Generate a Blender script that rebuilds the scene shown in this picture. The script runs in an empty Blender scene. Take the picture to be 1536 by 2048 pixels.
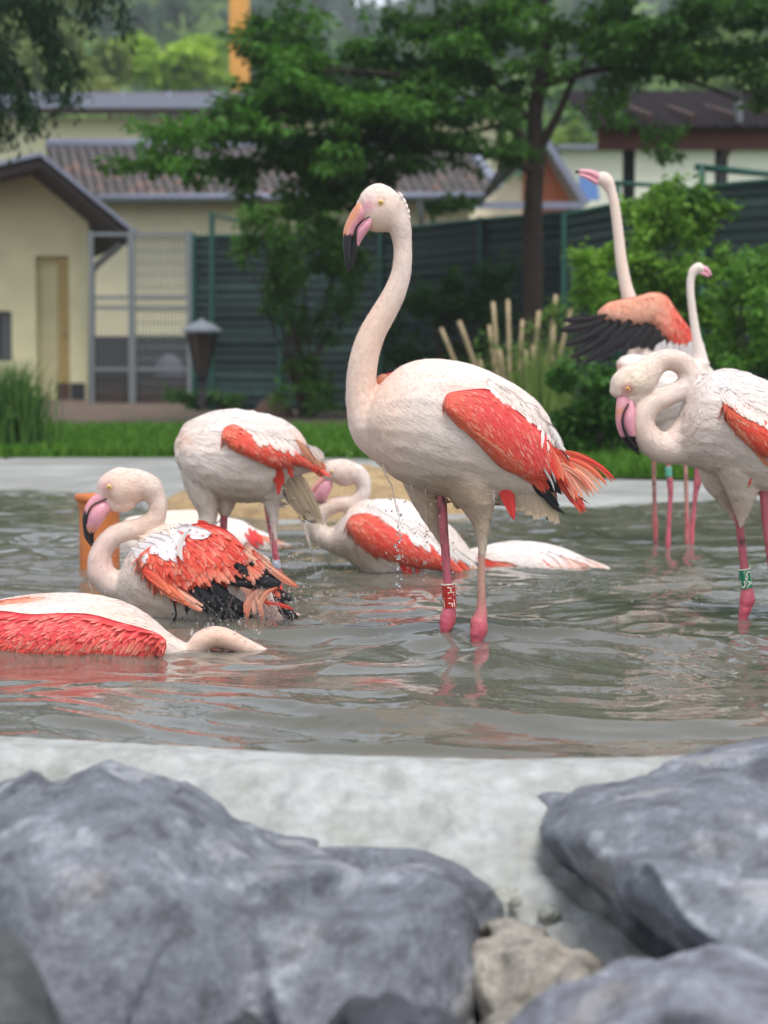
import bpy, bmesh, math, random
import numpy as np
from mathutils import Vector, Matrix
from mathutils.bvhtree import BVHTree

random.seed(7)
rng = np.random.default_rng(7)
sc = bpy.context.scene
COL = sc.collection

# ------------------------------------------------------------------ camera, sky, sun, exposure
F = 4000.0                      # focal length in photo pixels (photo is 1536 x 2048)
HOR = 757.0                     # horizon row
CH = 0.60                       # camera height above the water
TILT = math.atan((1024 - HOR) / F)
cam_d = bpy.data.cameras.new("camera")
cam = bpy.data.objects.new("camera", cam_d)
COL.objects.link(cam)
cam.location = (0, 0, CH)
cam.rotation_euler = (math.radians(90) - TILT, 0, 0)
cam_d.sensor_fit = 'VERTICAL'
cam_d.sensor_height = 36.0
cam_d.lens = F / 2048 * 36.0
cam_d.clip_end = 3000
cam_d.dof.use_dof = True
cam_d.dof.focus_distance = 4.27
cam_d.dof.aperture_fstop = 4.3
sc.camera = cam

w = bpy.data.worlds.new("World"); sc.world = w; w.use_nodes = True
nt = w.node_tree
bg = nt.nodes['Background']
sky = nt.nodes.new('ShaderNodeTexSky'); sky.sky_type = 'NISHITA'; sky.sun_disc = False
SUN_EL, SUN_AZ = math.radians(66), math.radians(160)   # azimuth: clockwise from +Y (behind the camera, to the right)
sky.sun_elevation = SUN_EL; sky.sun_rotation = SUN_AZ
sky.air_density = 1.0; sky.dust_density = 1.5; sky.ozone_density = 1.0
hs = nt.nodes.new('ShaderNodeHueSaturation'); hs.inputs['Saturation'].default_value = 0.42      # thin cloud veil
nt.links.new(sky.outputs[0], hs.inputs['Color']); nt.links.new(hs.outputs[0], bg.inputs[0]); bg.inputs[1].default_value = 0.15
sd = bpy.data.lights.new("sun", 'SUN'); sd.energy = 1.45; sd.angle = math.radians(26); sd.color = (1.0, 0.96, 0.90)
sun = bpy.data.objects.new("sun", sd); COL.objects.link(sun)
sdir = Vector((math.sin(SUN_AZ) * math.cos(SUN_EL), math.cos(SUN_AZ) * math.cos(SUN_EL), math.sin(SUN_EL)))
sun.rotation_euler = sdir.to_track_quat('Z', 'Y').to_euler()
sun.location = (3, -3, 8)
sc.view_settings.view_transform = 'Standard'
sc.view_settings.look = 'None'
sc.view_settings.gamma = 1.0
sc.view_settings.use_curve_mapping = False
sc.view_settings.exposure = 0.80
sc.cycles.max_bounces = 6
sc.cycles.transmission_bounces = 5
sc.cycles.transparent_max_bounces = 8
sc.cycles.use_denoising = True
sc.cycles.caustics_reflective = False
sc.cycles.caustics_refractive = False
sc.cycles.sample_clamp_indirect = 6

# ------------------------------------------------------------------ pixel -> place helpers
CT, ST = math.cos(TILT), math.sin(TILT)
def P(px, py, d):
    """the point at distance d (metres ahead) that the photograph shows at (px, py)"""
    u = (px - 768) / F; v = (1024 - py) / F
    s = d / (CT + v * ST)
    return Vector((u * s, d, CH + s * (-ST + v * CT)))
def depth_at(py, z=0.0, px=768):
    v = (1024 - py) / F
    s = (CH - z) / (ST - v * CT)
    return s * (CT + v * ST)
def PA(a, d):
    """vectorised: a (N,2) pixels, d (N,) depths"""
    u = (a[:, 0] - 768) / F; v = (1024 - a[:, 1]) / F
    s = d / (CT + v * ST)
    return np.stack([u * s, d, CH + s * (-ST + v * CT)], 1)
def pix(p):
    """vectorised: places (N,3) -> photo pixels"""
    x, y, z = p[:, 0], p[:, 1], p[:, 2] - CH
    f = y * CT - z * ST; up = y * ST + z * CT
    return np.stack([768 + F * x / f, 1024 - F * up / f], 1)

# ------------------------------------------------------------------ noise
def _hash(ix, iy, iz, seed):
    h = (ix.astype(np.int64) * 374761393 + iy.astype(np.int64) * 668265263 + iz.astype(np.int64) * 2147483647 + seed * 1274126177) & 0xffffffff
    h = ((h ^ (h >> 13)) * 1274126177) & 0xffffffff
    h = (h ^ (h >> 16)) & 0xffffff
    return h / float(0xffffff) * 2 - 1
def vnoise(p, seed=0):
    p = np.asarray(p, float)
    i = np.floor(p); f = p - i; f = f * f * f * (f * (f * 6 - 15) + 10); i = i.astype(np.int64)
    r = 0
    for dx in (0, 1):
        wx = f[:, 0] if dx else 1 - f[:, 0]
        for dy in (0, 1):
            wy = f[:, 1] if dy else 1 - f[:, 1]
            for dz in (0, 1):
                wz = f[:, 2] if dz else 1 - f[:, 2]
                r = r + wx * wy * wz * _hash(i[:, 0] + dx, i[:, 1] + dy, i[:, 2] + dz, seed)
    return r
def fbm(p, octs=4, seed=0, gain=0.5):
    p = np.asarray(p, float); a = 1; r = 0; t = 0
    for k in range(octs):
        r = r + a * vnoise(p * (2 ** k) + 17.3 * k, seed + k); t += a; a *= gain
    return r / t

# ------------------------------------------------------------------ materials
def srgb(r, g, b):
    f = lambda c: ((c / 255 + 0.055) / 1.055) ** 2.4 if c / 255 > 0.04045 else c / 255 / 12.92
    return (f(r), f(g), f(b), 1)
def mat(name, color=(0.5, 0.5, 0.5, 1), rough=0.6, metal=0.0, attr=False, noise=0.0, nscale=8.0, bump=0.0, bscale=40.0,
        stretch=None, trans=0.0, spec=0.5, sss=0.0, color2=None, detail=5.0, coords='Object', sheen=0.0, alpha=None):
    m = bpy.data.materials.new(name); m.use_nodes = True
    t = m.node_tree; b = t.nodes['Principled BSDF']
    b.inputs['Roughness'].default_value = rough; b.inputs['Metallic'].default_value = metal
    b.inputs['Specular IOR Level'].default_value = spec
    if sss:
        b.inputs['Subsurface Weight'].default_value = sss
        b.inputs['Subsurface Radius'].default_value = (1.0, 0.5, 0.35)
        b.inputs['Subsurface Scale'].default_value = 0.012
    if sheen:
        b.inputs['Sheen Weight'].default_value = sheen
    tc = t.nodes.new('ShaderNodeTexCoord')
    mp = t.nodes.new('ShaderNodeMapping')
    if stretch: mp.inputs['Scale'].default_value = stretch
    t.links.new(tc.outputs[coords], mp.inputs[0])
    src = None
    if attr:
        a = t.nodes.new('ShaderNodeVertexColor'); a.layer_name = 'Col'; src = a.outputs[0]
    else:
        rg = t.nodes.new('ShaderNodeRGB'); rg.outputs[0].default_value = color; src = rg.outputs[0]
    if noise or color2:
        n = t.nodes.new('ShaderNodeTexNoise'); n.inputs['Scale'].default_value = nscale; n.inputs['Detail'].default_value = detail
        n.inputs['Roughness'].default_value = 0.65
        t.links.new(mp.outputs[0], n.inputs['Vector'])
        if color2:
            mx = t.nodes.new('ShaderNodeMix'); mx.data_type = 'RGBA'
            rp = t.nodes.new('ShaderNodeMapRange'); rp.inputs[1].default_value = 0.35; rp.inputs[2].default_value = 0.65
            t.links.new(n.outputs['Fac'], rp.inputs[0]); t.links.new(rp.outputs[0], mx.inputs[0])
            t.links.new(src, mx.inputs[6]); mx.inputs[7].default_value = color2; src = mx.outputs[2]
        if noise:
            mr = t.nodes.new('ShaderNodeMapRange')
            mr.inputs[1].default_value = 0.25; mr.inputs[2].default_value = 0.75
            mr.inputs[3].default_value = 1 - noise; mr.inputs[4].default_value = 1 + noise
            n2 = t.nodes.new('ShaderNodeTexNoise'); n2.inputs['Scale'].default_value = nscale * 2.7; n2.inputs['Detail'].default_value = detail
            t.links.new(mp.outputs[0], n2.inputs['Vector']); t.links.new(n2.outputs['Fac'], mr.inputs[0])
            vm = t.nodes.new('ShaderNodeVectorMath'); vm.operation = 'SCALE'
            t.links.new(src, vm.inputs[0]); t.links.new(mr.outputs[0], vm.inputs['Scale']); src = vm.outputs[0]
    t.links.new(src, b.inputs['Base Color'])
    if bump:
        n = t.nodes.new('ShaderNodeTexNoise'); n.inputs['Scale'].default_value = bscale; n.inputs['Detail'].default_value = detail
        bp = t.nodes.new('ShaderNodeBump'); bp.inputs['Strength'].default_value = bump; bp.inputs['Distance'].default_value = 0.3 / bscale
        t.links.new(mp.outputs[0], n.inputs['Vector']); t.links.new(n.outputs['Fac'], bp.inputs['Height']); t.links.new(bp.outputs[0], b.inputs['Normal'])
    if trans:   # thin translucent sheets such as leaves
        out = t.nodes['Material Output']
        tr = t.nodes.new('ShaderNodeBsdfTranslucent'); t.links.new(src, tr.inputs[0])
        ms = t.nodes.new('ShaderNodeMixShader'); ms.inputs[0].default_value = trans
        t.links.new(b.outputs[0], ms.inputs[1]); t.links.new(tr.outputs[0], ms.inputs[2]); t.links.new(ms.outputs[0], out.inputs[0])
    return m

# ------------------------------------------------------------------ mesh helpers
def mesh_np(name, verts, faces, cols=None, smooth=True):
    """faces: list of int arrays, each (n,3) or (n,4)"""
    me = bpy.data.meshes.new(name)
    verts = np.asarray(verts, np.float32)
    me.vertices.add(len(verts)); me.vertices.foreach_set('co', verts.ravel())
    if not isinstance(faces, (list, tuple)): faces = [faces]
    fl = [np.asarray(f, np.int32) for f in faces if len(f)]
    loops = np.concatenate([f.ravel() for f in fl]); tot = np.concatenate([np.full(len(f), f.shape[1], np.int32) for f in fl])
    me.loops.add(len(loops)); me.loops.foreach_set('vertex_index', loops)
    me.polygons.add(len(tot)); st = np.concatenate([[0], np.cumsum(tot)[:-1]]).astype(np.int32)
    me.polygons.foreach_set('loop_start', st); me.polygons.foreach_set('loop_total', tot)
    me.polygons.foreach_set('use_smooth', np.full(len(tot), smooth, bool))
    me.update(calc_edges=True); me.validate()
    if cols is not None:
        ca = me.color_attributes.new('Col', 'FLOAT_COLOR', 'POINT')
        c = np.ones((len(verts), 4), np.float32); c[:, :3] = np.asarray(cols)[:, :3]
        ca.data.foreach_set('color', c.ravel())
    return me
def ob(name, me, m=None, parent=None, **props):
    o = bpy.data.objects.new(name, me); COL.objects.link(o)
    if m is not None and me is not None:
        if not len(me.materials): me.materials.append(m)
    if parent is not None: o.parent = parent; o.matrix_parent_inverse = Matrix.Translation(parent_world(parent)).inverted()
    for k, v in props.items(): o[k] = v
    return o
def parent_world(p):
    v = Vector(p.location)
    if p.parent is not None:
        v = v + (parent_world(p.parent) + p.matrix_parent_inverse.translation)
    return v
def thing(name, label, cat, loc=(0, 0, 0), group=None):
    o = bpy.data.objects.new(name, None); COL.objects.link(o); o.location = loc; o.empty_display_size = 0.1
    o['label'] = label; o['category'] = cat
    if group: o['group'] = group
    return o
class MB:
    """collects closed shapes into one mesh"""
    def __init__(s): s.v = []; s.f = []; s.c = []; s.sm = []
    def add(s, v, f, c=None):
        b = len(s.v); s.v += [tuple(q) for q in v]; s.f += [tuple(i + b for i in g) for g in f]
        if c is not None:
            s.c += [tuple(c)[:3]] * len(v) if not hasattr(c[0], '__len__') else [tuple(x)[:3] for x in c]
        return s
    def box(s, x0, x1, y0, y1, z0, z1, c=None):
        v = [(x, y, z) for z in (z0, z1) for y in (y0, y1) for x in (x0, x1)]
        return s.add(v, [(0, 2, 3, 1), (4, 5, 7, 6), (0, 1, 5, 4), (2, 6, 7, 3), (0, 4, 6, 2), (1, 3, 7, 5)], c)
    def beam(s, a, b, w, h, up=(0, 0, 1), c=None):
        a = Vector(a); b = Vector(b); t = (b - a).normalized(); up = Vector(up)
        if abs(t.dot(up)) > 0.98: up = Vector((0, 1, 0))
        r = t.cross(up).normalized(); u = r.cross(t)
        v = []
        for q in (a, b):
            for i, j in ((-1, -1), (1, -1), (1, 1), (-1, 1)): v.append(q + r * w / 2 * i + u * h / 2 * j)
        return s.add(v, [(3, 2, 1, 0), (4, 5, 6, 7), (0, 1, 5, 4), (1, 2, 6, 5), (2, 3, 7, 6), (3, 0, 4, 7)], c)
    def tube(s, pts, rad, n=8, c=None, cap=True):
        pts = [Vector(q) for q in pts]
        if not hasattr(rad, '__len__'): rad = [rad] * len(pts)
        v = []; f = []; prev = None
        for i, q in enumerate(pts):
            t = (pts[min(i + 1, len(pts) - 1)] - pts[max(i - 1, 0)]).normalized()
            ref = prev if prev is not None else (Vector((0, 1, 0)) if abs(t.y) < 0.9 else Vector((1, 0, 0)))
            a = (ref - t * ref.dot(t)).normalized(); prev = a; b = t.cross(a)
            for k in range(n):
                an = 2 * math.pi * k / n; v.append(q + (a * math.cos(an) + b * math.sin(an)) * rad[i])
        for i in range(len(pts) - 1):
            for k in range(n): f.append((i * n + k, i * n + (k + 1) % n, (i + 1) * n + (k + 1) % n, (i + 1) * n + k))
        if cap: f.append(tuple(range(n))[::-1]); f.append(tuple((len(pts) - 1) * n + k for k in range(n)))
        return s.add(v, f, c)
    def build(s, name, m=None, parent=None, smooth=False, **props):
        me = bpy.data.meshes.new(name); me.from_pydata([tuple(q) for q in s.v], [], s.f); me.update()
        if smooth: me.polygons.foreach_set('use_smooth', np.ones(len(me.polygons), bool))
        if s.c and len(s.c) == len(s.v):
            ca = me.color_attributes.new('Col', 'FLOAT_COLOR', 'POINT')
            c = np.ones((len(s.v), 4), np.float32); c[:, :3] = np.array(s.c); ca.data.foreach_set('color', c.ravel())
        return ob(name, me, m, parent, **props)
def box_obj(name, x0, x1, y0, y1, z0, z1, m, parent=None, **p):
    return MB().box(x0, x1, y0, y1, z0, z1).build(name, m, parent, **p)
def catmull(a, n):
    """a (K,D) key rows -> smooth rows, n per span"""
    a = np.asarray(a, float)
    if len(a) < 3:
        return np.stack([a[0] + (a[-1] - a[0]) * t for t in np.linspace(0, 1, n + 1)])
    e = np.vstack([2 * a[0] - a[1], a, 2 * a[-1] - a[-2]]); out = []
    for i in range(len(a) - 1):
        p0, p1, p2, p3 = e[i:i + 4]
        for k in range(n):
            t = k / n
            out.append(0.5 * ((2 * p1) + (-p0 + p2) * t + (2 * p0 - 5 * p1 + 4 * p2 - p3) * t * t + (-p0 + 3 * p1 - 3 * p2 + p3) * t ** 3))
    out.append(a[-1]); return np.array(out)
def grid_faces(nr, nc):
    i = np.arange(nr * nc).reshape(nr, nc)
    return np.stack([i[:-1, :-1].ravel(), i[:-1, 1:].ravel(), i[1:, 1:].ravel(), i[1:, :-1].ravel()], 1)
def eval_mods(o):
    dg = bpy.context.evaluated_depsgraph_get(); dg.update()
    me = bpy.data.meshes.new_from_object(o.evaluated_get(dg))
    return me
def remesh(v, f, voxel, smooth_it=3, name='tmp'):
    me = bpy.data.meshes.new(name); me.from_pydata([tuple(q) for q in v], [], [tuple(int(i) for i in g) for g in f]); me.update()
    o = bpy.data.objects.new(name, me); COL.objects.link(o)
    r = o.modifiers.new('r', 'REMESH'); r.mode = 'VOXEL'; r.voxel_size = voxel
    if smooth_it:
        s = o.modifiers.new('s', 'SMOOTH'); s.factor = 0.5; s.iterations = smooth_it
    out = eval_mods(o); bpy.data.objects.remove(o); bpy.data.meshes.remove(me)
    n = len(out.vertices); co = np.empty(n * 3, np.float32); out.vertices.foreach_get('co', co)
    nn = np.empty(n * 3, np.float32); out.vertices.foreach_get('normal', nn)
    return out, co.reshape(-1, 3).astype(float), nn.reshape(-1, 3).astype(float)
def set_cols(me, cols):
    ca = me.color_attributes.get('Col') or me.color_attributes.new('Col', 'FLOAT_COLOR', 'POINT')
    c = np.ones((len(me.vertices), 4), np.float32); c[:, :3] = np.clip(np.asarray(cols)[:, :3], 0, 1); ca.data.foreach_set('color', c.ravel())
# ================================================================== THE SETTING: pond, banks, lawn, soil
def interp(px, pts):
    a = np.array(pts, float); return np.interp(px, a[:, 0], a[:, 1])
def depth_np(py, z=0.0):
    v = (1024 - py) / F; s = (CH - z) / (ST - v * CT); return s * (CT + v * ST)

# ---- water: real waves on a fine grid
RINGS = [(890, 1275, .022, .012), (958, 1285, .022, .012), (1485, 1243, .02, .010), (420, 1225, .05, .018), (300, 1235, .04, .012),
         (450, 1292, .035, .010), (650, 1120, .04, .010), (545, 1130, .03, .008), (1335, 1100, .03, .006), (330, 1300, .04, .008), (560, 1245, .03, .012)]
def wave_h(x, y):
    q = np.stack([x, y, 0 * x], 1)
    wx = fbm(q * 1.1, 2, 31); wy = fbm(q * 1.1 + 9, 2, 47)
    q2 = q + np.stack([wx, wy, 0 * wx], 1) * 0.32
    near = np.clip((4.35 - y) / 1.0, 0, 1)
    act = np.exp(-((y - 4.95) / 1.15) ** 2)
    patch = np.clip(fbm(q * 1.4 + 40, 2, 77) * 1.8 + .55, 0.1, 1)
    h = 0.019 * fbm(q2 * np.array([1.5, 2.1, 1]), 2, 3)
    h += 0.0100 * (1 - np.abs(vnoise(q2 * np.array([2.8, 4.0, 1]), 5)) * 1.8)
    h += 0.0052 * (1 - np.abs(vnoise(q2 * np.array([6.0, 8.5, 1]), 8)) * 1.8) * (1 - .15 * near)
    h += (0.0020 + 0.0064 * act * patch) * vnoise(q2 * np.array([14, 18, 1]) + 3, 11) * (1 - .65 * near)
    h += 0.0030 * act * patch * (1 - np.abs(vnoise(q2 * np.array([30, 36, 1]), 13)) * 2)
    h += 0.0008 * act * patch * vnoise(q * np.array([75, 70, 1]), 15)
    for px, py, r0, amp in RINGS:
        d = float(depth_np(np.array([py]))[0]); c = P(px, py, d)
        rr = np.hypot(x - c.x, y - c.y)
        h += amp * 0.55 * np.sin(rr / 0.033 - 1.0) * np.exp(-rr / 0.16) * np.clip(rr / r0, 0, 1)
    return h
ys = [2.75]
while ys[-1] < 13.5: ys.append(ys[-1] + 0.0075 * (ys[-1] / 3.2) ** 1.5)
ys = np.array(ys); nx = 560
tt = np.linspace(-1, 1, nx)
X = tt[None, :] * (0.235 * ys[:, None] + 0.35); Y = np.repeat(ys[:, None], nx, 1)
Z = wave_h(X.ravel(), Y.ravel())
m_water = bpy.data.materials.new('muddy_water'); m_water.use_nodes = True
t = m_water.node_tree; b = t.nodes['Principled BSDF']
b.inputs['IOR'].default_value = 1.333; b.inputs['Roughness'].default_value = 0.015; b.inputs['Specular IOR Level'].default_value = 0.6
tc = t.nodes.new('ShaderNodeTexCoord')
n = t.nodes.new('ShaderNodeTexNoise'); n.inputs['Scale'].default_value = 1.6; n.inputs['Detail'].default_value = 4
cr = t.nodes.new('ShaderNodeValToRGB'); cr.color_ramp.elements[0].position = .3; cr.color_ramp.elements[1].position = .7
cr.color_ramp.elements[0].color = (0.106, 0.101, 0.078, 1); cr.color_ramp.elements[1].color = (0.142, 0.137, 0.112, 1)
t.links.new(tc.outputs['Object'], n.inputs['Vector']); t.links.new(n.outputs['Fac'], cr.inputs[0]); t.links.new(cr.outputs[0], b.inputs['Base Color'])
n2 = t.nodes.new('ShaderNodeTexNoise'); n2.inputs['Scale'].default_value = 42; n2.inputs['Detail'].default_value = 3; n2.inputs['Distortion'].default_value = 1.2
bp = t.nodes.new('ShaderNodeBump'); bp.inputs['Strength'].default_value = 0.2; bp.inputs['Distance'].default_value = 0.0025
t.links.new(tc.outputs['Object'], n2.inputs['Vector']); t.links.new(n2.outputs['Fac'], bp.inputs['Height']); t.links.new(bp.outputs[0], b.inputs['Normal'])
water = ob('water', mesh_np('water', np.stack([X.ravel(), Y.ravel(), Z], 1), grid_faces(len(ys), nx)), m_water, kind='structure')

# ---- concrete bank in front, where the camera stands
m_conc = mat('pond_concrete', srgb(172, 174, 172), 0.85, noise=0.18, nscale=13, color2=srgb(144, 145, 138), bump=0.9, bscale=22, detail=8)
cols_px = np.linspace(-700, 2250, 300)
crest_py = interp(cols_px, [(-700, 1430), (0, 1472), (300, 1490), (600, 1508), (1000, 1519), (1300, 1515), (1536, 1505), (2250, 1470)])
d_cr = depth_np(crest_py, 0.05)
rows = []
prof = [(0.16, -0.30), (0.10, -0.07), (0.055, 0.01), (0.03, 0.034), (0.012, 0.045), (0, 0.05), (-0.015, 0.0515), (-0.04, 0.051)] + [(-0.04 - 0.0125 * k, 0.051 - 0.50 * max(0, 0.0125 * k - .06)) for k in range(1, 125)]
V = []
for off, z in prof:
    d = d_cr + off
    x = (cols_px - 768) / F * d_cr
    V.append(np.stack([x, d, np.full_like(d, z)], 1))
V = np.array(V).reshape(-1, 3)
depthin = np.clip((np.repeat(d_cr[None], len(prof), 0).ravel() - V[:, 1]) / 0.3, 0, 1)
V[:, 2] += 0.010 * fbm(V * 4, 3, 61) * (0.25 + depthin) + 0.016 * fbm(V * 15, 4, 63, .6) * depthin + 0.0012 * fbm(V * 40, 3, 64)
lump = np.clip(fbm(V * np.array([9, 9, 9]), 3, 66) - 0.12, 0, 1)
V[:, 2] += 0.07 * lump * depthin
V[:, 2] += 0.008 * (1 - 2 * np.abs(vnoise(V * np.array([26, 26, 0]), 69))) * depthin
pits = np.clip(fbm(V * 30, 3, 67) - 0.28, 0, 1); V[:, 2] -= 0.03 * pits * (0.3 + depthin)
# a sunk gap between the boulders
V[:, 2] -= 0.0 * depthin
near_bank = ob('pond_bank', mesh_np('pond_bank', V, grid_faces(len(prof), len(cols_px))), m_conc, kind='structure')

# ---- far bank, lawn, soil as one fan of rows
cp = np.linspace(-1500, 3000, 360)
py_edge = interp(cp, [(-1500, 985), (-200, 985), (140, 987), (240, 1000), (330, 1045), (560, 1062), (900, 1060), (1000, 1042), (1100, 1015), (1200, 1008), (1536, 1002), (3000, 995)])
d_e = depth_np(py_edge)
z_l = interp(cp, [(-1500, .13), (600, .13), (900, .115), (1150, .07), (3000, .06)])
py_l = interp(cp, [(-1500, 919), (600, 919), (900, 926), (1150, 956), (1536, 966), (3000, 970)])
d_l = depth_np(py_l, z_l)
d_s = np.full_like(cp, 15.6)
def fan(name, ds, zs, m, noise_a=0.0, seed=0, **kw):
    V = []
    for d, z in zip(ds, zs): V.append(np.stack([(cp - 768) / F * d, d, z + 0 * d], 1))
    V = np.array(V).reshape(-1, 3)
    if noise_a: V[:, 2] += noise_a * fbm(V * 1.3, 4, seed)
    return ob(name, mesh_np(name, V, grid_faces(len(ds), len(cp))), m, **kw)
ks = np.linspace(0, 1, 24)
bank_prof = lambda k: np.where(k < .12, -0.08 + k / .12 * 0.08, 0) + np.clip((k - .12) / .88, 0, 1) ** 0.75
m_conc2 = mat('far_bank_concrete', srgb(158, 159, 155), 0.8, noise=0.12, nscale=1.5, color2=srgb(132, 132, 126), bump=0.4, bscale=20, stretch=(1, 3, 1))
fan('far_pond_bank', [d_e - .12 + (d_l - d_e + .12) * k for k in ks], [np.where(k < .12, -0.08 + k / .12 * 0.08, 0) + z_l * max(0, (k - .12) / .88) ** 0.6 for k in ks], m_conc2, kind='structure')
m_lawn = mat('lawn_green', srgb(62, 104, 30), 0.9, noise=0.25, nscale=2.5, color2=srgb(42, 70, 24), bump=0.5, bscale=60)
fan('lawn', [d_l + .001 + (d_s - d_l) * k for k in ks], [z_l + 0.012 + (0.2 - z_l) * k for k in ks], m_lawn, kind='structure')
m_soil = mat('bare_soil', srgb(104, 84, 70), 0.95, noise=0.3, nscale=3, color2=srgb(80, 70, 56), bump=0.8, bscale=12)
fan('soil', [d_s + .001 + 15 * k for k in ks], [0.212 + 0.12 * k + 0 * cp for k in ks], m_soil, 0.03, 5, kind='structure')
m_gr = mat('meadow', srgb(70, 100, 45), 0.95, noise=0.3, nscale=.3)
fan('ground', [np.full_like(cp, d) for d in (32, 45, 60, 90, 150, 400, 1500)], [0.33 + 0 * cp] * 7, m_gr, kind='structure')
# pond floor, well under the muddy water
MB().box(-9, 9, 2.2, 14, -0.5, -0.42).build('pond_floor', m_conc2, kind='structure')

# ---- grass blades on the lawn (nobody could count them)
def blades(name, n, xy, zf, h0, h1, wd, c0, c1, lean, m, parent=None, **kw):
    x, y = xy; z = zf(x, y)
    h = rng.uniform(h0, h1, n); a = rng.uniform(0, 2 * np.pi, n); l = rng.uniform(0, lean, n) * h
    bx, by = np.cos(a) * wd / 2, np.sin(a) * wd / 2; la = rng.uniform(0, 2 * np.pi, n)
    p0 = np.stack([x - bx, y - by, z], 1); p1 = np.stack([x + bx, y + by, z], 1)
    mid = np.stack([x + np.cos(la) * l * .3, y + np.sin(la) * l * .3, z + h * .6], 1)
    p2 = mid + np.stack([bx, by, 0 * bx], 1) * .7; p3 = mid - np.stack([bx, by, 0 * bx], 1) * .7
    tp = np.stack([x + np.cos(la) * l, y + np.sin(la) * l, z + h], 1)
    V = np.stack([p0, p1, p2, p3, tp], 1).reshape(-1, 3); i = np.arange(n) * 5
    k = rng.random(n)[:, None]; c = np.array(c0)[:3] * (1 - k) + np.array(c1)[:3] * k
    return ob(name, mesh_np(name, V, [np.stack([i, i + 1, i + 2, i + 3], 1), np.stack([i + 3, i + 2, i + 4], 1)], np.repeat(c, 5, 0)), m, parent, **kw)
m_leaf = mat('leaf', attr=True, rough=0.55, trans=0.45, spec=0.3)
m_grass = mat('grass_blade', attr=True, rough=0.7, trans=0.3, spec=0.25)
n = 42000
pxs = rng.uniform(-250, 1800, n); kk = rng.random(n) ** 1.4
dl = interp(pxs, np.stack([cp, d_l], 1)); dd = dl + 0.03 + (15.9 - dl) * kk
zl = interp(pxs, np.stack([cp, z_l], 1))
blades('grass', n, ((pxs - 768) / F * dd, dd), lambda x, y: zl + .01 + (0.2 - zl) * kk, .03, .085, .012, srgb(58, 102, 26), srgb(98, 142, 46), .8, m_grass, kind='stuff')
# a low heap of sand and a heap of soil
def heap(name, pxs, d, h, ru, m, label, cat, depth, seed):
    x0, x1 = [(p - 768) / F * d for p in pxs]; cx = (x0 + x1) / 2; rx = (x1 - x0) / 2
    a, r = np.meshgrid(np.linspace(0, 2 * np.pi, 60, endpoint=False), np.linspace(0, 1, 24)); a = a.ravel(); r = r.ravel()
    X = cx + rx * r * np.cos(a) * (1 + .12 * np.sin(3 * a + seed)); Yv = d + depth * r * np.sin(a)
    q = np.stack([X, Yv, 0 * X], 1)
    Z = ru + h * (1 - r ** 2.2) * (1 + .25 * fbm(q * 3, 3, seed)) + .02 * fbm(q * 14, 4, seed + 1) - .06 * (r > .97)
    i = np.arange(24 * 60).reshape(24, 60); j = np.roll(i, -1, 1)
    return ob(name, mesh_np(name, np.stack([X, Yv, Z], 1), np.stack([i[:-1].ravel(), i[1:].ravel(), j[1:].ravel(), j[:-1].ravel()], 1)), m, label=label, category=cat)
m_sand = mat('sand', srgb(168, 143, 104), 0.95, noise=0.22, nscale=14, bump=1.0, bscale=45, color2=srgb(140, 116, 84))
heap('sand_heap', (315, 965), 8.9, 0.185, 0.03, m_sand, 'long heap of tan sand on the far pond edge behind the bathing birds', 'sand heap', .62, 3)
heap('soil_heap', (500, 590), 19.6, 0.24, 0.2, mat('red_soil', srgb(104, 78, 66), .95, noise=.3, nscale=9, bump=.8, bscale=20), 'small reddish brown mound of soil below the green screen fence', 'soil heap', .5, 9)

# ================================================================== BOULDERS in front
m_rock = mat('basalt', srgb(124, 126, 132), 0.82, noise=0.30, nscale=9, color2=srgb(92, 93, 98), bump=1.0, bscale=26, detail=10, attr=False)
def rock_cols(co, nn, seed, base, pale, brown):
    a = fbm(co * 9, 5, seed, .6)[:, None]; b_ = fbm(co * 26 + 5, 4, seed + 3, .65)[:, None]; c_ = fbm(co * 95, 3, seed + 9)[:, None]
    c = np.array(base)[:3] * (1 + .45 * a + .25 * b_ + .40 * c_)
    k = np.clip((a + .7 * b_ + .3 * c_ - .16) * 3, 0, 1) * .45; c = c * (1 - k) + np.array(pale)[:3] * k
    k = np.clip((a - .18) * 4, 0, 1) * .4; c = c * (1 - k) + np.array(brown)[:3] * k
    k = np.clip((-b_ + .5 * c_ - .20) * 5, 0, 1) * .5; c = c * (1 - k) + np.array((.03, .03, .033)) * k
    return c
m_rockv = mat('boulder_stone', attr=True, rough=0.8, noise=0.30, nscale=60, bump=0.7, bscale=60, detail=8)
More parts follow.
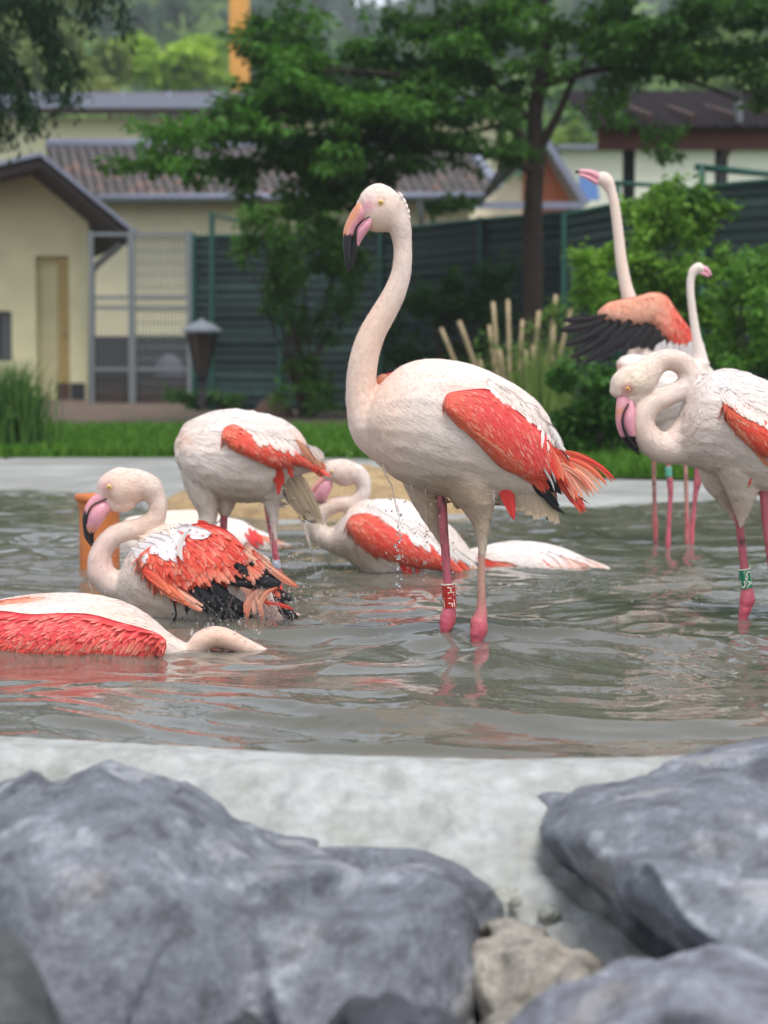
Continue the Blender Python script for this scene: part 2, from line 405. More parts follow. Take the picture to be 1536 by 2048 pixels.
def rock(label, pts, seed, voxel=0.0075, amp=0.014, near=0.0, base=srgb(108, 111, 118), pale=srgb(170, 173, 178), brown=srgb(122, 114, 102), cat='boulder', name='boulder'):
    v = []; f = []
    for part_ in (pts if isinstance(pts[0], list) else [pts]):
        bm = bmesh.new()
        for px, py, d in part_: bm.verts.new(P(px, py, d * 1.29 - near))
        r = bmesh.ops.convex_hull(bm, input=bm.verts)
        bad = {e for e in list(r['geom_interior']) + list(r['geom_unused']) if isinstance(e, bmesh.types.BMVert)}
        bmesh.ops.delete(bm, geom=list(bad), context='VERTS'); b0 = len(v)
        v += [tuple(q.co) for q in bm.verts]; bm.verts.index_update(); f += [tuple(q.index + b0 for q in g.verts) for g in bm.faces]; bm.free()
    me, co, nn = remesh(v, f, voxel * 1.1, 1)
    wv = np.stack([fbm(co * 5, 2, seed + 20), fbm(co * 5 + 9, 2, seed + 21), fbm(co * 5 + 17, 2, seed + 22)], 1) * .05
    cw = co + wv
    # broken faces: distance to scattered planes gives flat chips with sharp edges between them
    rk = np.random.default_rng(seed); lo, hi = co.min(0) - .02, co.max(0) + .02
    sd_ = lo + (hi - lo) * rk.random((40, 3)); dirs = rk.normal(0, 1, (40, 3)); dirs /= np.linalg.norm(dirs, axis=1)[:, None]
    chip = np.zeros(len(co))
    for a0 in range(0, len(co), 4000):
        dd_ = ((cw[a0:a0 + 4000, None] - sd_[None]) ** 2).sum(2); j = dd_.argmin(1); chip[a0:a0 + 4000] = ((cw[a0:a0 + 4000] - sd_[j]) * dirs[j]).sum(1)
    d = np.clip(chip * .42, -amp * 1.7, amp * 1.4) + amp * .2 * fbm(co * 8, 3, seed) + amp * .26 * fbm(co * 34, 4, seed + 4, .65) - amp * 1.2 * np.clip(fbm(co * 18 + 4, 3, seed + 6) - .25, 0, 1)
    co2 = co + nn * d[:, None]
    tri = [tuple(p.vertices) for p in me.polygons]; bpy.data.meshes.remove(me)
    me, co2, nn = remesh(co2, tri, voxel, 1)
    co2 = co2 + nn * (amp * .16 * fbm(co2 * 38, 4, seed + 31, .65) - amp * .12 * np.abs(vnoise(co2 * 22, seed + 33)))[:, None]; me.vertices.foreach_set('co', co2.astype(np.float32).ravel())
    me.polygons.foreach_set('use_smooth', np.ones(len(me.polygons), bool)); me.update()
    set_cols(me, rock_cols(co2, nn, seed, base, pale, brown))
    c = co2.mean(0); zb = co2[:, 2].min()
    o = ob(name, me, m_rockv, label=label, category=cat); return o
rock('huge pointed grey boulder filling the lower left of the picture', [[
    (215, 1494, 2.10), (190, 1496, 2.02), (110, 1546, 2.12), (-60, 1622, 2.2), (-300, 1740, 2.0), (330, 1572, 2.10), (450, 1650, 2.09), (590, 1718, 2.06),
    (280, 1560, 1.90), (20, 1728, 1.72), (300, 1738, 1.70), (470, 1790, 1.72), (0, 2100, 1.62), (-300, 2150, 1.7), (450, 2300, 1.62), (620, 2100, 1.66), (-300, 1900, 2.3), (400, 1900, 2.3), (0, 1850, 2.4), (620, 1900, 2.2)],
    [(440, 1720, 2.02), (560, 1690, 2.08), (700, 1704, 2.06), (830, 1718, 2.03), (925, 1756, 1.99), (984, 1802, 1.94), (992, 1850, 1.87), (980, 1960, 1.84), (945, 2080, 1.82), (900, 1790, 1.80), (720, 1800, 1.74), (500, 1800, 1.72), (800, 1840, 1.71), (900, 2250, 1.63), (450, 2300, 1.62), (430, 1900, 1.72), (900, 2200, 1.95), (500, 2000, 2.2)]], 3, 0.0068, 0.012)
rock('large grey boulder with a dark undercut face at the right edge', [
    (1056, 1640, 2.02), (1068, 1606, 2.1), (1140, 1574, 2.14), (1300, 1546, 2.18), (1440, 1528, 2.2), (1540, 1488, 2.25), (1700, 1470, 2.25), (2000, 1600, 2.2), (1052, 1680, 1.98),
    (1072, 1712, 1.98), (1290, 1712, 1.72), (1370, 1850, 1.66), (1560, 1965, 1.63), (1900, 2000, 1.65), (1160, 1810, 2.06), (1235, 1900, 2.08), (1300, 1940, 2.04), (1560, 2030, 1.92), (1900, 2060, 2.1), (1500, 1640, 1.85), (1500, 1850, 2.35), (1800, 1850, 2.4)], 12, 0.0068, 0.010)
rock('rounded pale grey boulder in the lower right corner', [
    (1000, 2070, 1.62), (1060, 2000, 1.62), (1130, 1950, 1.63), (1250, 1903, 1.62), (1330, 1890, 1.62), (1420, 1893, 1.61), (1540, 1945, 1.6), (1700, 2010, 1.58), (1100, 2060, 1.45), (1400, 2010, 1.38), (1650, 2120, 1.4), (1000, 2300, 1.5), (1700, 2300, 1.5), (1300, 2300, 1.4), (1300, 2100, 1.75), (1000, 2200, 1.7), (1600, 2200, 1.72)], 23, 0.0058, 0.009, base=srgb(118, 120, 128))
rock('dark shaded boulder cut off by the lower left corner', [
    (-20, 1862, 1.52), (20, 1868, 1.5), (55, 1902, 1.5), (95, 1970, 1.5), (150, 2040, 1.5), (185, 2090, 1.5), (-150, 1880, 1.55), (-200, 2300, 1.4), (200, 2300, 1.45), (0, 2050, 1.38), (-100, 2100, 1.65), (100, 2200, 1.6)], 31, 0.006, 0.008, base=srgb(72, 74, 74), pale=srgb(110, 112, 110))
m_ = dict(base=srgb(146, 140, 130), pale=srgb(172, 168, 158), brown=srgb(122, 108, 96))
rock('pale brownish block of rough concrete between the boulders', [
    (940, 2090, 1.82), (955, 1920, 1.88), (990, 1838, 1.98), (1050, 1845, 2.02), (1130, 1862, 2.03), (1185, 1872, 2.02), (1220, 1900, 2.0), (1150, 1960, 1.8), (1000, 2150, 1.72), (1200, 2150, 1.75), (1250, 2050, 1.95), (1000, 2050, 2.1), (1200, 2000, 2.15)], 44, 0.0055, 0.011, cat='rubble', name='concrete_block', near=.10, **m_)
rock('small rough lump of mortar left of the undercut boulder', [(1062, 1822, 2.1), (1080, 1800, 2.12), (1110, 1798, 2.12), (1132, 1818, 2.1), (1128, 1850, 2.08), (1090, 1862, 2.06), (1060, 1850, 2.08), (1100, 1830, 2.02), (1100, 1840, 2.16)], 51, 0.004, 0.006, cat='rubble', name='mortar_lump', near=.15, base=srgb(150, 152, 144), pale=srgb(190, 190, 180), brown=srgb(120, 118, 108))
rock('pitted mortar lump beside the right end of the huge boulder', [(975, 1790, 2.12), (1000, 1762, 2.16), (1040, 1758, 2.18), (1085, 1775, 2.18), (1070, 1808, 2.12), (1020, 1830, 2.08), (980, 1820, 2.08), (1030, 1800, 2.04), (1020, 1790, 2.22)], 57, 0.004, 0.009, cat='rubble', name='mortar_lump', near=.15, base=srgb(160, 162, 152), pale=srgb(196, 196, 186), brown=srgb(126, 122, 108))
rock('small dark rock standing in for a shaded hollow under the huge boulder', [(432, 2040, 1.56), (470, 2022, 1.56), (510, 2022, 1.56), (540, 2050, 1.55), (480, 2110, 1.5), (430, 2110, 1.52), (540, 2110, 1.55), (480, 2050, 1.48)], 61, 0.004, 0.004, cat='shade_rock', name='shade_rock', base=srgb(50, 51, 54), pale=srgb(80, 80, 84))  # dark base colour stands in for the shade of a hollow
rock('dark rounded rock standing in for shade under the right part of the huge boulder', [(660, 2050, 1.58), (700, 2005, 1.58), (750, 1988, 1.58), (820, 1995, 1.57), (900, 2030, 1.56), (940, 2080, 1.56), (640, 2130, 1.55), (950, 2150, 1.55), (780, 2080, 1.46), (780, 2150, 1.46)], 67, 0.004, 0.005, cat='shade_rock', name='shade_rock', base=srgb(62, 64, 70), pale=srgb(92, 93, 98))  # shade under the boulder put into this rock's dark base colour
# crumbs of mortar lying about on the bank
def crumbs(name, n, px0, px1, py0, py1, s0, s1, c0, c1, **kw):
    base = [(0, 0, 1), (.9, 0, .2), (.3, .85, .1), (-.75, .5, .15), (-.7, -.55, .1), (.3, -.85, .2), (0, 0, -.5)]
    ff = [(0, 1, 2), (0, 2, 3), (0, 3, 4), (0, 4, 5), (0, 5, 1), (6, 2, 1), (6, 3, 2), (6, 4, 3), (6, 5, 4), (6, 1, 5)]
    V = []; Fc = []; C = []
    for i in range(n):
        px, py = rng.uniform(px0, px1), rng.uniform(py0, py1); s = s0 + (s1 - s0) * rng.random() ** 3
        d = float(depth_np(np.array([py]), .052)[0]); d = d if d > 2.9 else (2196 + .50 * 2.87 * 4000) / (py - 757 + 0.50 * 4000) * .995; c = P(px, py, d)
        R = Matrix.Rotation(rng.uniform(0, 6.3), 3, 'Z'); b0 = len(V)
        for q in base: V.append(c + R @ (Vector(q) * s * rng.uniform(.7, 1.2)))
        Fc += [tuple(k + b0 for k in g) for g in ff]; k = rng.random(); C += [np.array(c0)[:3] * (1 - k) + np.array(c1)[:3] * k] * 7
    me = mesh_np(name, np.array(V), np.array(Fc), np.array(C)); return ob(name, me, m_rockv, **kw)
crumbs('rubble_crumbs', 90, 480, 660, 1620, 1720, .003, .011, srgb(70, 70, 58), srgb(150, 148, 134), kind='stuff')
crumbs('rubble_crumbs', 120, 960, 1150, 1730, 1850, .003, .016, srgb(100, 100, 88), srgb(176, 174, 162), kind='stuff')
crumbs('gravel', 150, 80, 1536, 1560, 1840, .0016, .008, srgb(86, 84, 70), srgb(160, 158, 146), kind='stuff')
# ================================================================== BUILDINGS AND FENCES BEHIND THE POND
def gz(d): return 0.212 + 0.12 * min(max((d - 17) / 15, 0), 1)
def X(px, d): return (px - 768) / F * d
def Zp(py, d): return P(768, py, d).z
m_wall = mat('cream_render', srgb(216, 210, 168), .9, noise=.10, nscale=.9, bump=.2, bscale=60)
m_wall2 = mat('pale_render', srgb(222, 212, 178), .9, noise=.05, nscale=2)
m_ochre = mat('ochre_door', srgb(168, 144, 88), .7, noise=.08, nscale=5)
m_brown = mat('brown_boards', srgb(74, 48, 38), .7, noise=.2, nscale=6, stretch=(1, 1, 6))
m_soff = mat('dark_soffit', srgb(48, 36, 34), .9, noise=.2, nscale=5)
m_dark = mat('dark_plinth', srgb(46, 46, 49), .85, noise=.15, nscale=4)
m_zinc = mat('grey_sheet_metal', srgb(128, 132, 148), .45, metal=.3, noise=.08, nscale=4)
m_galv = mat('galvanised_steel', srgb(112, 118, 120), .5, metal=.2, noise=.1, nscale=8)
m_tile = mat('clay_tile', srgb(100, 90, 86), .8, noise=.3, nscale=3, color2=srgb(78, 72, 70), bump=.3, bscale=30)
m_tilew = mat('clay_tile_weathered', srgb(88, 83, 81), .85, noise=.3, nscale=5, color2=srgb(74, 70, 68))
m_net = mat('green_screen', srgb(24, 44, 40), .7, noise=.25, nscale=3, bump=.3, bscale=40)
m_net2 = mat('green_screen_faded', srgb(38, 62, 56), .7, noise=.25, nscale=3)
m_gpost = mat('green_steel', srgb(28, 78, 66), .5, noise=.1, nscale=6)
m_bark = mat('bark', srgb(66, 52, 42), .9, noise=.35, nscale=12, bump=.9, bscale=30, stretch=(1, 1, .25), color2=srgb(46, 38, 32))

# ---- shed on the left
DS = 27.6; zs = gz(DS)
shed = thing('shed', 'cream rendered shed with a dark gabled roof and recessed doorway at the left edge', 'shed', (X(60, DS), DS, zs))
def wallpiece(name, px0, px1, z0, z1, y0, y1, m, par, **k): return box_obj(name, X(px0, DS), X(px1, DS), y0, y1, z0, z1, m, par, **k)
ztop = Zp(300, DS)
def gz_line(px): # underside of the roof over the gable wall
    return Zp(float(np.interp(px, [-260, 90, 190, 275], [420, 322, 405, 468])), DS)
def gable(px0, px1, z0, name='wall'):
    xs = np.unique(np.r_[np.linspace(px0, px1, 12), [90] if px0 < 90 < px1 else []]); mb = MB(); v = []; 
    for yy in (DS, DS + .3):
        for x in xs: v.append((X(x, DS), yy, z0))
        for x in xs: v.append((X(x, DS), yy, gz_line(x) - .02))
    n = len(xs); f = []
    for i in range(n - 1):
        f += [(i, i + 1, n + i + 1, n + i), (2 * n + i + 1, 2 * n + i, 3 * n + i, 3 * n + i + 1), (n + i, n + i + 1, 3 * n + i + 1, 3 * n + i), (i + 1, i, 2 * n + i, 2 * n + i + 1)]
    f += [(0, n, 3 * n, 2 * n), (n - 1, 3 * n - 1, 4 * n - 1, 2 * n - 1)]
    mb.add(v, f); return mb.build(name, m_wall, shed)
gable(-260, 180, Zp(512, DS))
wallpiece('wall', -260, -30, zs, Zp(512, DS) , DS, DS + .3, m_wall, shed)
wallpiece('wall', 26, 75, zs, Zp(512, DS), DS, DS + .3, m_wall, shed)
wallpiece('wall', 141, 180, zs, Zp(512, DS), DS, DS + .3, m_wall, shed)
wallpiece('wall', -30, 26, Zp(622, DS), Zp(512, DS), DS, DS + .3, m_wall, shed)
wallpiece('wall', -30, 26, zs, Zp(722, DS), DS, DS + .3, m_wall, shed)
wn = wallpiece('window', -30, 26, Zp(722, DS), Zp(622, DS), DS + .14, DS + .17, mat('dull_glass', srgb(72, 76, 80), .25), shed)
wallpiece('frame', -4, 0, Zp(722, DS), Zp(622, DS), DS + .11, DS + .139, m_dark, wn); wallpiece('frame', 22, 26, Zp(722, DS), Zp(622, DS), DS + .11, DS + .139, m_dark, wn)
wallpiece('door', 75, 117, zs, Zp(512, DS), DS + .22, DS + .26, m_wall, shed)
wallpiece('door', 117, 141, zs, Zp(514, DS), DS + .06, DS + .30, m_ochre, shed, label='ochre panel put in for the darker right part of the doorway')  # panel added for the darker yellow part of the doorway
dh = MB().tube([P(134, 668, DS + .05), P(134, 668, DS - .0), P(126, 668, DS - .0)], .012, 6).build('handle', m_galv, [c_ for c_ in shed.children if c_.name.startswith('door')][-1])
wallpiece('plinth', 143, 171, zs - .02, Zp(766, DS), DS - .03, DS - .002, m_dark, shed); wallpiece('plinth', 113, 141, zs - .02, Zp(766, DS), DS + .02, DS + .055, m_brown, shed)
MB().add([(X(172, DS), DS + .3, zs), (X(180, DS), DS + .3, zs), (X(180, DS) - .85, DS + 3, zs), (X(172, DS) - .85, DS + 3, zs), (X(172, DS), DS + .3, Zp(430, DS)), (X(180, DS), DS + .3, Zp(430, DS)), (X(180, DS) - .85, DS + 3, Zp(430, DS)), (X(172, DS) - .85, DS + 3, Zp(430, DS))], [(0, 3, 2, 1), (4, 5, 6, 7), (0, 1, 5, 4), (1, 2, 6, 5), (2, 3, 7, 6), (3, 0, 4, 7)]).build('side_wall', m_wall, shed)
# roof: two slabs running back from the gable, overhanging it
def slab(a, b, name, th=.10, y0=DS - 1.1, y1=DS + 3.0):
    ax, az, bx, bz = X(a[0], y0), P(a[0], a[1], y0).z, X(b[0], y0), P(b[0], b[1], y0).z
    v = [(ax, y0, az), (bx, y0, bz), (bx, y0, bz - th), (ax, y0, az - th)]; v += [(q[0] - .3 * (y1 - y0), y1, q[2]) for q in v]
    return MB().add(v, [(0, 1, 2, 3), (7, 6, 5, 4), (0, 4, 5, 1), (1, 5, 6, 2), (2, 6, 7, 3), (3, 7, 4, 0)])
slab((90, 318), (268, 470), 'roof').build('soffit', m_soff, shed); slab((-300, 410), (90, 318), 'roof').build('soffit', m_soff, shed)
slab((88, 303), (272, 458), 'roof', .055, DS - 1.16).build('roof', m_zinc, shed); slab((-300, 396), (88, 303), 'roof', .055, DS - 1.16).build('roof', m_zinc, shed)
MB().beam(P(268, 464, DS - 1.1), P(268, 464, DS - 1.1) + Vector((-1.2, 4.0, 0)), .10, .10).build('gutter', m_galv, shed)
mb = MB().tube([P(245, 478, DS - .4), P(238, 492, DS - .4), P(194, 530, DS - .12), P(184, 545, DS - .1), P(183, 802, DS - .1)], .045, 8); mb.build('downpipe', m_galv, shed, smooth=True)

# ---- mesh gate between the shed and the green fence
DG = 25.5; zg = gz(DG)
gate = thing('mesh_gate', 'grey steel mesh gate between the cream shed and the green fence', 'gate', (X(285, DG), DG, zg))
for px, w_ in ((186, .05), (266, .085), (382, .085)): box_obj('post', X(px, DG) - w_ / 2, X(px, DG) + w_ / 2, DG - .04, DG + .04, zg - .03, Zp(462, DG), m_galv, gate)
for py in (468, 594, 615, 738): box_obj('rail', X(190, DG), X(378, DG), DG - .018, DG + .018, Zp(py + 4, DG), Zp(py - 3, DG), m_galv, gate)
mb = MB()
for px in np.arange(275, 378, 7.2): mb.tube([P(px, 470, DG + .03), P(px, 790, DG + .03)], .0062, 4)
for py in np.arange(478, 790, 24): mb.tube([P(270, py, DG + .035), P(378, py, DG + .035)], .0062, 4)
for px in np.arange(192, 262, 7.2): mb.tube([P(px, 600, DG + .03), P(px, 790, DG + .03)], .0050, 4)
mb.build('wire_mesh', m_galv, gate, kind='stuff')
box_obj('kickboard', X(190, DG), X(378, DG), DG + .05, DG + .07, zg - .02, Zp(756, DG), mat('brown_board', srgb(62, 50, 44), .9, noise=.2, nscale=5), gate)
# grey domed cover behind the gate
a, r = np.meshgrid(np.linspace(0, 2 * np.pi, 28, endpoint=False), np.linspace(0, np.pi / 2, 9)); a = a.ravel(); r = r.ravel()
dd = 26.6; cxd = X(340, dd); V = np.stack([cxd + .21 * np.cos(a) * np.cos(r), dd + .21 * np.sin(a) * np.cos(r), Zp(755, dd) + .31 * np.sin(r)], 1)
i = np.arange(9 * 28).reshape(9, 28); j = np.roll(i, -1, 1)
ob('garden_cloche', mesh_np('garden_cloche', V, np.stack([i[:-1].ravel(), j[:-1].ravel(), j[1:].ravel(), i[1:].ravel()], 1)), mat('dull_plastic', srgb(84, 86, 96), .7), label='grey domed cover on a dark box behind the mesh gate', category='cover')
box_obj('planting_box', X(300, dd), X(380, dd), dd - .25, dd + .25, gz(dd), Zp(755, dd), m_brown, label='dark brown box under the grey domed cover behind the mesh gate', category='box')

# ---- garden lantern
DL = 20.6; zl_ = gz(DL); xl = X(405, DL)
lan = thing('garden_lantern', 'old garden lantern with a pale cap and tapered dark cage beside the gate', 'lantern', (xl, DL, zl_))
def prism(rows, n=6): # rows (radius, z)
    v = [(xl + r_ * math.cos(2 * math.pi * k / n + .4), DL + r_ * math.sin(2 * math.pi * k / n + .4), z_) for r_, z_ in rows for k in range(n)]
    f = [(i * n + k, i * n + (k + 1) % n, (i + 1) * n + (k + 1) % n, (i + 1) * n + k) for i in range(len(rows) - 1) for k in range(n)] + [tuple(range(n))[::-1], tuple((len(rows) - 1) * n + k for k in range(n))]
    return MB().add(v, f)
zz = lambda py: Zp(py, DL)
prism([(.215, zz(664)), (.21, zz(659)), (.10, zz(646)), (.04, zz(642)), (.03, zz(637))], 12).build('cap', mat('pale_zinc', srgb(120, 126, 134), .6, metal=.2), lan)
prism([(.06, zz(745)), (.155, zz(668))]).build('glass', mat('dusty_glass', srgb(70, 62, 52), .3), lan)
for k in range(6):
    an = 2 * math.pi * k / 6 + .4; c_, s_ = math.cos(an), math.sin(an)
    MB().beam((xl + .065 * c_, DL + .065 * s_, zz(748)), (xl + .165 * c_, DL + .165 * s_, zz(664)), .018, .018).build('cage_bar', m_dark, lan)
prism([(.05, zz(815)), (.045, zz(790)), (.03, zz(780)), (.03, zz(758)), (.07, zz(752)), (.07, zz(745))], 10).build('post', m_dark, lan)

# ---- green screened fence: bands of screen strip between posts, from far left to near right
def fence(label, pts, top, bot, nstrip, name='screen_fence'):
    """pts: (px, depth) of posts; top/bot rows given per post"""
    t = thing(name, label, 'fence', (X(pts[0][0], pts[0][1]), pts[0][1], gz(pts[0][1])))
    for (px, d), ty, by in zip(pts, top, bot):
        MB().tube([P(px, by, d - .05), P(px, ty - 6, d - .05)], .028, 8).build('post', m_gpost, t)
    tr = MB().tube([P(px, ty, d - .02) for (px, d), ty in zip(pts, top)], .022, 6).build('top_rail', m_gpost, t)
    for s_ in range(len(pts) - 1):
        (p0, d0), (p1, d1) = pts[s_], pts[s_ + 1]
        for k in range(nstrip):
            f0, f1 = k / nstrip, (k + .93) / nstrip; jt = random.uniform(-.012, .012); f0 += random.uniform(-.006, .006)
            A0 = P(p0, top[s_] + 4 + (bot[s_] - top[s_] - 4) * f0, d0); A1 = P(p0, top[s_] + 4 + (bot[s_] - top[s_] - 4) * f1, d0)
            B0 = P(p1, top[s_ + 1] + 4 + (bot[s_ + 1] - top[s_ + 1] - 4) * f0, d1); B1 = P(p1, top[s_ + 1] + 4 + (bot[s_ + 1] - top[s_ + 1] - 4) * f1, d1)
            o = Vector((0, jt, 0)); th = Vector((0, .012, 0)); tl = Vector((0, -.022, 0))
            v = [A0 + o, B0 + o, B1 + o + tl, A1 + o + tl]; v += [q + th for q in v]
            MB().add(v, [(0, 1, 2, 3), (7, 6, 5, 4), (0, 4, 5, 1), (1, 5, 6, 2), (2, 6, 7, 3), (3, 7, 4, 0)]).build('screen_strip', m_net if random.random() < .7 else m_net2, t)
    # dense backing cloth
    v = []; 
    for (px, d), ty, by in zip(pts, top, bot): v += [P(px, ty + 3, d + .04), P(px, by + 4, d + .04)]
    n = len(pts); MB().add(v + [q + Vector((0, .006, 0)) for q in v], [(2 * i, 2 * i + 1, 2 * i + 3, 2 * i + 2) for i in range(n - 1)] + [(2 * n + 2 * i, 2 * n + 2 * i + 2, 2 * n + 2 * i + 3, 2 * n + 2 * i + 1) for i in range(n - 1)]).build('backing_cloth', m_net, t)
    return t
fence('long dark green screened fence running behind the tall flamingo and the bushes', [(388, 21.8), (560, 21.2), (760, 20.6), (960, 20.0), (1140, 19.4)], [474, 470, 462, 440, 425], [826, 830, 835, 842, 850], 20)
fence('tall green screened fence behind the bright shrub at the right edge', [(1128, 17.7), (1405, 17.0), (1700, 16.2)], [430, 374, 345], [850, 862, 880], 22)
mb = MB().tube([P(424, 826, 21.5), P(424, 424, 21.5)], .03, 8).tube([P(424, 430, 21.5), P(490, 444, 21.3)], .02, 6); mb.build('net_pole', m_gpost, label='tall thin green pole with a short arm beside the lantern', category='pole')

MB().tube([P(1228, 366, 17.2), P(1345, 372, 17.1)], .022, 6).tube([P(1236, 366, 17.2), P(1236, 860, 17.2)], .024, 6).tube([P(1392, 334, 16.9), P(1560, 350, 16.4)], .03, 6).tube([P(1404, 334, 16.85), P(1404, 860, 16.85)], .03, 6).build('tube_frame', m_gpost, smooth=True, label='green tubular frame standing above the fence behind the bright shrub', category='frame')  # green rails on posts, a bare tube frame
# ---- long low building with a tiled roof
DB = 34.0; zb = .33
lowb = thing('long_building', 'long low cream building with a weathered tiled roof behind the green fence', 'building', (X(600, DB), DB, zb))
box_obj('wall', X(150, DB), X(1062, DB), DB + .0, DB + .3, Zp(672, DB), Zp(398, DB), m_wall2, lowb)
box_obj('plinth', X(150, DB), X(1062, DB), DB - .02, DB + .3, zb - .1, Zp(673, DB), m_dark, lowb)
box_obj('fascia', X(200, DB - .6), X(985, DB - .6), DB - .62, DB - .58, Zp(404, DB - .6), Zp(392, DB - .6), m_brown, lowb)
MB().tube([P(195, 396, DB - .72), P(990, 392, DB - .72)], .065, 8).build('gutter', m_zinc, lowb, smooth=True)
# roof plane from eave (y DB-.7, row 388) to ridge (row 292 at DB+3)
ye, yr = DB - .68, DB + 2.9; ze, zr = Zp(389, ye), Zp(292, yr)
def on_roof(px_frac, k): pass
xl0, xl1 = X(120, ye), X(990, ye); xr0, xr1 = X(100, yr) , X(930, yr)
MB().add([(xl0, ye, ze - .05), (xl1, ye, ze - .05), (xr1, yr, zr - .05), (xr0, yr, zr - .05), (xl0, ye, ze - .12), (xl1, ye, ze - .12), (xr1, yr, zr - .12), (xr0, yr, zr - .12)],
         [(0, 1, 2, 3), (7, 6, 5, 4), (0, 4, 5, 1), (1, 5, 6, 2), (2, 6, 7, 3), (3, 7, 4, 0)]).build('roof_deck', m_dark, lowb)
NR, NC = 11, 44; spare = MB()
def tile_mesh(m):
    prof = [(-.5, .0), (-.28, .055), (-.02, .07), (.2, .045), (.34, .0), (.5, .012)]; v = []
    for yv, zt in ((-.5, .035), (.5, 0)):
        for x_, z_ in prof: v.append((x_, yv, z_ + zt))
    for yv, zt in ((-.5, .035), (.5, 0)):
        for x_, z_ in prof: v.append((x_, yv, z_ + zt - .02))
    n = 6; f = [(i, i + 1, n + i + 1, n + i) for i in range(5)] + [(2 * n + i + 1, 2 * n + i, 3 * n + i, 3 * n + i + 1) for i in range(5)] + [(i + 1, i, 2 * n + i, 2 * n + i + 1) for i in range(5)]
    me = bpy.data.meshes.new('tile'); me.from_pydata(v, [], f); me.materials.append(m); return me
tms = [tile_mesh(m_tile), tile_mesh(m_tilew), tile_mesh(mat('clay_tile_red', srgb(112, 90, 82), .8, noise=.3, nscale=3))]
slope = Vector((0, yr - ye, zr - ze)); sl = slope.length; ang = math.atan2(slope.z, slope.y)
for i in range(NR):
    for j in range(NC):
        k = (i + .5) / NR; x0 = xl0 + (xr0 - xl0) * k; x1 = xl1 + (xr1 - xl1) * k
        M = Matrix.Translation((x0 + (x1 - x0) * (j + .5) / NC, ye + (yr - ye) * k, ze + (zr - ze) * k - .03 + random.uniform(-.008, .008))) @ Matrix.Rotation(ang, 4, 'X') @ Matrix.Diagonal(((x1 - x0) / NC * 1.03, sl / NR * 1.08, .6, 1))
        tm = tms[random.choices((0, 1, 2), (6, 5, 2 + 2 * (j < 14)))[0]]
        if i * NC + j >= 300:      # the farthest rows, beyond three hundred
            spare.add([M @ v.co for v in tm.vertices], [tuple(p.vertices) for p in tm.polygons]); continue
        o = bpy.data.objects.new('tile', tm); COL.objects.link(o); o.parent = lowb; o.matrix_parent_inverse = Matrix.Translation(lowb.location).inverted(); o.matrix_basis = M
spare.build('upper_tiles', m_tilew, lowb, kind='stuff')
MB().tube([(xr0, yr, zr + .02), (xr1, yr, zr + .02)], .11, 8).build('ridge_cap', m_zinc, lowb, smooth=True)
MB().beam((xr1, yr, zr + .03), (xl1 + .15, ye - .1, ze - .02), .16, .09).build('hip_cap', m_zinc, lowb)
MB().tube([P(838, 395, DB - .72), P(842, 425, DB - .65), P(842, 470, DB - .1)], .05, 8).build('downpipe', m_galv, lowb)
box_obj('window', X(850, DB), X(935, DB), DB - .02, DB + .002, Zp(420, DB), Zp(398, DB), m_dark, lowb)
# ---- gabled end with orange timber, right of the tree trunk
DO = 30.5
gb = thing('gabled_house', 'gable end clad in orange timber with a grey verge beside the tree trunk', 'building', (X(1060, DO), DO, .33))
def poly_wall(name, pts, d0, d1, m, par):
    v = [P(x, y, d0) for x, y in pts]; v2 = [Vector((q.x, d1, q.z)) for q in v]; n = len(pts)
    return MB().add(v + v2, [tuple(range(n))[::-1], tuple(range(n, 2 * n))] + [(i, (i + 1) % n, n + (i + 1) % n, n + i) for i in range(n)]).build(name, m, par)
m_or = mat('orange_timber', srgb(176, 92, 44), .65, noise=.2, nscale=4, stretch=(1, 1, 5))
poly_wall('wall', [(940, 690), (1140, 690), (1140, 432), (1030, 352), (940, 425)], DO, DO + .3, m_wall2, gb)
for k in range(9):   # vertical boards of the gable
    x0, x1 = 1046 + k * 12.0, 1057 + k * 12.0; f_ = lambda x: float(np.interp(x, [1040, 1078, 1156], [300, 292, 425]))
    poly_wall('board', [(x0, 432), (x1, 432), (x1, f_(x1)), (x0, f_(x0))], DO - .05, DO - .01, m_or, gb)
def vs(a, b, w1_, nm, m, d0=DO - .5, d1=DO + 3):
    nx_, ny_ = (b[1] - a[1]), -(b[0] - a[0]); l = math.hypot(nx_, ny_); nx_, ny_ = nx_ / l * w1_, ny_ / l * w1_
    return poly_wall(nm, [a, b, (b[0] - nx_, b[1] - ny_), (a[0] - nx_, a[1] - ny_)], d0, d1, m, gb)
vs((1082, 278), (1168, 412), -14, 'roof', m_zinc); vs((1000, 350), (1082, 278), -12, 'roof', m_dark)
box_obj('fascia', X(935, DO - .6), X(1162, DO - .6), DO - .65, DO - .6, Zp(418, DO - .6), Zp(404, DO - .6), m_zinc, gb)
box_obj('fascia', X(1062, DO - .5), X(1150, DO - .5), DO - .58, DO - .5, Zp(437, DO - .6), Zp(419, DO - .6), m_or, gb)
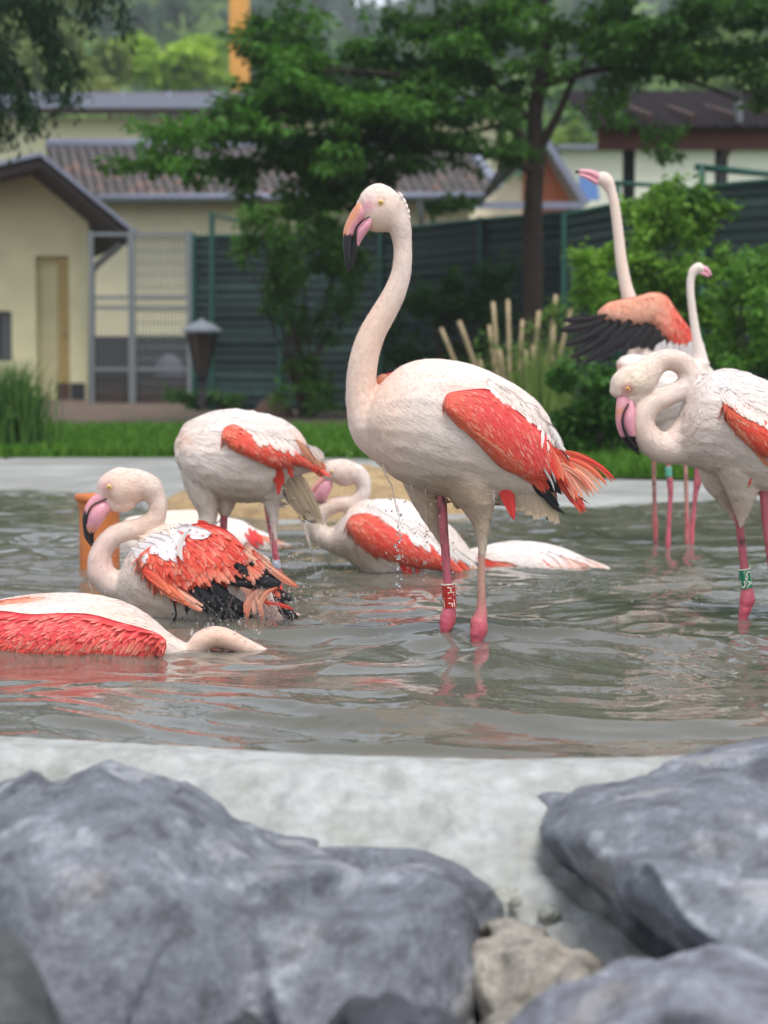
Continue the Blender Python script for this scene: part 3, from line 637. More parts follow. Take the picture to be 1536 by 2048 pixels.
# ---- second building, higher, further back
D2 = 46.0
b2 = thing('upper_building', 'wide cream building with a flat grey sheet roof beyond the tiled one', 'building', (X(400, D2), D2, .33))
box_obj('wall', X(-400, D2), X(1000, D2), D2, D2 + .4, .3, Zp(236, D2), m_wall2, b2)
box_obj('fascia', X(-420, D2), X(1020, D2), D2 - .7, D2 - .62, Zp(236, D2), Zp(220, D2), m_brown, b2)
box_obj('roof_edge', X(-430, D2), X(1025, D2), D2 - .8, D2 - .701, Zp(225, D2), Zp(203, D2), m_zinc, b2)
MB().add([P(-440, 203, D2 - .8), P(1030, 203, D2 - .8), P(1000, 184, D2 + 4), P(-400, 184, D2 + 4)], [(0, 1, 2, 3)]).build('roof', mat('dark_roofing', srgb(84, 82, 94), .7, noise=.2, nscale=2), b2)
for k in range(16):
    px = -400 + k * 92; MB().beam(P(px, 202, D2 - .7), P(px * .985 + 8, 184, D2 + 4), .05, .06).build('roof_seam', m_zinc, b2)
# ---- white building behind the pavilion on the right
D3 = 52.0
b3 = thing('white_building', 'low white walled building seen under the dark pavilion roof', 'building', (X(1350, D3), D3, .33))
box_obj('wall', X(1120, D3), X(1800, D3), D3, D3 + .4, .3, Zp(300, D3), mat('white_render', srgb(226, 224, 206), .9, noise=.03), b3)
box_obj('roof_edge', X(1110, D3), X(1820, D3), D3 - .4, D3 + 4, Zp(300, D3), Zp(293, D3), m_zinc, b3)
pan = poly_wall('panel', [(1158, 352), (1192, 345), (1200, 400), (1160, 402)], D3 - 6, D3 - 5.9, mat('blue_board', srgb(92, 128, 190), .5), None); pan['label'] = 'small blue board standing before the white building, behind a flamingo head'; pan['category'] = 'board'; pan.name = 'blue_board'
# ---- dark pavilion on the right
DP = 22.0; m_shelt = mat('dark_roof_sheet', srgb(36, 31, 33), 1.0, spec=.1, noise=.3, nscale=5)
pv = thing('pavilion', 'open pavilion with dark posts and a brown edged roof behind the right hand bushes', 'pavilion', (X(1400, DP), DP, gz(DP)))
for px in (1253, 1436): box_obj('post', X(px, DP) - .06, X(px, DP) + .06, DP - .06, DP + .06, gz(DP) - .02, Zp(262, DP), m_dark, pv)
box_obj('post', X(1700, DP) - .06, X(1700, DP) + .06, DP - .06, DP + .06, gz(DP) - .02, Zp(262, DP), m_dark, pv)
box_obj('fascia', X(1190, DP - 1), X(1850, DP - 1), DP - 1.06, DP - 1, Zp(300, DP - 1), Zp(256, DP - 1), mat('redbrown_board', srgb(92, 54, 44), .7, noise=.15, nscale=4), pv)
box_obj('beam', X(1180, DP), X(1850, DP), DP - .05, DP + .05, Zp(262, DP), Zp(240, DP), m_soff, pv)
nb = 34
for k in range(nb):    # corrugated roof sheets
    x0 = X(1165, DP) + k * .105; MB().add([(x0, DP - 1.2, Zp(252, DP - 1.2)), (x0 + .098, DP - 1.2, Zp(252, DP - 1.2) + (.02 if k % 2 else 0)), (x0 + .098, DP + 3, Zp(182, DP + 3) + (.02 if k % 2 else 0)), (x0, DP + 3, Zp(182, DP + 3)),
         (x0, DP - 1.2, Zp(252, DP - 1.2) - .03), (x0 + .098, DP - 1.2, Zp(252, DP - 1.2) - .03), (x0 + .098, DP + 3, Zp(182, DP + 3) - .03), (x0, DP + 3, Zp(182, DP + 3) - .03)], [(0, 1, 2, 3), (7, 6, 5, 4), (0, 4, 5, 1), (1, 5, 6, 2), (2, 6, 7, 3), (3, 7, 4, 0)]).build('roof_sheet', m_shelt, pv)
for k in range(8): MB().beam((X(1190, DP) + k * .45, DP - 1, Zp(262, DP)), (X(1190, DP) + k * .45, DP + 2.9, Zp(205, DP + 3)), .05, .1).build('rafter', m_brown, pv)
MB().tube([P(1475, 195, DP - 1.1), P(1478, 240, DP - 1.1), P(1462, 290, DP - .5), P(1443, 325, DP - .12), P(1443, 420, DP - .12)], .04, 8).build('downpipe', m_galv, pv)
# ---- orange mast
MB().box(X(463, 60), X(501, 60), 60, 60.55, .3, Zp(-60, 60)).build('mast', mat('yellow_paint', srgb(214, 150, 62), .6, noise=.1, nscale=1), label='thick orange yellow mast rising behind the roofs', category='mast')

# ================================================================== TREES AND BUSHES
def leafmesh(name, pts, size, c0, c1, m=m_leaf, parent=None, r=rng, droop=.3, asp=.5, **kw):
    """folded leaf blades at pts (N,3)"""
    n = len(pts); s_ = size * r.uniform(.6, 1.3, n); a = r.uniform(0, 2 * np.pi, n); el = r.normal(-droop, .5, n)
    d = np.stack([np.cos(a) * np.cos(el), np.sin(a) * np.cos(el), np.sin(el)], 1); up = np.stack([0 * a, 0 * a, 0 * a + 1.], 1) + r.normal(0, .45, (n, 3))
    sd_ = np.cross(d, up); sd_ /= np.linalg.norm(sd_, axis=1)[:, None] + 1e-9; nn = np.cross(sd_, d)
    s1 = s_[:, None]; p0 = pts; p1 = pts + d * s1 * .5 + sd_ * s1 * asp * .5 + nn * s1 * .1; p2 = pts + d * s1; p3 = pts + d * s1 * .5 - sd_ * s1 * asp * .5 + nn * s1 * .1
    V = np.stack([p0, p1, p2, p3], 1).reshape(-1, 3); i = np.arange(n) * 4
    k = r.random(n)[:, None]; lump = np.clip(fbm(pts * .9 + 7, 2, 3)[:, None] * 1.4 + .5, 0, 1); k = k * .55 + lump * .45
    c = np.array(c0)[:3] * (1 - k) + np.array(c1)[:3] * k
    return ob(name, mesh_np(name, V, [np.stack([i, i + 1, i + 2], 1), np.stack([i, i + 2, i + 3], 1)], np.repeat(c, 4, 0), smooth=False), m, parent, **kw)
def cloud(px, py, d, rx, ry, n, rd=None, r=rng, core=.45):
    """n points in a lumpy ellipsoid, radii in photo pixels at that distance"""
    q = r.normal(0, 1, (n, 3)); q /= np.linalg.norm(q, axis=1)[:, None]; q *= (r.random(n) ** core)[:, None]
    s_ = d / F; c = np.array(P(px, py, d)); rd = rd if rd is not None else rx * s_ * .8
    return c + q * np.array([rx * s_, rd, ry * s_])
def branchline(mb, pts, r0, r1, n=7):
    A = catmull(np.array([tuple(p_) for p_ in pts]), 5); k = len(A); mb.tube([Vector(q) for q in A], [r0 + (r1 - r0) * i / (k - 1) for i in range(k)], n)

# the broad tree right of centre
DT = 18.6
tree = thing('tree', 'broad leafy tree with a slim dark trunk and layered branches over the pond', 'tree', tuple(P(1066, 850, DT)))
mb = MB(); branchline(mb, [P(1066, 846, DT), P(1064, 700, DT), P(1066, 560, DT), P(1066, 420, DT), P(1072, 330, DT)], .105, .085, 10); branchline(mb, [P(1072, 335, DT), P(1070, 230, DT), P(1085, 140, DT), P(1090, 60, DT), P(1075, -80, DT)], .08, .045)
mb.build('trunk', m_bark, tree, smooth=True)
for pts, r0 in (([P(1078, 300, DT), P(1120, 220, DT - .1), P(1160, 130, DT - .3), P(1230, 30, DT - .6)], .05), ([P(1072, 320, DT), P(1020, 250, DT - .2), P(930, 190, DT - .5), P(800, 150, DT - .9), P(640, 140, DT - 1.3)], .05), ([P(1070, 250, DT), P(1010, 190, DT), P(940, 110, DT), P(820, 60, DT)], .035),
                ([P(1068, 345, DT), P(990, 310, DT - .3), P(860, 290, DT - .8), P(640, 260, DT - 1.6), P(420, 280, DT - 2)], .045), ([P(1085, 170, DT), P(1200, 140, DT), P(1340, 150, DT - .4), P(1480, 200, DT - .8)], .045), ([P(1070, 240, DT), P(960, 260, DT + .3), P(700, 330, DT), P(560, 380, DT)], .03)):
    mb = MB(); branchline(mb, pts, r0, r0 * .25); mb.build('branch', m_bark, tree, smooth=True)
r2 = np.random.default_rng(21); pts = []
for (px, py, rx, ry, n, dd) in [
    (620, 130, 120, 75, 1500, -1.0), (760, 110, 110, 80, 1500, -.6), (880, 90, 120, 65, 1300, -.4), (700, 200, 210, 55, 2300, -1.0), (560, 205, 90, 40, 800, -1.3), (480, 215, 60, 34, 420, -1.5), (850, 210, 150, 60, 1600, -.6), (960, 150, 90, 70, 1000, 0),
    (560, 270, 120, 40, 1000, -1.4), (420, 265, 110, 26, 480, -1.8), (330, 268, 60, 14, 150, -2), (300, 325, 60, 14, 150, -2), (380, 315, 80, 16, 240, -1.9), (640, 300, 110, 45, 900, -1.0), (580, 350, 110, 50, 1200, -1.0), (480, 360, 60, 34, 420, -1.2), (690, 380, 70, 40, 600, -.6), (640, 400, 90, 40, 650, -.6),
    (820, 290, 130, 26, 600, -.7), (930, 285, 120, 30, 800, -.6), (1010, 300, 50, 24, 260, -.5), (1010, 220, 60, 60, 500, .2), (1000, 80, 90, 50, 700, 0), (1060, 20, 90, 34, 600, -.3), (1130, 60, 60, 40, 300, 0), (1180, 90, 60, 60, 420, -.2), (1030, 110, 50, 40, 300, -.2),
    (1260, 60, 110, 60, 1300, -.6), (1380, 60, 120, 70, 1500, -.7), (1500, 90, 110, 100, 1500, -.9), (1270, 130, 90, 44, 700, -.5), (1400, 130, 120, 40, 900, -.8), (1230, 235, 36, 34, 160, -.4), (1220, 190, 40, 40, 160, -.4),
    (1325, 285, 40, 34, 200, -.6), (1250, 60, 60, 60, 500, -1), (600, 40, 70, 30, 260, -.6), (930, 30, 70, 26, 300, 0), (560, 160, 60, 40, 400, -1.3), (760, 340, 60, 30, 260, -.6), (870, 330, 60, 18, 150, -.5), (760, 20, 50, 20, 60, 0), (900, 410, 60, 16, 160, -.4), (1500, 20, 100, 40, 700, -.7), (1110, 150, 40, 40, 140, 0), (1000, -80, 160, 60, 1100, 0), (1180, -100, 160, 70, 1200, 0), (1360, -70, 150, 60, 1200, -.5), (1080, -220, 200, 80, 1300, 0), (1500, -60, 120, 60, 900, -.6), (860, -40, 90, 30, 300, 0), (1250, -250, 180, 80, 1100, 0), (940, -200, 120, 60, 600, 0), (1120, -360, 160, 70, 900, 0), (1600, 60, 120, 120, 900, -.8), (360, 262, 90, 20, 260, -1.9), (280, 322, 60, 12, 110, -2), (350, 325, 80, 14, 200, -1.9), (760, 250, 160, 40, 900, -1), (700, 330, 120, 34, 600, -.8), (560, 90, 90, 50, 600, -1), (1000, 20, 120, 40, 500, 0), (840, 140, 110, 50, 700, -.3)]:
    # each bough is a few flat sprays of leaves
    n = int(n * (1.15 if px < 1000 else .9))
    for k in range(9):
        pts.append(cloud(px + r2.normal(0, rx * .50), py + r2.normal(0, ry * .50), DT + dd + r2.normal(0, .4), rx * r2.uniform(.3, .6), ry * r2.uniform(.14, .34), n // 9, rd=.45, r=r2, core=.5))
leafmesh('crown', np.vstack(pts), .095, srgb(22, 52, 22), srgb(86, 138, 44), parent=tree, r=r2, kind='stuff')
# conifer boughs hanging in at the top left
DC = 15.5
con = thing('conifer', 'dark hanging boughs of a conifer reaching in at the upper left corner', 'tree', tuple(P(-260, 820, DC)))
mb = MB(); branchline(mb, [P(-260, 850, DC), P(-262, 300, DC), P(-255, -300, DC)], .16, .10, 10); mb.build('trunk', m_bark, con, smooth=True)
pts = []; mb = MB()
def bough(a, b_, c_, n, wd):
    A = catmull(np.array([tuple(P(q[0], q[1], DC + q[2])) for q in (a, b_, c_)]), 14); mb.tube([Vector(q) for q in A], [.022 - .018 * i / (len(A) - 1) for i in range(len(A))], 5)
    k = r2.random(n); i = k * (len(A) - 1); j = np.minimum(i.astype(int), len(A) - 2); f_ = (i - j)[:, None]; q = A[j] * (1 - f_) + A[j + 1] * f_
    s_ = DC / F; o = np.stack([r2.normal(0, wd * s_, n), r2.normal(0, .14, n), -np.abs(r2.normal(0, wd * 1.5 * s_, n))], 1); pts.append(q + o)
bough((-255, 60, 0), (-60, -20, -.4), (60, 20, -.5), 500, 16)
for a, b_, c_, n, wd in (((-200, -60, 0), (20, -40, -.4), (150, 180, -.5), 800, 13), ((-200, 0, 0), (-20, 60, -.4), (70, 250, -.6), 700, 14), ((-200, 60, 0), (-60, 120, -.3), (20, 270, -.5), 520, 12), ((-100, -60, 0), (60, -20, -.4), (120, 200, -.2), 600, 12), ((0, -80, -.4), (180, -60, -.5), (165, 30, -.5), 420, 14), ((60, -60, -.4), (210, -90, -.5), (250, 60, -.6), 420, 9), ((120, -70, -.4), (90, 20, -.5), (160, 140, -.6), 500, 12), ((-60, 40, -.4), (0, 100, -.5), (-10, 190, -.5), 380, 12), ((30, 120, 0), (40, 160, -.5), (60, 230, -.5), 260, 10)):
    bough(a, b_, c_, n, wd)
mb.build('branch', m_bark, con, smooth=True)
leafmesh('needles', np.vstack(pts), .085, srgb(20, 40, 26), srgb(48, 78, 44), parent=con, r=r2, droop=.9, asp=.28, kind='stuff')

def bush(name, label, cat, base, clumps, size, c0, c1, d, stems=6, seed=1, sr=.012, asp=.55, droop=.2):
    rr = np.random.default_rng(seed); t = thing(name, label, cat, tuple(P(base[0], base[1], d)))
    pts = [cloud(px + rr.normal(0, rx * .42), py + rr.normal(0, ry * .45), d + dd + rr.normal(0, .15), rx * rr.uniform(.25, .55), ry * rr.uniform(.2, .5), int(n * .2), r=rr, core=.5) for (px, py, rx, ry, n, dd) in clumps for _ in range(8)]
    for (px, py, rx, ry, n, dd) in clumps:      # leafy shoots sticking out of the outline
        for _ in range(4):
            a_ = rr.uniform(-2.9, -.2); l_ = rr.uniform(.8, 1.5); k_ = rr.random(int(n * .06) + 4); x_ = px + np.cos(a_) * rx * l_ * k_ + rr.normal(0, 4, len(k_)); y_ = py + np.sin(a_) * ry * l_ * k_ + rr.normal(0, 4, len(k_))
            pts.append(PA(np.stack([x_, y_], 1), d + dd + rr.normal(0, .06, len(k_))))
    for k in range(stems):
        c = clumps[k % len(clumps)]; mb = MB(); b0 = P(base[0] + rr.uniform(-12, 12), base[1] + 4, d); e = P(c[0] + rr.uniform(-.4, .4) * c[2], c[1] - c[3] * rr.uniform(0, .6), d + c[5])
        branchline(mb, [b0, b0.lerp(e, .5) + Vector((rr.uniform(-.08, .08), rr.uniform(-.1, .1), .05)), e], sr, sr * .3, 6); mb.build('stem', m_bark, t, smooth=True)
    leafmesh('foliage', np.vstack(pts), size, c0, c1, parent=t, r=rr, droop=droop, asp=asp, kind='stuff'); return t
G0, G1 = srgb(54, 100, 30), srgb(140, 184, 70)
bush('shrub', 'tall bright green shrub behind the bird with spread wings', 'shrub', (1330, 900), [(1330, 470, 80, 70, 700, 0), (1400, 430, 70, 60, 480, 0), (1290, 560, 90, 70, 700, 0), (1200, 520, 60, 50, 420, 0), (1215, 600, 60, 50, 400, 0), (1400, 560, 80, 80, 800, 0), (1330, 400, 50, 44, 240, 0), (1180, 560, 40, 60, 260, 0), (1430, 660, 80, 70, 600, 0), (1350, 640, 80, 60, 500, 0), (1300, 430, 60, 50, 300, 0)], .062, G0, G1, 13.2, 12, 5)
bush('shrub', 'green bush with lighter leaves reaching the right edge', 'shrub', (1510, 900), [(1490, 600, 70, 60, 600, 0), (1530, 680, 80, 80, 900, 0), (1560, 560, 60, 40, 400, 0), (1480, 740, 70, 60, 500, 0), (1600, 750, 100, 120, 900, 0), (1500, 540, 60, 36, 240, 0)], .055, G0, srgb(112, 160, 64), 12.4, 8, 6)
bush('shrub', 'lower dense dark green bush below the spread wings', 'shrub', (1220, 925), [(1180, 800, 70, 80, 800, 0), (1240, 850, 90, 60, 800, 0), (1130, 860, 50, 50, 460, 0), (1190, 900, 90, 40, 600, 0), (1300, 800, 80, 90, 600, .3), (1400, 850, 100, 90, 700, .3), (1220, 760, 60, 40, 360, 0)], .055, srgb(36, 76, 30), srgb(84, 132, 52), 12.2, 6, 8)
bush('shrub', 'dark bush with a few bright leaves left of the tall flamingo', 'shrub', (610, 840), [(610, 540, 90, 90, 480, 0), (540, 480, 60, 60, 300, 0), (690, 560, 60, 90, 320, 0), (620, 680, 70, 90, 330, 0), (560, 600, 50, 50, 260, 0), (660, 470, 80, 50, 500, 0), (650, 780, 60, 50, 300, 0), (520, 440, 50, 36, 240, 0), (480, 500, 30, 30, 80, 0)], .085, srgb(34, 66, 28), srgb(104, 156, 58), 19.3, 14, 9, .02)
bush('shrub', 'shadowy dark green bush right behind the neck of the tall flamingo', 'shrub', (900, 840), [(880, 620, 70, 70, 460, 0), (950, 600, 70, 60, 420, 0), (820, 720, 60, 70, 400, 0), (900, 740, 90, 60, 500, 0), (1010, 650, 60, 60, 300, 0), (1000, 560, 50, 40, 160, 0)], .08, srgb(26, 56, 26), srgb(70, 116, 44), 19.0, 8, 10, .02)
bush('plant', 'low leafy weeds at the foot of the lantern', 'plant', (420, 812), [(400, 795, 40, 16, 160, 0), (450, 800, 34, 12, 120, 0), (350, 792, 24, 10, 80, 0)], .09, srgb(44, 84, 34), srgb(90, 134, 60), 21.0, 3, 12)
# tall grass clump at the left edge
xg = rng.normal(15, 34, 900); dg = 12.7 + rng.normal(0, .25, 900)
cl = thing('grass_clump', 'clump of tall green grass at the left edge before the shed', 'grass clump', tuple(P(10, 905, 12.7)))
blades('blade', 900, ((xg - 768) / F * dg, dg), lambda x, y: 0 * x + .14, .22, .62, .016, srgb(42, 78, 30), srgb(86, 122, 54), .55, m_grass, cl, kind='stuff')
bush('plant', 'small leafy weed beside the tall grass at the left edge', 'plant', (20, 910), [(10, 860, 40, 40, 260, 0), (50, 880, 24, 26, 120, 0), (0, 900, 50, 18, 160, 0)], .05, srgb(44, 84, 30), srgb(86, 130, 50), 12.5, 3, 14)
# cut back reed like shrub: every stub is a piece of its own
DK = 16.2
cut = thing('pruned_shrub', 'cut back shrub with pale bare stubs sprouting young leaves behind the wing', 'shrub', tuple(P(1040, 850, DK)))
m_stub = mat('pale_bark', srgb(168, 150, 118), .9, noise=.25, nscale=14, bump=.5, bscale=30)
for (x0, y0, x1, y1, w_) in ((935, 790, 882, 656, 9), (975, 800, 918, 642, 10), (1000, 800, 986, 604, 9), (1020, 810, 1016, 600, 9), (1035, 800, 1045, 640, 9), (1060, 820, 1078, 622, 10), (1085, 830, 1112, 590, 9), (1095, 820, 1141, 618, 10), (1000, 830, 978, 650, 8), (1050, 830, 1052, 700, 8), (1020, 840, 1000, 700, 8), (1100, 840, 1108, 640, 12), (975, 830, 960, 720, 7), (1080, 840, 1066, 690, 8)):
    mb = MB(); a_, b_ = P(x0 * .6 + 1035 * .4, 852, DK), P(x1, y1, DK + random.uniform(-.25, .25)); branchline(mb, [a_, a_.lerp(P(x0, y0, DK), .8), b_], w_ / 2 * DK / F * 1.15, w_ / 2 * DK / F * .9, 8); mb.build('stub', m_stub, cut, smooth=True)
rr = np.random.default_rng(31); pts = [cloud(px, py, DK + .1, rx, ry, n, r=rr) for px, py, rx, ry, n in ((1120, 620, 34, 30, 120), (1100, 680, 60, 60, 200), (1010, 720, 80, 70, 240), (1060, 780, 80, 60, 300), (960, 780, 40, 50, 100), (1140, 760, 30, 80, 160))]
leafmesh('foliage', np.vstack(pts), .06, srgb(58, 96, 38), srgb(128, 166, 72), parent=cut, r=rr, kind='stuff')
xg = rng.normal(1085, 26, 360); dg = DK - .3 + rng.normal(0, .1, 360)
blades('grass_blades', 360, ((xg - 768) / F * dg, dg), lambda x, y: 0 * x + .2, .25, .75, .015, srgb(80, 110, 50), srgb(140, 160, 84), .45, m_grass, cut, kind='stuff')

# trees behind the roofs, each one a thing
def far_tree(label, px, py, rx, ry, d, c0, c1, n, seed, size=.35, conif=False, kind='tree'):
    rr = np.random.default_rng(seed); t = thing('tree', label, 'tree', (X(px, d), d, .33), group='trees behind the roofs')
    mb = MB(); top = P(px, py, d); branchline(mb, [Vector((top.x, d, .3)), Vector((top.x + .2, d, top.z * .6)), top], .16, .06, 7); mb.build('trunk', m_bark, t, smooth=True)
    if conif:
        k = rr.random(n) ** .6; h = P(px, py - ry, d).z - .8; r_ = rx * d / F * k; a = rr.uniform(0, 6.283, n); q = rr.random(n) ** .5
        pts = np.stack([top.x + r_ * np.cos(a) * q, d + r_ * np.sin(a) * q, P(px, py - ry, d).z - k * (h - .5) - .25 * q * r_ + .3 * np.sin(k * 40)], 1)
    else:
        pts = np.vstack([cloud(px + rr.normal(0, rx * .45), py + rr.normal(0, ry * .45), d + rr.normal(0, 1), rx * .5, ry * .42, n // 9, r=rr) for _ in range(9)])
    leafmesh('crown', pts, size, c0, c1, parent=t, r=rr, asp=.7, droop=.4 if not conif else .8, kind='stuff')
far_tree('bright yellow green round tree above the grey roof', 330, 130, 100, 62, 62, srgb(110, 156, 46), srgb(186, 216, 80), 2600, 1, .30)
far_tree('light green tree with brownish tips beside the bright one', 215, 145, 80, 56, 60, srgb(108, 140, 60), srgb(176, 182, 104), 1700, 2, .28)
far_tree('pale olive tree behind the conifer boughs', 60, 90, 110, 90, 58, srgb(112, 136, 74), srgb(176, 186, 116), 2400, 3, .28)
far_tree('small yellow green tree just left of the mast', 415, 145, 55, 40, 61, srgb(112, 154, 54), srgb(180, 206, 84), 1100, 4, .26)
far_tree('dark green tree rising behind the broad tree', 640, 150, 110, 50, 64, srgb(34, 66, 38), srgb(66, 104, 56), 1800, 5, .32)
far_tree('mid green tree seen through the gap right of the trunk', 1130, 235, 60, 60, 60, srgb(78, 120, 62), srgb(132, 172, 96), 1200, 6, .28)
far_tree('yellowish bush like tree above the white wall', 1150, 272, 50, 28, 55, srgb(92, 128, 52), srgb(150, 176, 80), 700, 7, .22)
far_tree('green tree behind the pavilion roof', 1420, 150, 160, 80, 62, srgb(80, 116, 60), srgb(150, 176, 98), 2400, 8, .30)
far_tree('pale green tree above the right end of the roofs', 960, 200, 80, 60, 66, srgb(80, 118, 66), srgb(142, 174, 100), 1400, 9, .3)

# ---- wooded hillside
hx = np.linspace(-110, 130, 90); hy = np.linspace(85, 420, 60); HX, HY = np.meshgrid(hx, hy)
def hill(x, y):
    pxh = 768 + x / y * F
    ridge = np.interp(pxh, [-600, 0, 300, 520, 660, 780, 860, 1000, 1300, 1600, 2300], [-60, -50, -40, -20, 120, 150, 110, 60, 60, 50, 40])
    top = CH + (HOR - ridge) / F * 380
    k = np.clip((y - 85) / 295., 0, 1); return .33 + (top - .33) * (k ** .85) - 10 * np.clip((y - 380) / 40, 0, 1)
HZ = hill(HX, HY) + 1.2 * fbm(np.stack([HX.ravel() / 14, HY.ravel() / 14, 0 * HX.ravel()], 1), 3, 5).reshape(HX.shape)
m_hill = mat('hillside', srgb(44, 66, 40), .95, noise=.3, nscale=.05)
ob('hillside', mesh_np('hillside', np.stack([HX.ravel(), HY.ravel(), HZ.ravel()], 1), grid_faces(60, 90)), m_hill, kind='structure')
rr = np.random.default_rng(77); P_ = []; C_ = []
nt_ = 1500; yy = 92 + 290 * rr.random(nt_) ** .8; pp = rr.uniform(-120, 1660, nt_); xx = (pp - 768) / F * yy; zz_ = hill(xx, yy)
for i in range(nt_):
    con_ = (yy[i] > 210 and rr.random() < .8) or rr.random() < .25; n = 46; hgt = rr.uniform(6, 12) if con_ else rr.uniform(4, 7.5); wd = hgt * (.22 if con_ else .42)
    k = rr.random(n); a = rr.uniform(0, 6.283, n)
    if con_: r_ = wd * (1 - k) + .2; q = np.stack([xx[i] + r_ * np.cos(a), yy[i] + r_ * np.sin(a), zz_[i] + hgt * k], 1); c = mix_ = np.array(srgb(66, 98, 76)[:3]) * rr.uniform(.7, 1.2)
    else:
        u = rr.normal(0, 1, (n, 3)); u /= np.linalg.norm(u, axis=1)[:, None]; q = np.array([xx[i], yy[i], zz_[i] + hgt * .6]) + u * np.array([wd, wd, hgt * .42]); c = np.array(srgb(*[(98, 136, 70), (130, 164, 84), (84, 122, 68), (148, 178, 96)][rr.integers(4)])[:3]) * rr.uniform(.8, 1.1)
    P_.append(q); C_.append(np.repeat((c * 1.0)[None], n, 0) * rr.uniform(.75, 1.25, n)[:, None])
P_ = np.vstack(P_); C_ = np.vstack(C_); n = len(P_); s_ = rr.uniform(1.1, 2.2, n)
D_ = rr.normal(0, 1, (n, 3)); D_ /= np.linalg.norm(D_, axis=1)[:, None]; E_ = np.cross(D_, rr.normal(0, 1, (n, 3))); E_ /= np.linalg.norm(E_, axis=1)[:, None]
V = np.stack([P_ - D_ * s_[:, None] * .6, P_ + E_ * s_[:, None] * .45, P_ + D_ * s_[:, None] * .6, P_ - E_ * s_[:, None] * .45], 1).reshape(-1, 3); i = np.arange(n) * 4
ob('forest', mesh_np('forest', V, [np.stack([i, i + 1, i + 2, i + 3], 1)], np.repeat(C_, 4, 0), smooth=False), m_leaf, kind='stuff')
# ---- summer haze over the valley
hm = bpy.data.materials.new('haze'); hm.use_nodes = True; t = hm.node_tree; t.nodes.clear(); o_ = t.nodes.new('ShaderNodeOutputMaterial'); pvn = t.nodes.new('ShaderNodeVolumePrincipled')
pvn.inputs['Density'].default_value = HAZE = 0.0010; pvn.inputs['Color'].default_value = (.93, .97, 1, 1); t.links.new(pvn.outputs[0], o_.inputs['Volume'])
if HAZE: MB().box(-420, 420, -60, 1600, -1.6, 78).build('haze', hm, kind='stuff')
# ================================================================== FLAMINGOS
CREAM = np.array(srgb(226, 211, 201)[:3]); PEACH = np.array(srgb(228, 194, 172)[:3]); WHITE = np.array(srgb(228, 219, 215)[:3])
DIRT_SHADE = np.array(srgb(184, 160, 132)[:3]); CORAL = np.array(srgb(216, 66, 52)[:3]); ROSE = np.array(srgb(224, 56, 72)[:3])  # first tone mixes wet dirt with underside shading put into the colour
ORNG = np.array(srgb(228, 120, 86)[:3]); PALEP = np.array(srgb(232, 172, 146)[:3]); BLACK = np.array((.012, .012, .014))
LEGP = np.array(srgb(184, 92, 106)[:3]); BEAKP = np.array(srgb(218, 152, 166)[:3]); TAUPE = np.array(srgb(172, 152, 126)[:3])

def feather_mat(name, rough=0.75):
    m = bpy.data.materials.new(name); m.use_nodes = True; t = m.node_tree; b = t.nodes['Principled BSDF']
    b.inputs['Roughness'].default_value = rough; b.inputs['Specular IOR Level'].default_value = 0.25
    b.inputs['Sheen Weight'].default_value = 0.15
    b.inputs['Subsurface Weight'].default_value = 0.12; b.inputs['Subsurface Radius'].default_value = (1, .6, .45); b.inputs['Subsurface Scale'].default_value = 0.01
    a = t.nodes.new('ShaderNodeVertexColor'); a.layer_name = 'Col'
    tc = t.nodes.new('ShaderNodeTexCoord'); n = t.nodes.new('ShaderNodeTexNoise'); n.inputs['Scale'].default_value = 160; n.inputs['Detail'].default_value = 6
    t.links.new(tc.outputs['Object'], n.inputs['Vector'])
    mr = t.nodes.new('ShaderNodeMapRange'); mr.inputs[1].default_value = .3; mr.inputs[2].default_value = .7; mr.inputs[3].default_value = .96; mr.inputs[4].default_value = 1.03
    t.links.new(n.outputs['Fac'], mr.inputs[0])
    vm = t.nodes.new('ShaderNodeVectorMath'); vm.operation = 'SCALE'; t.links.new(a.outputs[0], vm.inputs[0]); t.links.new(mr.outputs[0], vm.inputs['Scale'])
    t.links.new(vm.outputs[0], b.inputs['Base Color'])
    n3 = t.nodes.new('ShaderNodeTexNoise'); n3.inputs['Scale'].default_value = 260; n3.inputs['Detail'].default_value = 4
    t.links.new(tc.outputs['Object'], n3.inputs['Vector'])
    bp = t.nodes.new('ShaderNodeBump'); bp.inputs['Strength'].default_value = .2; bp.inputs['Distance'].default_value = .0008
    t.links.new(n3.outputs['Fac'], bp.inputs['Height']); t.links.new(bp.outputs[0], b.inputs['Normal'])
    return m
m_down = feather_mat('body_plumage'); m_wing = feather_mat('wing_feathers', .62)
m_black = feather_mat('black_feathers', .42)
m_leg = mat('leg_skin', attr=True, rough=0.42, noise=0.18, nscale=90, bump=.6, bscale=220, spec=.5, sss=.08)
m_beak = mat('beak_horn', attr=True, rough=0.38, noise=0.10, nscale=120, bump=.35, bscale=160, spec=.5, sss=.05)
m_eye = mat('eye_iris', srgb(214, 196, 92), 0.12); m_pup = mat('eye_pupil', (.004, .004, .004, 1), .08)
m_drop = bpy.data.materials.new('water_drop'); m_drop.use_nodes = True
_b = m_drop.node_tree.nodes['Principled BSDF']; _b.inputs['Transmission Weight'].default_value = 1; _b.inputs['Roughness'].default_value = .02; _b.inputs['IOR'].default_value = 1.33
_b.inputs['Base Color'].default_value = (.95, .96, .97, 1)

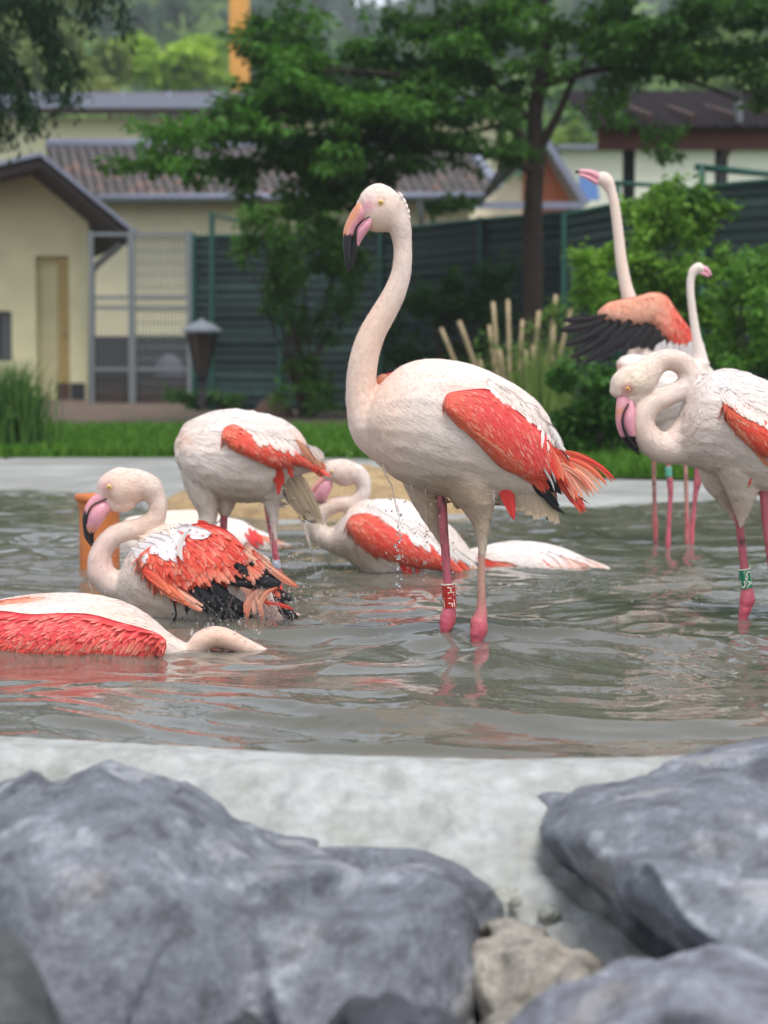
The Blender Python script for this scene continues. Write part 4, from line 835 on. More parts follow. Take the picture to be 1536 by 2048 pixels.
class Bird:
    def __init__(s, D, label, name='flamingo', base_px=(0, 0), group='flamingos in the pond'):
        s.D = D; s.mpp = D / F; b = P(base_px[0], base_px[1], D); b.z = 0.0
        s.root = thing(name, label, 'flamingo', b, group)
        s.v = []; s.f = []; s.spine = []; s.tints = []; s.bvh = None
    def pt(s, x, y, dy=0.0): return P(x, y, s.D + dy * s.mpp)
    # closed lofts: rows (x1,y1,x2,y2,halfdepth,dy) all in photo pixels at this bird's distance
    def loft_geo(s, rows, n=5, N=22, flow=True, power=1.0):
        R = catmull(rows, n); V = []; K = len(R)
        sc_ = np.ones(K)
        rings = []
        def ring(r, k, shift=None):
            a = s.pt(r[0], r[1], r[5]); b = s.pt(r[2], r[3], r[5]); c = (a + b) / 2; h = (a - b) / 2 * k; wv = Vector((0, 1, 0)) * (max(r[4], .3) * s.mpp * k)
            if shift is not None: c = c + shift
            return [c + h * math.cos(t_) + wv * math.sin(t_) for t_ in np.linspace(0, 2 * math.pi, N, endpoint=False)]
        cen = [((s.pt(r[0], r[1], r[5]) + s.pt(r[2], r[3], r[5])) / 2) for r in R]
        d0 = (cen[0] - cen[1]).normalized(); d1 = (cen[-1] - cen[-2]).normalized()
        h0 = min(math.hypot(R[0][0] - R[0][2], R[0][1] - R[0][3]) / 2, 12) * s.mpp * .6; h1 = min(math.hypot(R[-1][0] - R[-1][2], R[-1][1] - R[-1][3]) / 2, 12) * s.mpp * .6
        for k in (.2, .6, .87): rings.append(ring(R[0], k, d0 * h0 * math.sqrt(1 - k * k)))
        for r in R: rings.append(ring(r, 1))
        for k in (.87, .6, .2): rings.append(ring(R[-1], k, d1 * h1 * math.sqrt(1 - k * k)))
        V = [q for g in rings for q in g]; M = len(rings); Fc = []
        for i in range(M - 1):
            for k in range(N): Fc.append((i * N + k, (i + 1) * N + k, (i + 1) * N + (k + 1) % N, i * N + (k + 1) % N))
        Fc.append(tuple(range(N))); Fc.append(tuple(range((M - 1) * N, M * N))[::-1])
        if flow:
            for i in range(0, K - 1, 2):
                s.spine.append((cen[i], (cen[i + 1] - cen[i]).normalized()))
        return V, Fc
    def loft(s, rows, **k):
        V, Fc = s.loft_geo(rows, **k); b = len(s.v); s.v += V; s.f += [tuple(i + b for i in g) for g in Fc]
    # round limbs: path rows (x,y,r[,dy[,depthratio]])
    def path_rows(s, path):
        p = [list(q) + [0, 1.0][len(q) - 3:] if len(q) < 5 else list(q) for q in path]; rows = []
        for i, q in enumerate(p):
            a = p[max(i - 1, 0)]; b = p[min(i + 1, len(p) - 1)]; tx, ty = b[0] - a[0], b[1] - a[1]; l = math.hypot(tx, ty) or 1
            nx_, ny_ = ty / l, -tx / l
            rows.append((q[0] + nx_ * q[2], q[1] + ny_ * q[2], q[0] - nx_ * q[2], q[1] - ny_ * q[2], q[2] * q[4], q[3]))
        return rows
    def tube(s, path, **k): s.loft(s.path_rows(path), **k)
    def tint(s, x, y, r, c, k=1.0, ry=None): s.tints.append((x, y, r, ry or r, np.array(c[:3]), k))
    def col_at(s, co, base=CREAM):
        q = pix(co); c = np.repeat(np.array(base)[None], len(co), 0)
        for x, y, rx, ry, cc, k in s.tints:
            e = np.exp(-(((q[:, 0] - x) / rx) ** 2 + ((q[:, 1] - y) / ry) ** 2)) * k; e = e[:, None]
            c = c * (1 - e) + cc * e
        n1 = fbm(co * 14, 4, 71)[:, None]
        c = c * (1 + .07 * n1) ; k = np.clip(fbm(co * 7 + 3, 3, 75)[:, None] * 1.2, 0, 1) * .3; c = c * (1 - k) + c * np.array((1.0, .88, .76)) * k
        k = np.clip(fbm(co * np.array([16, 16, 9]) + 30, 3, 78)[:, None] * 1.5 - .15, 0, 1) * .35; c = c * (1 - k) + c * np.array((1.0, .84, .78)) * k
        k = np.clip(fbm(co * 30 + 60, 3, 79)[:, None] * 1.6 - .3, 0, 1) * .12; return c * (1 - k) + c * np.array((.84, .78, .72)) * k
    def body(s, voxel=.0045, smooth=4, fold=.004, base=CREAM):
        me, co, nn = remesh(s.v, s.f, voxel, smooth)
        sp = np.array([q[0] for q in s.spine]); sd_ = np.array([q[1] for q in s.spine])
        fold_d = fold * fbm(co * np.array([9, 9, 14]), 3, 81) + fold * .45 * (1 - 2 * np.abs(vnoise(co * np.array([22, 22, 30]), 83)))
        q = pix(co); k = s.fold_mask(q) if hasattr(s, 'fold_mask') else 1.0
        co = co + nn * (fold_d * k)[:, None]; me.vertices.foreach_set('co', co.astype(np.float32).ravel())
        me.polygons.foreach_set('use_smooth', np.ones(len(me.polygons), bool)); me.update()
        s.base = base; set_cols(me, s.col_at(co, base))
        s.body_o = ob('body', me, m_down, s.root)
        s.co = co; s.nn = nn; s.me = me
        s.bvh = BVHTree.FromPolygons([tuple(v) for v in co], [tuple(p.vertices) for p in me.polygons])
        s.sp = sp; s.sd = sd_
        return s.body_o
    # contour feathers all over the body, following the line from head to tail
    def plumage(s, n, L, W, mask, lift=.10, colf=None, seed=1, name='contour_feathers', flow=None, jit=.30, top=None):
        r = np.random.default_rng(seed)
        me = s.me; npoly = len(me.polygons); ar = np.empty(npoly); me.polygons.foreach_get('area', ar); cen = np.empty(npoly * 3); me.polygons.foreach_get('center', cen)
        cen = cen.reshape(-1, 3); nr = np.empty(npoly * 3); me.polygons.foreach_get('normal', nr); nr = nr.reshape(-1, 3)
        q = pix(cen); k = mask(q[:, 0], q[:, 1]); p = ar * (k > 0) * (cen[:, 2] > -.03); p = p / p.sum()
        ids = r.choice(npoly, n, p=p); ft = Fea(); fts = s.flow_np(cen[ids], flow)
        for i, j in enumerate(ids):
            kk = k[j]; c = cen[j]; nv = Vector(nr[j])
            d = Vector(fts[i]) + Vector(r.normal(0, jit, 3) * .6)
            d = (d - nv * d.dot(nv))
            if d.length < .05: continue
            d.normalize(); ll = L * kk * r.uniform(.7, 1.25) * s.mpp; ww = W * kk ** .7 * r.uniform(.75, 1.2) * s.mpp
            base = s.col_at(np.array([c]), s.base)[0] if colf is None else colf(q[j, 0], q[j, 1], r)
            g = r.uniform(.97, 1.03)
            ft.drape(s.bvh, Vector(c), d, nv, ll, ww, lift * ll * r.uniform(.5, 1.5), base * g * .985, np.minimum(base * g * 1.02, .95), base_lift=.0006)
        return ft.build(name, m_down, s.body_o, kind='stuff')
    # fine down: thin barbs standing a little off the skin, which soften every edge
    def fuzz(s, n, L=6.5, W=.8, out=.45, mask=None, seed=2, flow=None):
        r = np.random.default_rng(seed); me = s.me; npoly = len(me.polygons); ar = np.empty(npoly); me.polygons.foreach_get('area', ar); cen = np.empty(npoly * 3); me.polygons.foreach_get('center', cen); nr = np.empty(npoly * 3); me.polygons.foreach_get('normal', nr)
        cen = cen.reshape(-1, 3); nr = nr.reshape(-1, 3); q = pix(cen); k = mask(q[:, 0], q[:, 1]) if mask else np.ones(npoly); p = ar * k * (cen[:, 2] > -.02); p /= p.sum()
        ids = r.choice(npoly, n, p=p); c = cen[ids] + r.normal(0, .001, (n, 3)); N_ = nr[ids]; d = s.flow_np(c, flow) + r.normal(0, .28, (n, 3)); d -= N_ * (d * N_).sum(1)[:, None]; d /= np.linalg.norm(d, axis=1)[:, None] + 1e-9
        d1 = d + N_ * out * r.uniform(.2, 1, n)[:, None]; l = (L * r.uniform(.5, 1.3, n) * s.mpp * k[ids] ** .5)[:, None]; sd_ = np.cross(N_, d) * (W * s.mpp * .5)
        V = np.stack([c - sd_ , c + sd_, c + d1 * l * .6 + sd_ * .7 , c + d1 * l * .6 - sd_ * .7, c + d1 * l - N_ * l * .12], 1).reshape(-1, 3); i = np.arange(n) * 5
        C = s.col_at(c, s.base) * r.uniform(.95, 1.07, n)[:, None]
        return ob('down', mesh_np('down', V, [np.stack([i, i + 1, i + 2, i + 3], 1), np.stack([i + 3, i + 2, i + 4], 1)], np.repeat(np.clip(C, 0, .9), 5, 0)), m_down, s.body_o, kind='stuff')
    def flow_np(s, c, flow=None):
        if flow is not None:
            q = pix(c); A = np.array(flow, float); w_ = 1 / (((q[:, None, 0] - A[None, :, 0]) ** 2 + (q[:, None, 1] - A[None, :, 1]) ** 2) + 60.)
            f = (w_[:, :, None] * A[None, :, 2:4]).sum(1); f /= np.linalg.norm(f, axis=1)[:, None] + 1e-9
            return np.stack([f[:, 0], 0 * f[:, 0], -f[:, 1]], 1)
        out = np.zeros_like(c)
        for a in range(0, len(c), 2000):
            d = ((c[a:a + 2000, None] - s.sp[None]) ** 2).sum(2); w_ = 1 / (d * d + 1e-6); o = (w_[:, :, None] * s.sd[None]).sum(1); out[a:a + 2000] = o / (np.linalg.norm(o, axis=1)[:, None] + 1e-9)
        return out
    def hit(s, x, y, bvh=None):
        d = (P(x, y, s.D) - Vector((0, 0, CH))).normalized()
        h = (bvh or s.bvh).ray_cast(Vector((0, 0, CH)), d)
        return h
    # a folded wing lying on the flank: sheet between an upper and a lower edge line
    def wing(s, top, bot, thick, colf, flow, L, W, n, nu=46, nv=14, fall=-60, lift=.10, over=.0, seed=3, name='wing', stick=1.0, tipcol=None, bow=1.0, label=None, cols=None, jit=.12, maxd=None):
        r = np.random.default_rng(seed)
        T = catmull(top, 12); B = catmull(bot, 12)
        def res(A, m):
            dd = np.r_[0, np.cumsum(np.hypot(*np.diff(A[:, :2], axis=0).T))]; tt_ = np.linspace(0, dd[-1], m); return np.stack([np.interp(tt_, dd, A[:, i]) for i in range(2)], 1)
        T = res(T, nu); B = res(B, nu); v = np.linspace(0, 1, nv)[None, :, None]
        G = T[:, None, :] * (1 - v) + B[:, None, :] * v
        dep = np.full((nu, nv), np.nan)
        for i in range(nu):
            for j in range(nv):
                h = s.hit(G[i, j, 0], G[i, j, 1])
                if h[0] is not None: dep[i, j] = h[0].y
        dflt = s.D + fall * s.mpp
        lim = s.D + (maxd if maxd is not None else fall + 45) * s.mpp
        bad = np.isnan(dep) | (dep > lim); dep[bad] = dflt if bad.all() else np.nan
        for _ in range(80):
            if not np.isnan(dep).any(): break
            pd = np.pad(dep, 1, constant_values=np.nan); nb = np.stack([pd[:-2, 1:-1], pd[2:, 1:-1], pd[1:-1, :-2], pd[1:-1, 2:]])
            with np.errstate(all='ignore'):
                import warnings; warnings.simplefilter('ignore'); mn = np.nanmean(nb, 0)
            dep = np.where(np.isnan(dep), mn, dep)
        good = ~bad
        for _ in range(14):
            pd = np.pad(dep, 1, mode='edge'); av = (pd[:-2, 1:-1] + pd[2:, 1:-1] + pd[1:-1, :-2] + pd[1:-1, 2:]) / 4
            dep = np.minimum(av, np.where(good, dep, 1e9)) if False else av * .7 + dep * .3
        u_ = np.linspace(0, 1, nu)[:, None]; vv = np.linspace(0, 1, nv)[None, :]
        prof = (1 - np.abs(2 * vv - 1) ** 2.6) ** .5 * (1 - np.clip((.10 - u_) / .10, 0, 1) ** 2) ** .5 * np.clip((1 - u_) / .25, 0.15, 1) ** .6
        front = dep - (thick * prof * bow + 2.0) * s.mpp; back = dep + 5 * s.mpp
        Gf = PA(G.reshape(-1, 2), front.ravel()); Gb = PA(G.reshape(-1, 2), back.ravel()); N_ = nu * nv
        f1 = grid_faces(nu, nv); f2 = grid_faces(nu, nv)[:, ::-1] + N_
        I = np.arange(N_).reshape(nu, nv); per = np.concatenate([I[:, 0], I[-1, 1:], I[-2::-1, -1], I[0, -2:0:-1]]); pn = np.roll(per, -1)
        f3 = np.stack([per, per + N_, pn + N_, pn], 1)
        V = np.vstack([Gf, Gb]); q = np.vstack([G.reshape(-1, 2)] * 2); uv = np.stack(np.broadcast_arrays(u_, vv), -1).reshape(-1, 2)
        C = np.array([colf(a[0], a[1], r)[0] for a in uv]); C = np.vstack([C, C]) * .9
        me = mesh_np(name, V, [f1, f2, f3], C)
        wo = ob(name, me, m_wing, s.root)
        if label: wo['label'] = label
        bv = BVHTree.FromPolygons([tuple(a) for a in V], [tuple(int(i) for i in g) for g in np.vstack([f1, f2, f3])])
        ft = Fea()
        pts = r.random((n, 2)); pts[:, 0] = pts[:, 0]; order = np.argsort(-pts[:, 0]);
        for i in order:
            u, vq = pts[i]; vq = .02 + .96 * vq
            ui = u * (nu - 1); a = int(min(ui, nu - 2)); fr = ui - a
            tp = T[a] * (1 - fr) + T[a + 1] * fr; bt = B[a] * (1 - fr) + B[a + 1] * fr; g = tp * (1 - vq) + bt * vq
            h = s.hit(g[0], g[1], bv)
            if h[0] is None: continue
            fx, fy = flow(u, vq); an = math.atan2(fy, fx) + r.normal(0, jit); dv = s.pt(g[0] + math.cos(an), g[1] + math.sin(an)) - s.pt(g[0], g[1]); nv_ = h[1]
            if nv_.y > 0: nv_ = -nv_
            dv = (dv - nv_ * dv.dot(nv_)).normalized()
            LL = (L(u, vq) if callable(L) else L) * r.uniform(.75, 1.2) * s.mpp; WW = (W(u, vq) if callable(W) else W) * r.uniform(.8, 1.15) * s.mpp
            c0, c1 = colf(u, vq, r)
            ft.drape(bv, h[0], dv, nv_, LL, WW, lift * LL * r.uniform(.5, 1.4), c0, c1, stick=stick, base_lift=.0008)
        fo = ft.build('covert_feathers', m_wing, wo, kind='stuff')
        return wo, bv
    # one long feather as its own object
    def quill(s, p0, p1, w, c0, c1, bend=0, dy0=-60, dy1=-60, parent=None, name='flight_feather', m=None, tipw=.0, n=9, tilt=.25, peak=.45, on=None, lift=(2.0, 4.0)):
        x0, y0 = p0; x1, y1 = p1; l = math.hypot(x1 - x0, y1 - y0); tx, ty = (x1 - x0) / l, (y1 - y0) / l; nx_, ny_ = ty, -tx
        V = []; C = []; c0 = np.array(c0); c1 = np.array(c1); dd_ = None
        if on:      # lie on the plumage below: follow its depth under the feather's middle line
            tilt = .04; dd_ = []
            for i in range(n):
                k = i / (n - 1); off = bend * 4 * k * (1 - k); hs = [s.hit(x0 + tx * l * k + nx_ * off, y0 + ty * l * k + ny_ * off, bv_) for bv_ in on]
                ys_ = [h_[0].y for h_ in hs if h_[0] is not None and h_[0].y < s.D + 20 * s.mpp]; dd_.append((min(ys_) - s.D) / s.mpp if ys_ else None)
            kn = [i for i, q_ in enumerate(dd_) if q_ is not None]
            if kn:
                dd_ = list(np.interp(range(n), kn, [dd_[i] for i in kn])); dd_ = [min(a_, (dd_[max(i - 1, 0)] + dd_[min(i + 1, n - 1)]) / 2) - lift[0] - (lift[1] - lift[0]) * i / (n - 1) for i, a_ in enumerate(dd_)]
            else: dd_ = None
        for i in range(n):
            k = i / (n - 1); off = bend * 4 * k * (1 - k); cx = x0 + tx * l * k + nx_ * off; cy = y0 + ty * l * k + ny_ * off
            # local normal of the bent line
            do = bend * 4 * (1 - 2 * k) / l; ax, ay = nx_ - tx * do, ny_ - ty * do; al = math.hypot(ax, ay); ax /= al; ay /= al
            hw = w / 2 * (min(1, .35 + k / peak * .65) if k < peak else max(tipw, (1 - ((k - peak) / (1 - peak)) ** 2.4)) ** .8)
            d = dd_[i] if dd_ is not None else dy0 + (dy1 - dy0) * k; jag = 1 + random.uniform(-.05, .05)
            for sgn, dd in ((-1, tilt * hw), (-.5, 0), (0, -.12 * hw - .6), (.5, 0), (1, tilt * hw)):
                if dd_ is not None and sgn and abs(sgn) < 1.1:
                    hh = [s.hit(cx + ax * hw * sgn, cy + ay * hw * sgn, bv_) for bv_ in on]; yy_ = [(h_[0].y - s.D) / s.mpp for h_ in hh if h_[0] is not None]
                    if yy_:
                        e_ = min(yy_) - lift[0] - (lift[1] - lift[0]) * k - (d); dd = max(-6, min(6, e_)) + abs(sgn) * .5
                V.append(s.pt(cx + ax * hw * sgn * jag, cy + ay * hw * sgn * jag, d + dd + (0 if dd_ is not None else sgn * tilt * hw * .5)))
                C.append((c0 * (1 - k) + c1 * k) * (.94 if sgn == 0 else 1))
        fc = grid_faces(n, 5)
        nb = len(V); V2 = [v_ + Vector((0, .0009, 0)) for v_ in V]
        I = np.arange(nb).reshape(n, 5); per = np.concatenate([I[:, 0], I[-1, 1:], I[-2::-1, -1], I[0, -2:0:-1]]); pn = np.roll(per, -1)
        me = mesh_np(name, np.array(V + V2), [fc, fc[:, ::-1] + nb, np.stack([per, per + nb, pn + nb, pn], 1)], np.array(C + C))
        return ob(name, me, m or m_wing, parent or s.root)
    def part(s, name, rows=None, path=None, m=None, colf=None, voxel=None, parent=None, n=5, N=20, sub=False, **kw):
        if path is not None: rows = s.path_rows(path)
        V, Fc = s.loft_geo(rows, n=n, N=N, flow=False)
        if voxel:
            me, co, nn = remesh(V, Fc, voxel, 2)
        else:
            me = bpy.data.meshes.new(name); me.from_pydata([tuple(v_) for v_ in V], [], Fc); me.update(); co = np.array([tuple(v_) for v_ in V])
        me.polygons.foreach_set('use_smooth', np.ones(len(me.polygons), bool))
        if colf is not None: q = pix(co); set_cols(me, colf(q[:, 0], q[:, 1], co))
        bm = bmesh.new(); bm.from_mesh(me); bmesh.ops.recalc_face_normals(bm, faces=bm.faces); bm.to_mesh(me); bm.free()
        return ob(name, me, m, parent or s.root, **kw)
    def eye(s, x, y, r=4.2, iris=None):
        h = s.hit(x, y); c = h[0] if h[0] is not None else s.pt(x, y, -25); R_ = r * s.mpp
        def ball(cc, rr, seg=16, sq=1.0):
            V = []; Fc = []
            for i in range(9):
                a = math.pi * i / 8
                for k in range(seg): b_ = 2 * math.pi * k / seg; V.append(cc + Vector((rr * math.sin(a) * math.cos(b_), -rr * sq * math.cos(a), rr * math.sin(a) * math.sin(b_))))
            return V, grid_wrap(9, seg)
        e_rim = MB().add(*ball(c + Vector((0, .0004, 0)), R_ * 1.45, sq=.42)).build('eyelid', m_rim, s.root, smooth=True)
        V, Fc = ball(c - Vector((0, R_ * .30, 0)), R_ * .95, sq=.6); e = MB().add(V, Fc).build('eye', iris or m_eye, s.root, smooth=True)
        V, Fc = ball(c - Vector((0, R_ * .72, 0)), R_ * .42, sq=.6); MB().add(V, Fc).build('pupil', m_pup, e, smooth=True)
    def leg(s, path, thigh=None, name='leg', dark=0.0, deep=300, tone=LEGP, grey=None):
        p = [list(q) for q in path]; last = p[-1]
        tail = [[last[0] - 1, last[1] + 40, last[2] * .85] + last[3:], [last[0] - 2, last[1] + deep, last[2] * .7] + last[3:]]
        def cf(x, y, co):
            base = np.repeat(np.array(tone)[None], len(x), 0); k = np.clip(fbm(co * 60, 3, 91) * 1.6, 0, 1)[:, None] * .5
            base = base * (1 - k) + np.array(srgb(168, 96, 96)[:3]) * k
            k = np.clip(fbm(co * np.array([110, 110, 50]), 4, 95) * 2.8 - .25, 0, 1)[:, None] * (.75 + dark); base = base * (1 - k) + np.array(srgb(96, 60, 56)[:3]) * k
            if grey is not None:
                k = np.exp(-((y - grey[0]) / grey[1]) ** 2)[:, None] * .7; base = base * (1 - k) + np.array(srgb(186, 156, 132)[:3]) * k
            j = np.exp(-((y - last[1] + 25) / 40.) ** 2)[:, None] * .6; base = base * (1 - j) + np.array(srgb(216, 92, 108)[:3]) * j
            return base
        o = s.part(name, path=p + tail, m=m_leg, colf=cf, n=9, N=18)
        me = o.data; k_ = len(me.vertices); co = np.empty(k_ * 3); me.vertices.foreach_get('co', co); nn = np.empty(k_ * 3); me.vertices.foreach_get('normal', nn); co = co.reshape(-1, 3); nn = nn.reshape(-1, 3)
        row = pix(co)[:, 1]; kn = np.exp(-((row - last[1] + 30) / 34.) ** 2)      # knobbly ankle joint
        co += nn * (kn * (.0034 * fbm(co * 38, 2, 7) + .0014 * fbm(co * 110, 2, 9)) + .0005 * fbm(co * 120, 2, 11))[:, None]; me.vertices.foreach_set('co', co.astype(np.float32).ravel()); me.update()
        return o
def grid_wrap(nr, nc):
    i = np.arange(nr * nc).reshape(nr, nc); j = np.roll(i, -1, 1)
    return [tuple(int(a) for a in g) for g in np.stack([i[:-1].ravel(), j[:-1].ravel(), j[1:].ravel(), i[1:].ravel()], 1)]
m_rim = mat('eye_rim', srgb(222, 170, 150), .6)

class Fea:
    """collects small feathers, each bent over the surface under it"""
    def __init__(s): s.V = []; s.F = []; s.C = []
    def drape(s, bvh, p, d, nv, L, W, lift, c0, c1, stick=1.0, base_lift=.0008):
        b = len(s.V); pts = []; q = p.copy(); dd = d.copy(); nn = nv.copy()
        for i, k in enumerate((0, .34, .68, 1.0)):
            if i:
                qn = p + d * (L * k)
                h = bvh.find_nearest(qn)
                if h[0] is not None and (h[0] - qn).length < L * .8:
                    n2 = h[1]
                    if n2.dot(nv) > 0: nn = n2; qn = qn.lerp(h[0], stick if k < .9 else stick * .85)
                q = qn
            side = nn.cross(d).normalized(); hw = W / 2 * (.45, 1.0, .85, 0)[i]; off = nn * (base_lift + lift * k)
            if i < 3: pts += [q + side * hw + off - nn * hw * .18, q + off + nn * hw * .06, q - side * hw + off - nn * hw * .18]
            else: pts.append(q + off)
        s.V += pts
        for k in (0, 1): r = b + 3 * k; s.F += [(r, r + 1, r + 4, r + 3), (r + 1, r + 2, r + 5, r + 4)]
        s.F += [(b + 6, b + 7, b + 9, b + 9), (b + 7, b + 8, b + 9, b + 9)]
        for i, k in enumerate((0, .34, .68, 1.0)):
            c = np.array(c0) * (1 - k) + np.array(c1) * k
            s.C += [c] * (3 if i < 3 else 1)
    def build(s, name, m, parent, **kw):
        F4 = np.array([f for f in s.F if f[2] != f[3]]); F3 = np.array([f[:3] for f in s.F if f[2] == f[3]])
        return ob(name, mesh_np(name, np.array([tuple(v) for v in s.V]), [F4, F3], np.array(s.C)), m, parent, **kw)

def mix(a, b, k): return np.array(a) * (1 - k) + np.array(b) * k
def coral_cols(pale=.5, rose=0.0, edge=ORNG):
    """colour of one covert: deep red in the middle of the wing, orange at the bend, some feathers with pale tips"""
    def f(u, v, r):
        c = mix(CORAL, ROSE, rose * max(0, 1 - abs(v - .25) * 2.2)); c = mix(c, ORNG, np.clip(.55 - u * 2.6, 0, .55) + np.clip((v - .80) * 3, 0, .6))
        c = c * r.uniform(.90, 1.08); c1 = mix(c, edge, r.uniform(0, .5))
        if r.random() < pale: c1 = mix(c, PALEP, r.uniform(.3, .75))
        return c, c1
    return f
def drops(name, lst, parent=None, **kw):
    V = []; Fc = []
    bm = bmesh.new(); bmesh.ops.create_icosphere(bm, subdivisions=2, radius=1); bv = [v.co.copy() for v in bm.verts]; bf = [tuple(v.index for v in f.verts) for f in bm.faces]; bm.free()
    for c, r, st in lst:
        b = len(V); V += [(c.x + q.x * r, c.y + q.y * r, c.z + q.z * r * st) for q in bv]; Fc += [tuple(i + b for i in g) for g in bf]
    me = mesh_np(name, np.array(V), np.array(Fc)); return ob(name, me, m_drop, parent, kind='stuff', **kw)
def strand(mb, pts, r0, r1):
    n = len(pts); mb.tube(pts, [r0 + (r1 - r0) * i / (n - 1) for i in range(n)], 6)

# ------------------------------------------------------------------ leg rings with lettering cut into them
def band(bird, leg, p0, p1, r, dy, color, texts, side_line=False):
    a = bird.pt(p0[0], p0[1], dy); b = bird.pt(p1[0], p1[1], dy); R_ = r * bird.mpp; t_ = (b - a).normalized(); H = (b - a).length
    ax = Vector((0, -1, 0)); ax = (ax - t_ * ax.dot(t_)).normalized(); sx = t_.cross(ax)    # ax faces the camera; sx: to one side
    if sx.x < 0: sx = -sx
    mb = MB(); n = 32; V = []
    for k_, rr in ((0, R_ * .86), (0, R_), (1, R_), (1, R_ * .86)):
        for i in range(n): an = 2 * math.pi * i / n; V.append(a + t_ * H * k_ + (ax * math.cos(an) + sx * math.sin(an)) * rr)
    Fc = [(j * n + i, j * n + (i + 1) % n, ((j + 1) % 4) * n + (i + 1) % n, ((j + 1) % 4) * n + i) for j in range(4) for i in range(n)]
    mb.add(V, Fc); me_m = mat('ring_plastic', color, .35, noise=.08, nscale=60); white = mat('ring_white', srgb(238, 234, 214), .5)
    # white rims and letters join the ring's mesh
    faces_white = []
    def rim(k_):
        b0 = len(mb.v); VV = []
        for rr in (R_ * .84, R_ * 1.03):
            for z_ in (-.022, .022):
                for i in range(n): an = 2 * math.pi * i / n; VV.append(a + t_ * H * (k_ + z_) + (ax * math.cos(an) + sx * math.sin(an)) * rr)
        FF = []
        for i in range(n):
            j = (i + 1) % n; FF += [(i, j, n + j, n + i), (2 * n + i, 3 * n + i, 3 * n + j, 2 * n + j), (i, 2 * n + i, 2 * n + j, j), (n + i, n + j, 3 * n + j, 3 * n + i)]
        f0 = len(mb.f); mb.add(VV, FF); faces_white.extend(range(f0, len(mb.f)))
    rim(0)
    for txt, ang, size in texts:
        cu = bpy.data.curves.new('t', 'FONT'); cu.body = txt; cu.size = 1; cu.extrude = .02; cu.offset = .012; to = bpy.data.objects.new('t', cu); COL.objects.link(to)
        me = eval_mods(to); co = np.array([tuple(v.co) for v in me.vertices]); fs = [tuple(p.vertices) for p in me.polygons]
        bpy.data.objects.remove(to); w_ = co[:, 0].max(); 
        along = co[:, 0] / w_ * H * size + H * (1 - size) / 2; across = (co[:, 1] - .36) * (R_ * 1.3); out = .0004 + co[:, 2] * .006
        VV = []
        for al_, ac, o_ in zip(along, across, out):
            th = ang + ac / R_; VV.append(a + t_ * al_ + (ax * math.cos(th) + sx * math.sin(th)) * (R_ + o_))
        f0 = len(mb.f); mb.add(VV, fs); faces_white.extend(range(f0, len(mb.f)))
    if side_line:
        b0 = len(mb.f); th = -.12; VV = []
        for k_ in (0.02, .98):
            for dth, oo in ((-.03, .0002), (.03, .0002), (.03, .0008), (-.03, .0008)): VV.append(a + t_ * H * k_ + (ax * math.cos(th + dth) + sx * math.sin(th + dth)) * (R_ + oo))
        mb.add(VV, [(0, 1, 2, 3), (7, 6, 5, 4), (0, 4, 5, 1), (1, 5, 6, 2), (2, 6, 7, 3), (3, 7, 4, 0)]); faces_white.extend(range(b0, len(mb.f)))
    o = mb.build('leg_ring', me_m, leg); o.data.materials.append(white)
    for i in faces_white: o.data.polygons[i].material_index = 1
    return o

def beak_cols(black, wear=0.0, line=None):
    """black: f(x,y)->0..1 where the horn is black"""
    def cf(x, y, co):
        c = np.repeat(BEAKP[None], len(x), 0); n1 = fbm(co * 80, 3, 5)[:, None]
        c = c * (1 + .12 * n1)
        if wear: k = np.clip(wear(x, y) + .5 * n1[:, 0], 0, 1)[:, None] * .95; c = c * (1 - k) + np.array(srgb(212, 142, 92)[:3]) * k
        k = np.clip(black(x, y), 0, 1)[:, None]; return c * (1 - k) + np.array((.014, .014, .016)) * k
    return cf
def lin(x0, y0, x1, y1, soft=2.0):
    """1 beyond the line running through (x0,y0) in direction (x1-x0,y1-y0), on its right-hand side in the picture"""
    l = math.hypot(x1 - x0, y1 - y0); a, b = (y1 - y0) / l, -(x1 - x0) / l
    return lambda x, y: np.clip(-((x - x0) * a + (y - y0) * b) / soft + .5, 0, 1)

# ================================================================== 1. the tall bird in the middle
D1 = depth_at(1280)
B = Bird(D1, 'tall pale flamingo standing upright in the middle with a red leg ring', base_px=(925, 1280))
B.tube([(764, 412, 36, 0, .8), (783, 428, 30, 0, .85), (799, 452, 23), (805, 490, 18.5), (805, 525, 19), (800, 555, 20.5), (787, 590, 23), (768, 625, 25), (748, 660, 26.5), (734, 695, 28),
        (725, 735, 29.5), (723, 775, 31), (729, 812, 37), (748, 850, 52), (790, 880, 60)])
B.loft([(717, 400, 722, 434, 11, 0), (723, 386, 731, 452, 22, 0), (738, 372, 744, 463, 28, 0), (757, 366, 763, 464, 30, 0), (778, 373, 783, 463, 29, 0), (796, 388, 798, 460, 22, 0), (808, 408, 806, 448, 14, 0)], flow=False)
B.loft([(752, 795, 712, 835, 30, 0), (756, 775, 728, 885, 58, 0), (776, 752, 757, 930, 84, 0), (806, 730, 792, 957, 100, 0), (842, 719, 825, 972, 108, 0), (885, 718, 862, 984, 112, 0), (945, 729, 920, 1000, 108, 0), (1005, 755, 975, 1008, 95, 0),
        (1050, 782, 1018, 1012, 78, 0), (1086, 816, 1052, 1018, 58, 0), (1106, 860, 1080, 1026, 38, 0), (1120, 905, 1100, 1032, 20, 0)])
B.tube([(925, 900, 75, -22), (942, 960, 55, -28), (955, 1005, 36, -32), (962, 1040, 19, -32), (964, 1075, 11, -32), (964, 1110, 8, -32)], flow=False)
B.tube([(850, 920, 60, 30), (854, 975, 42, 40, .8), (864, 1020, 27, 40, .7), (876, 1055, 17, 40, .6), (887, 1085, 9, 40, .6), (894, 1108, 4, 40)], flow=False)
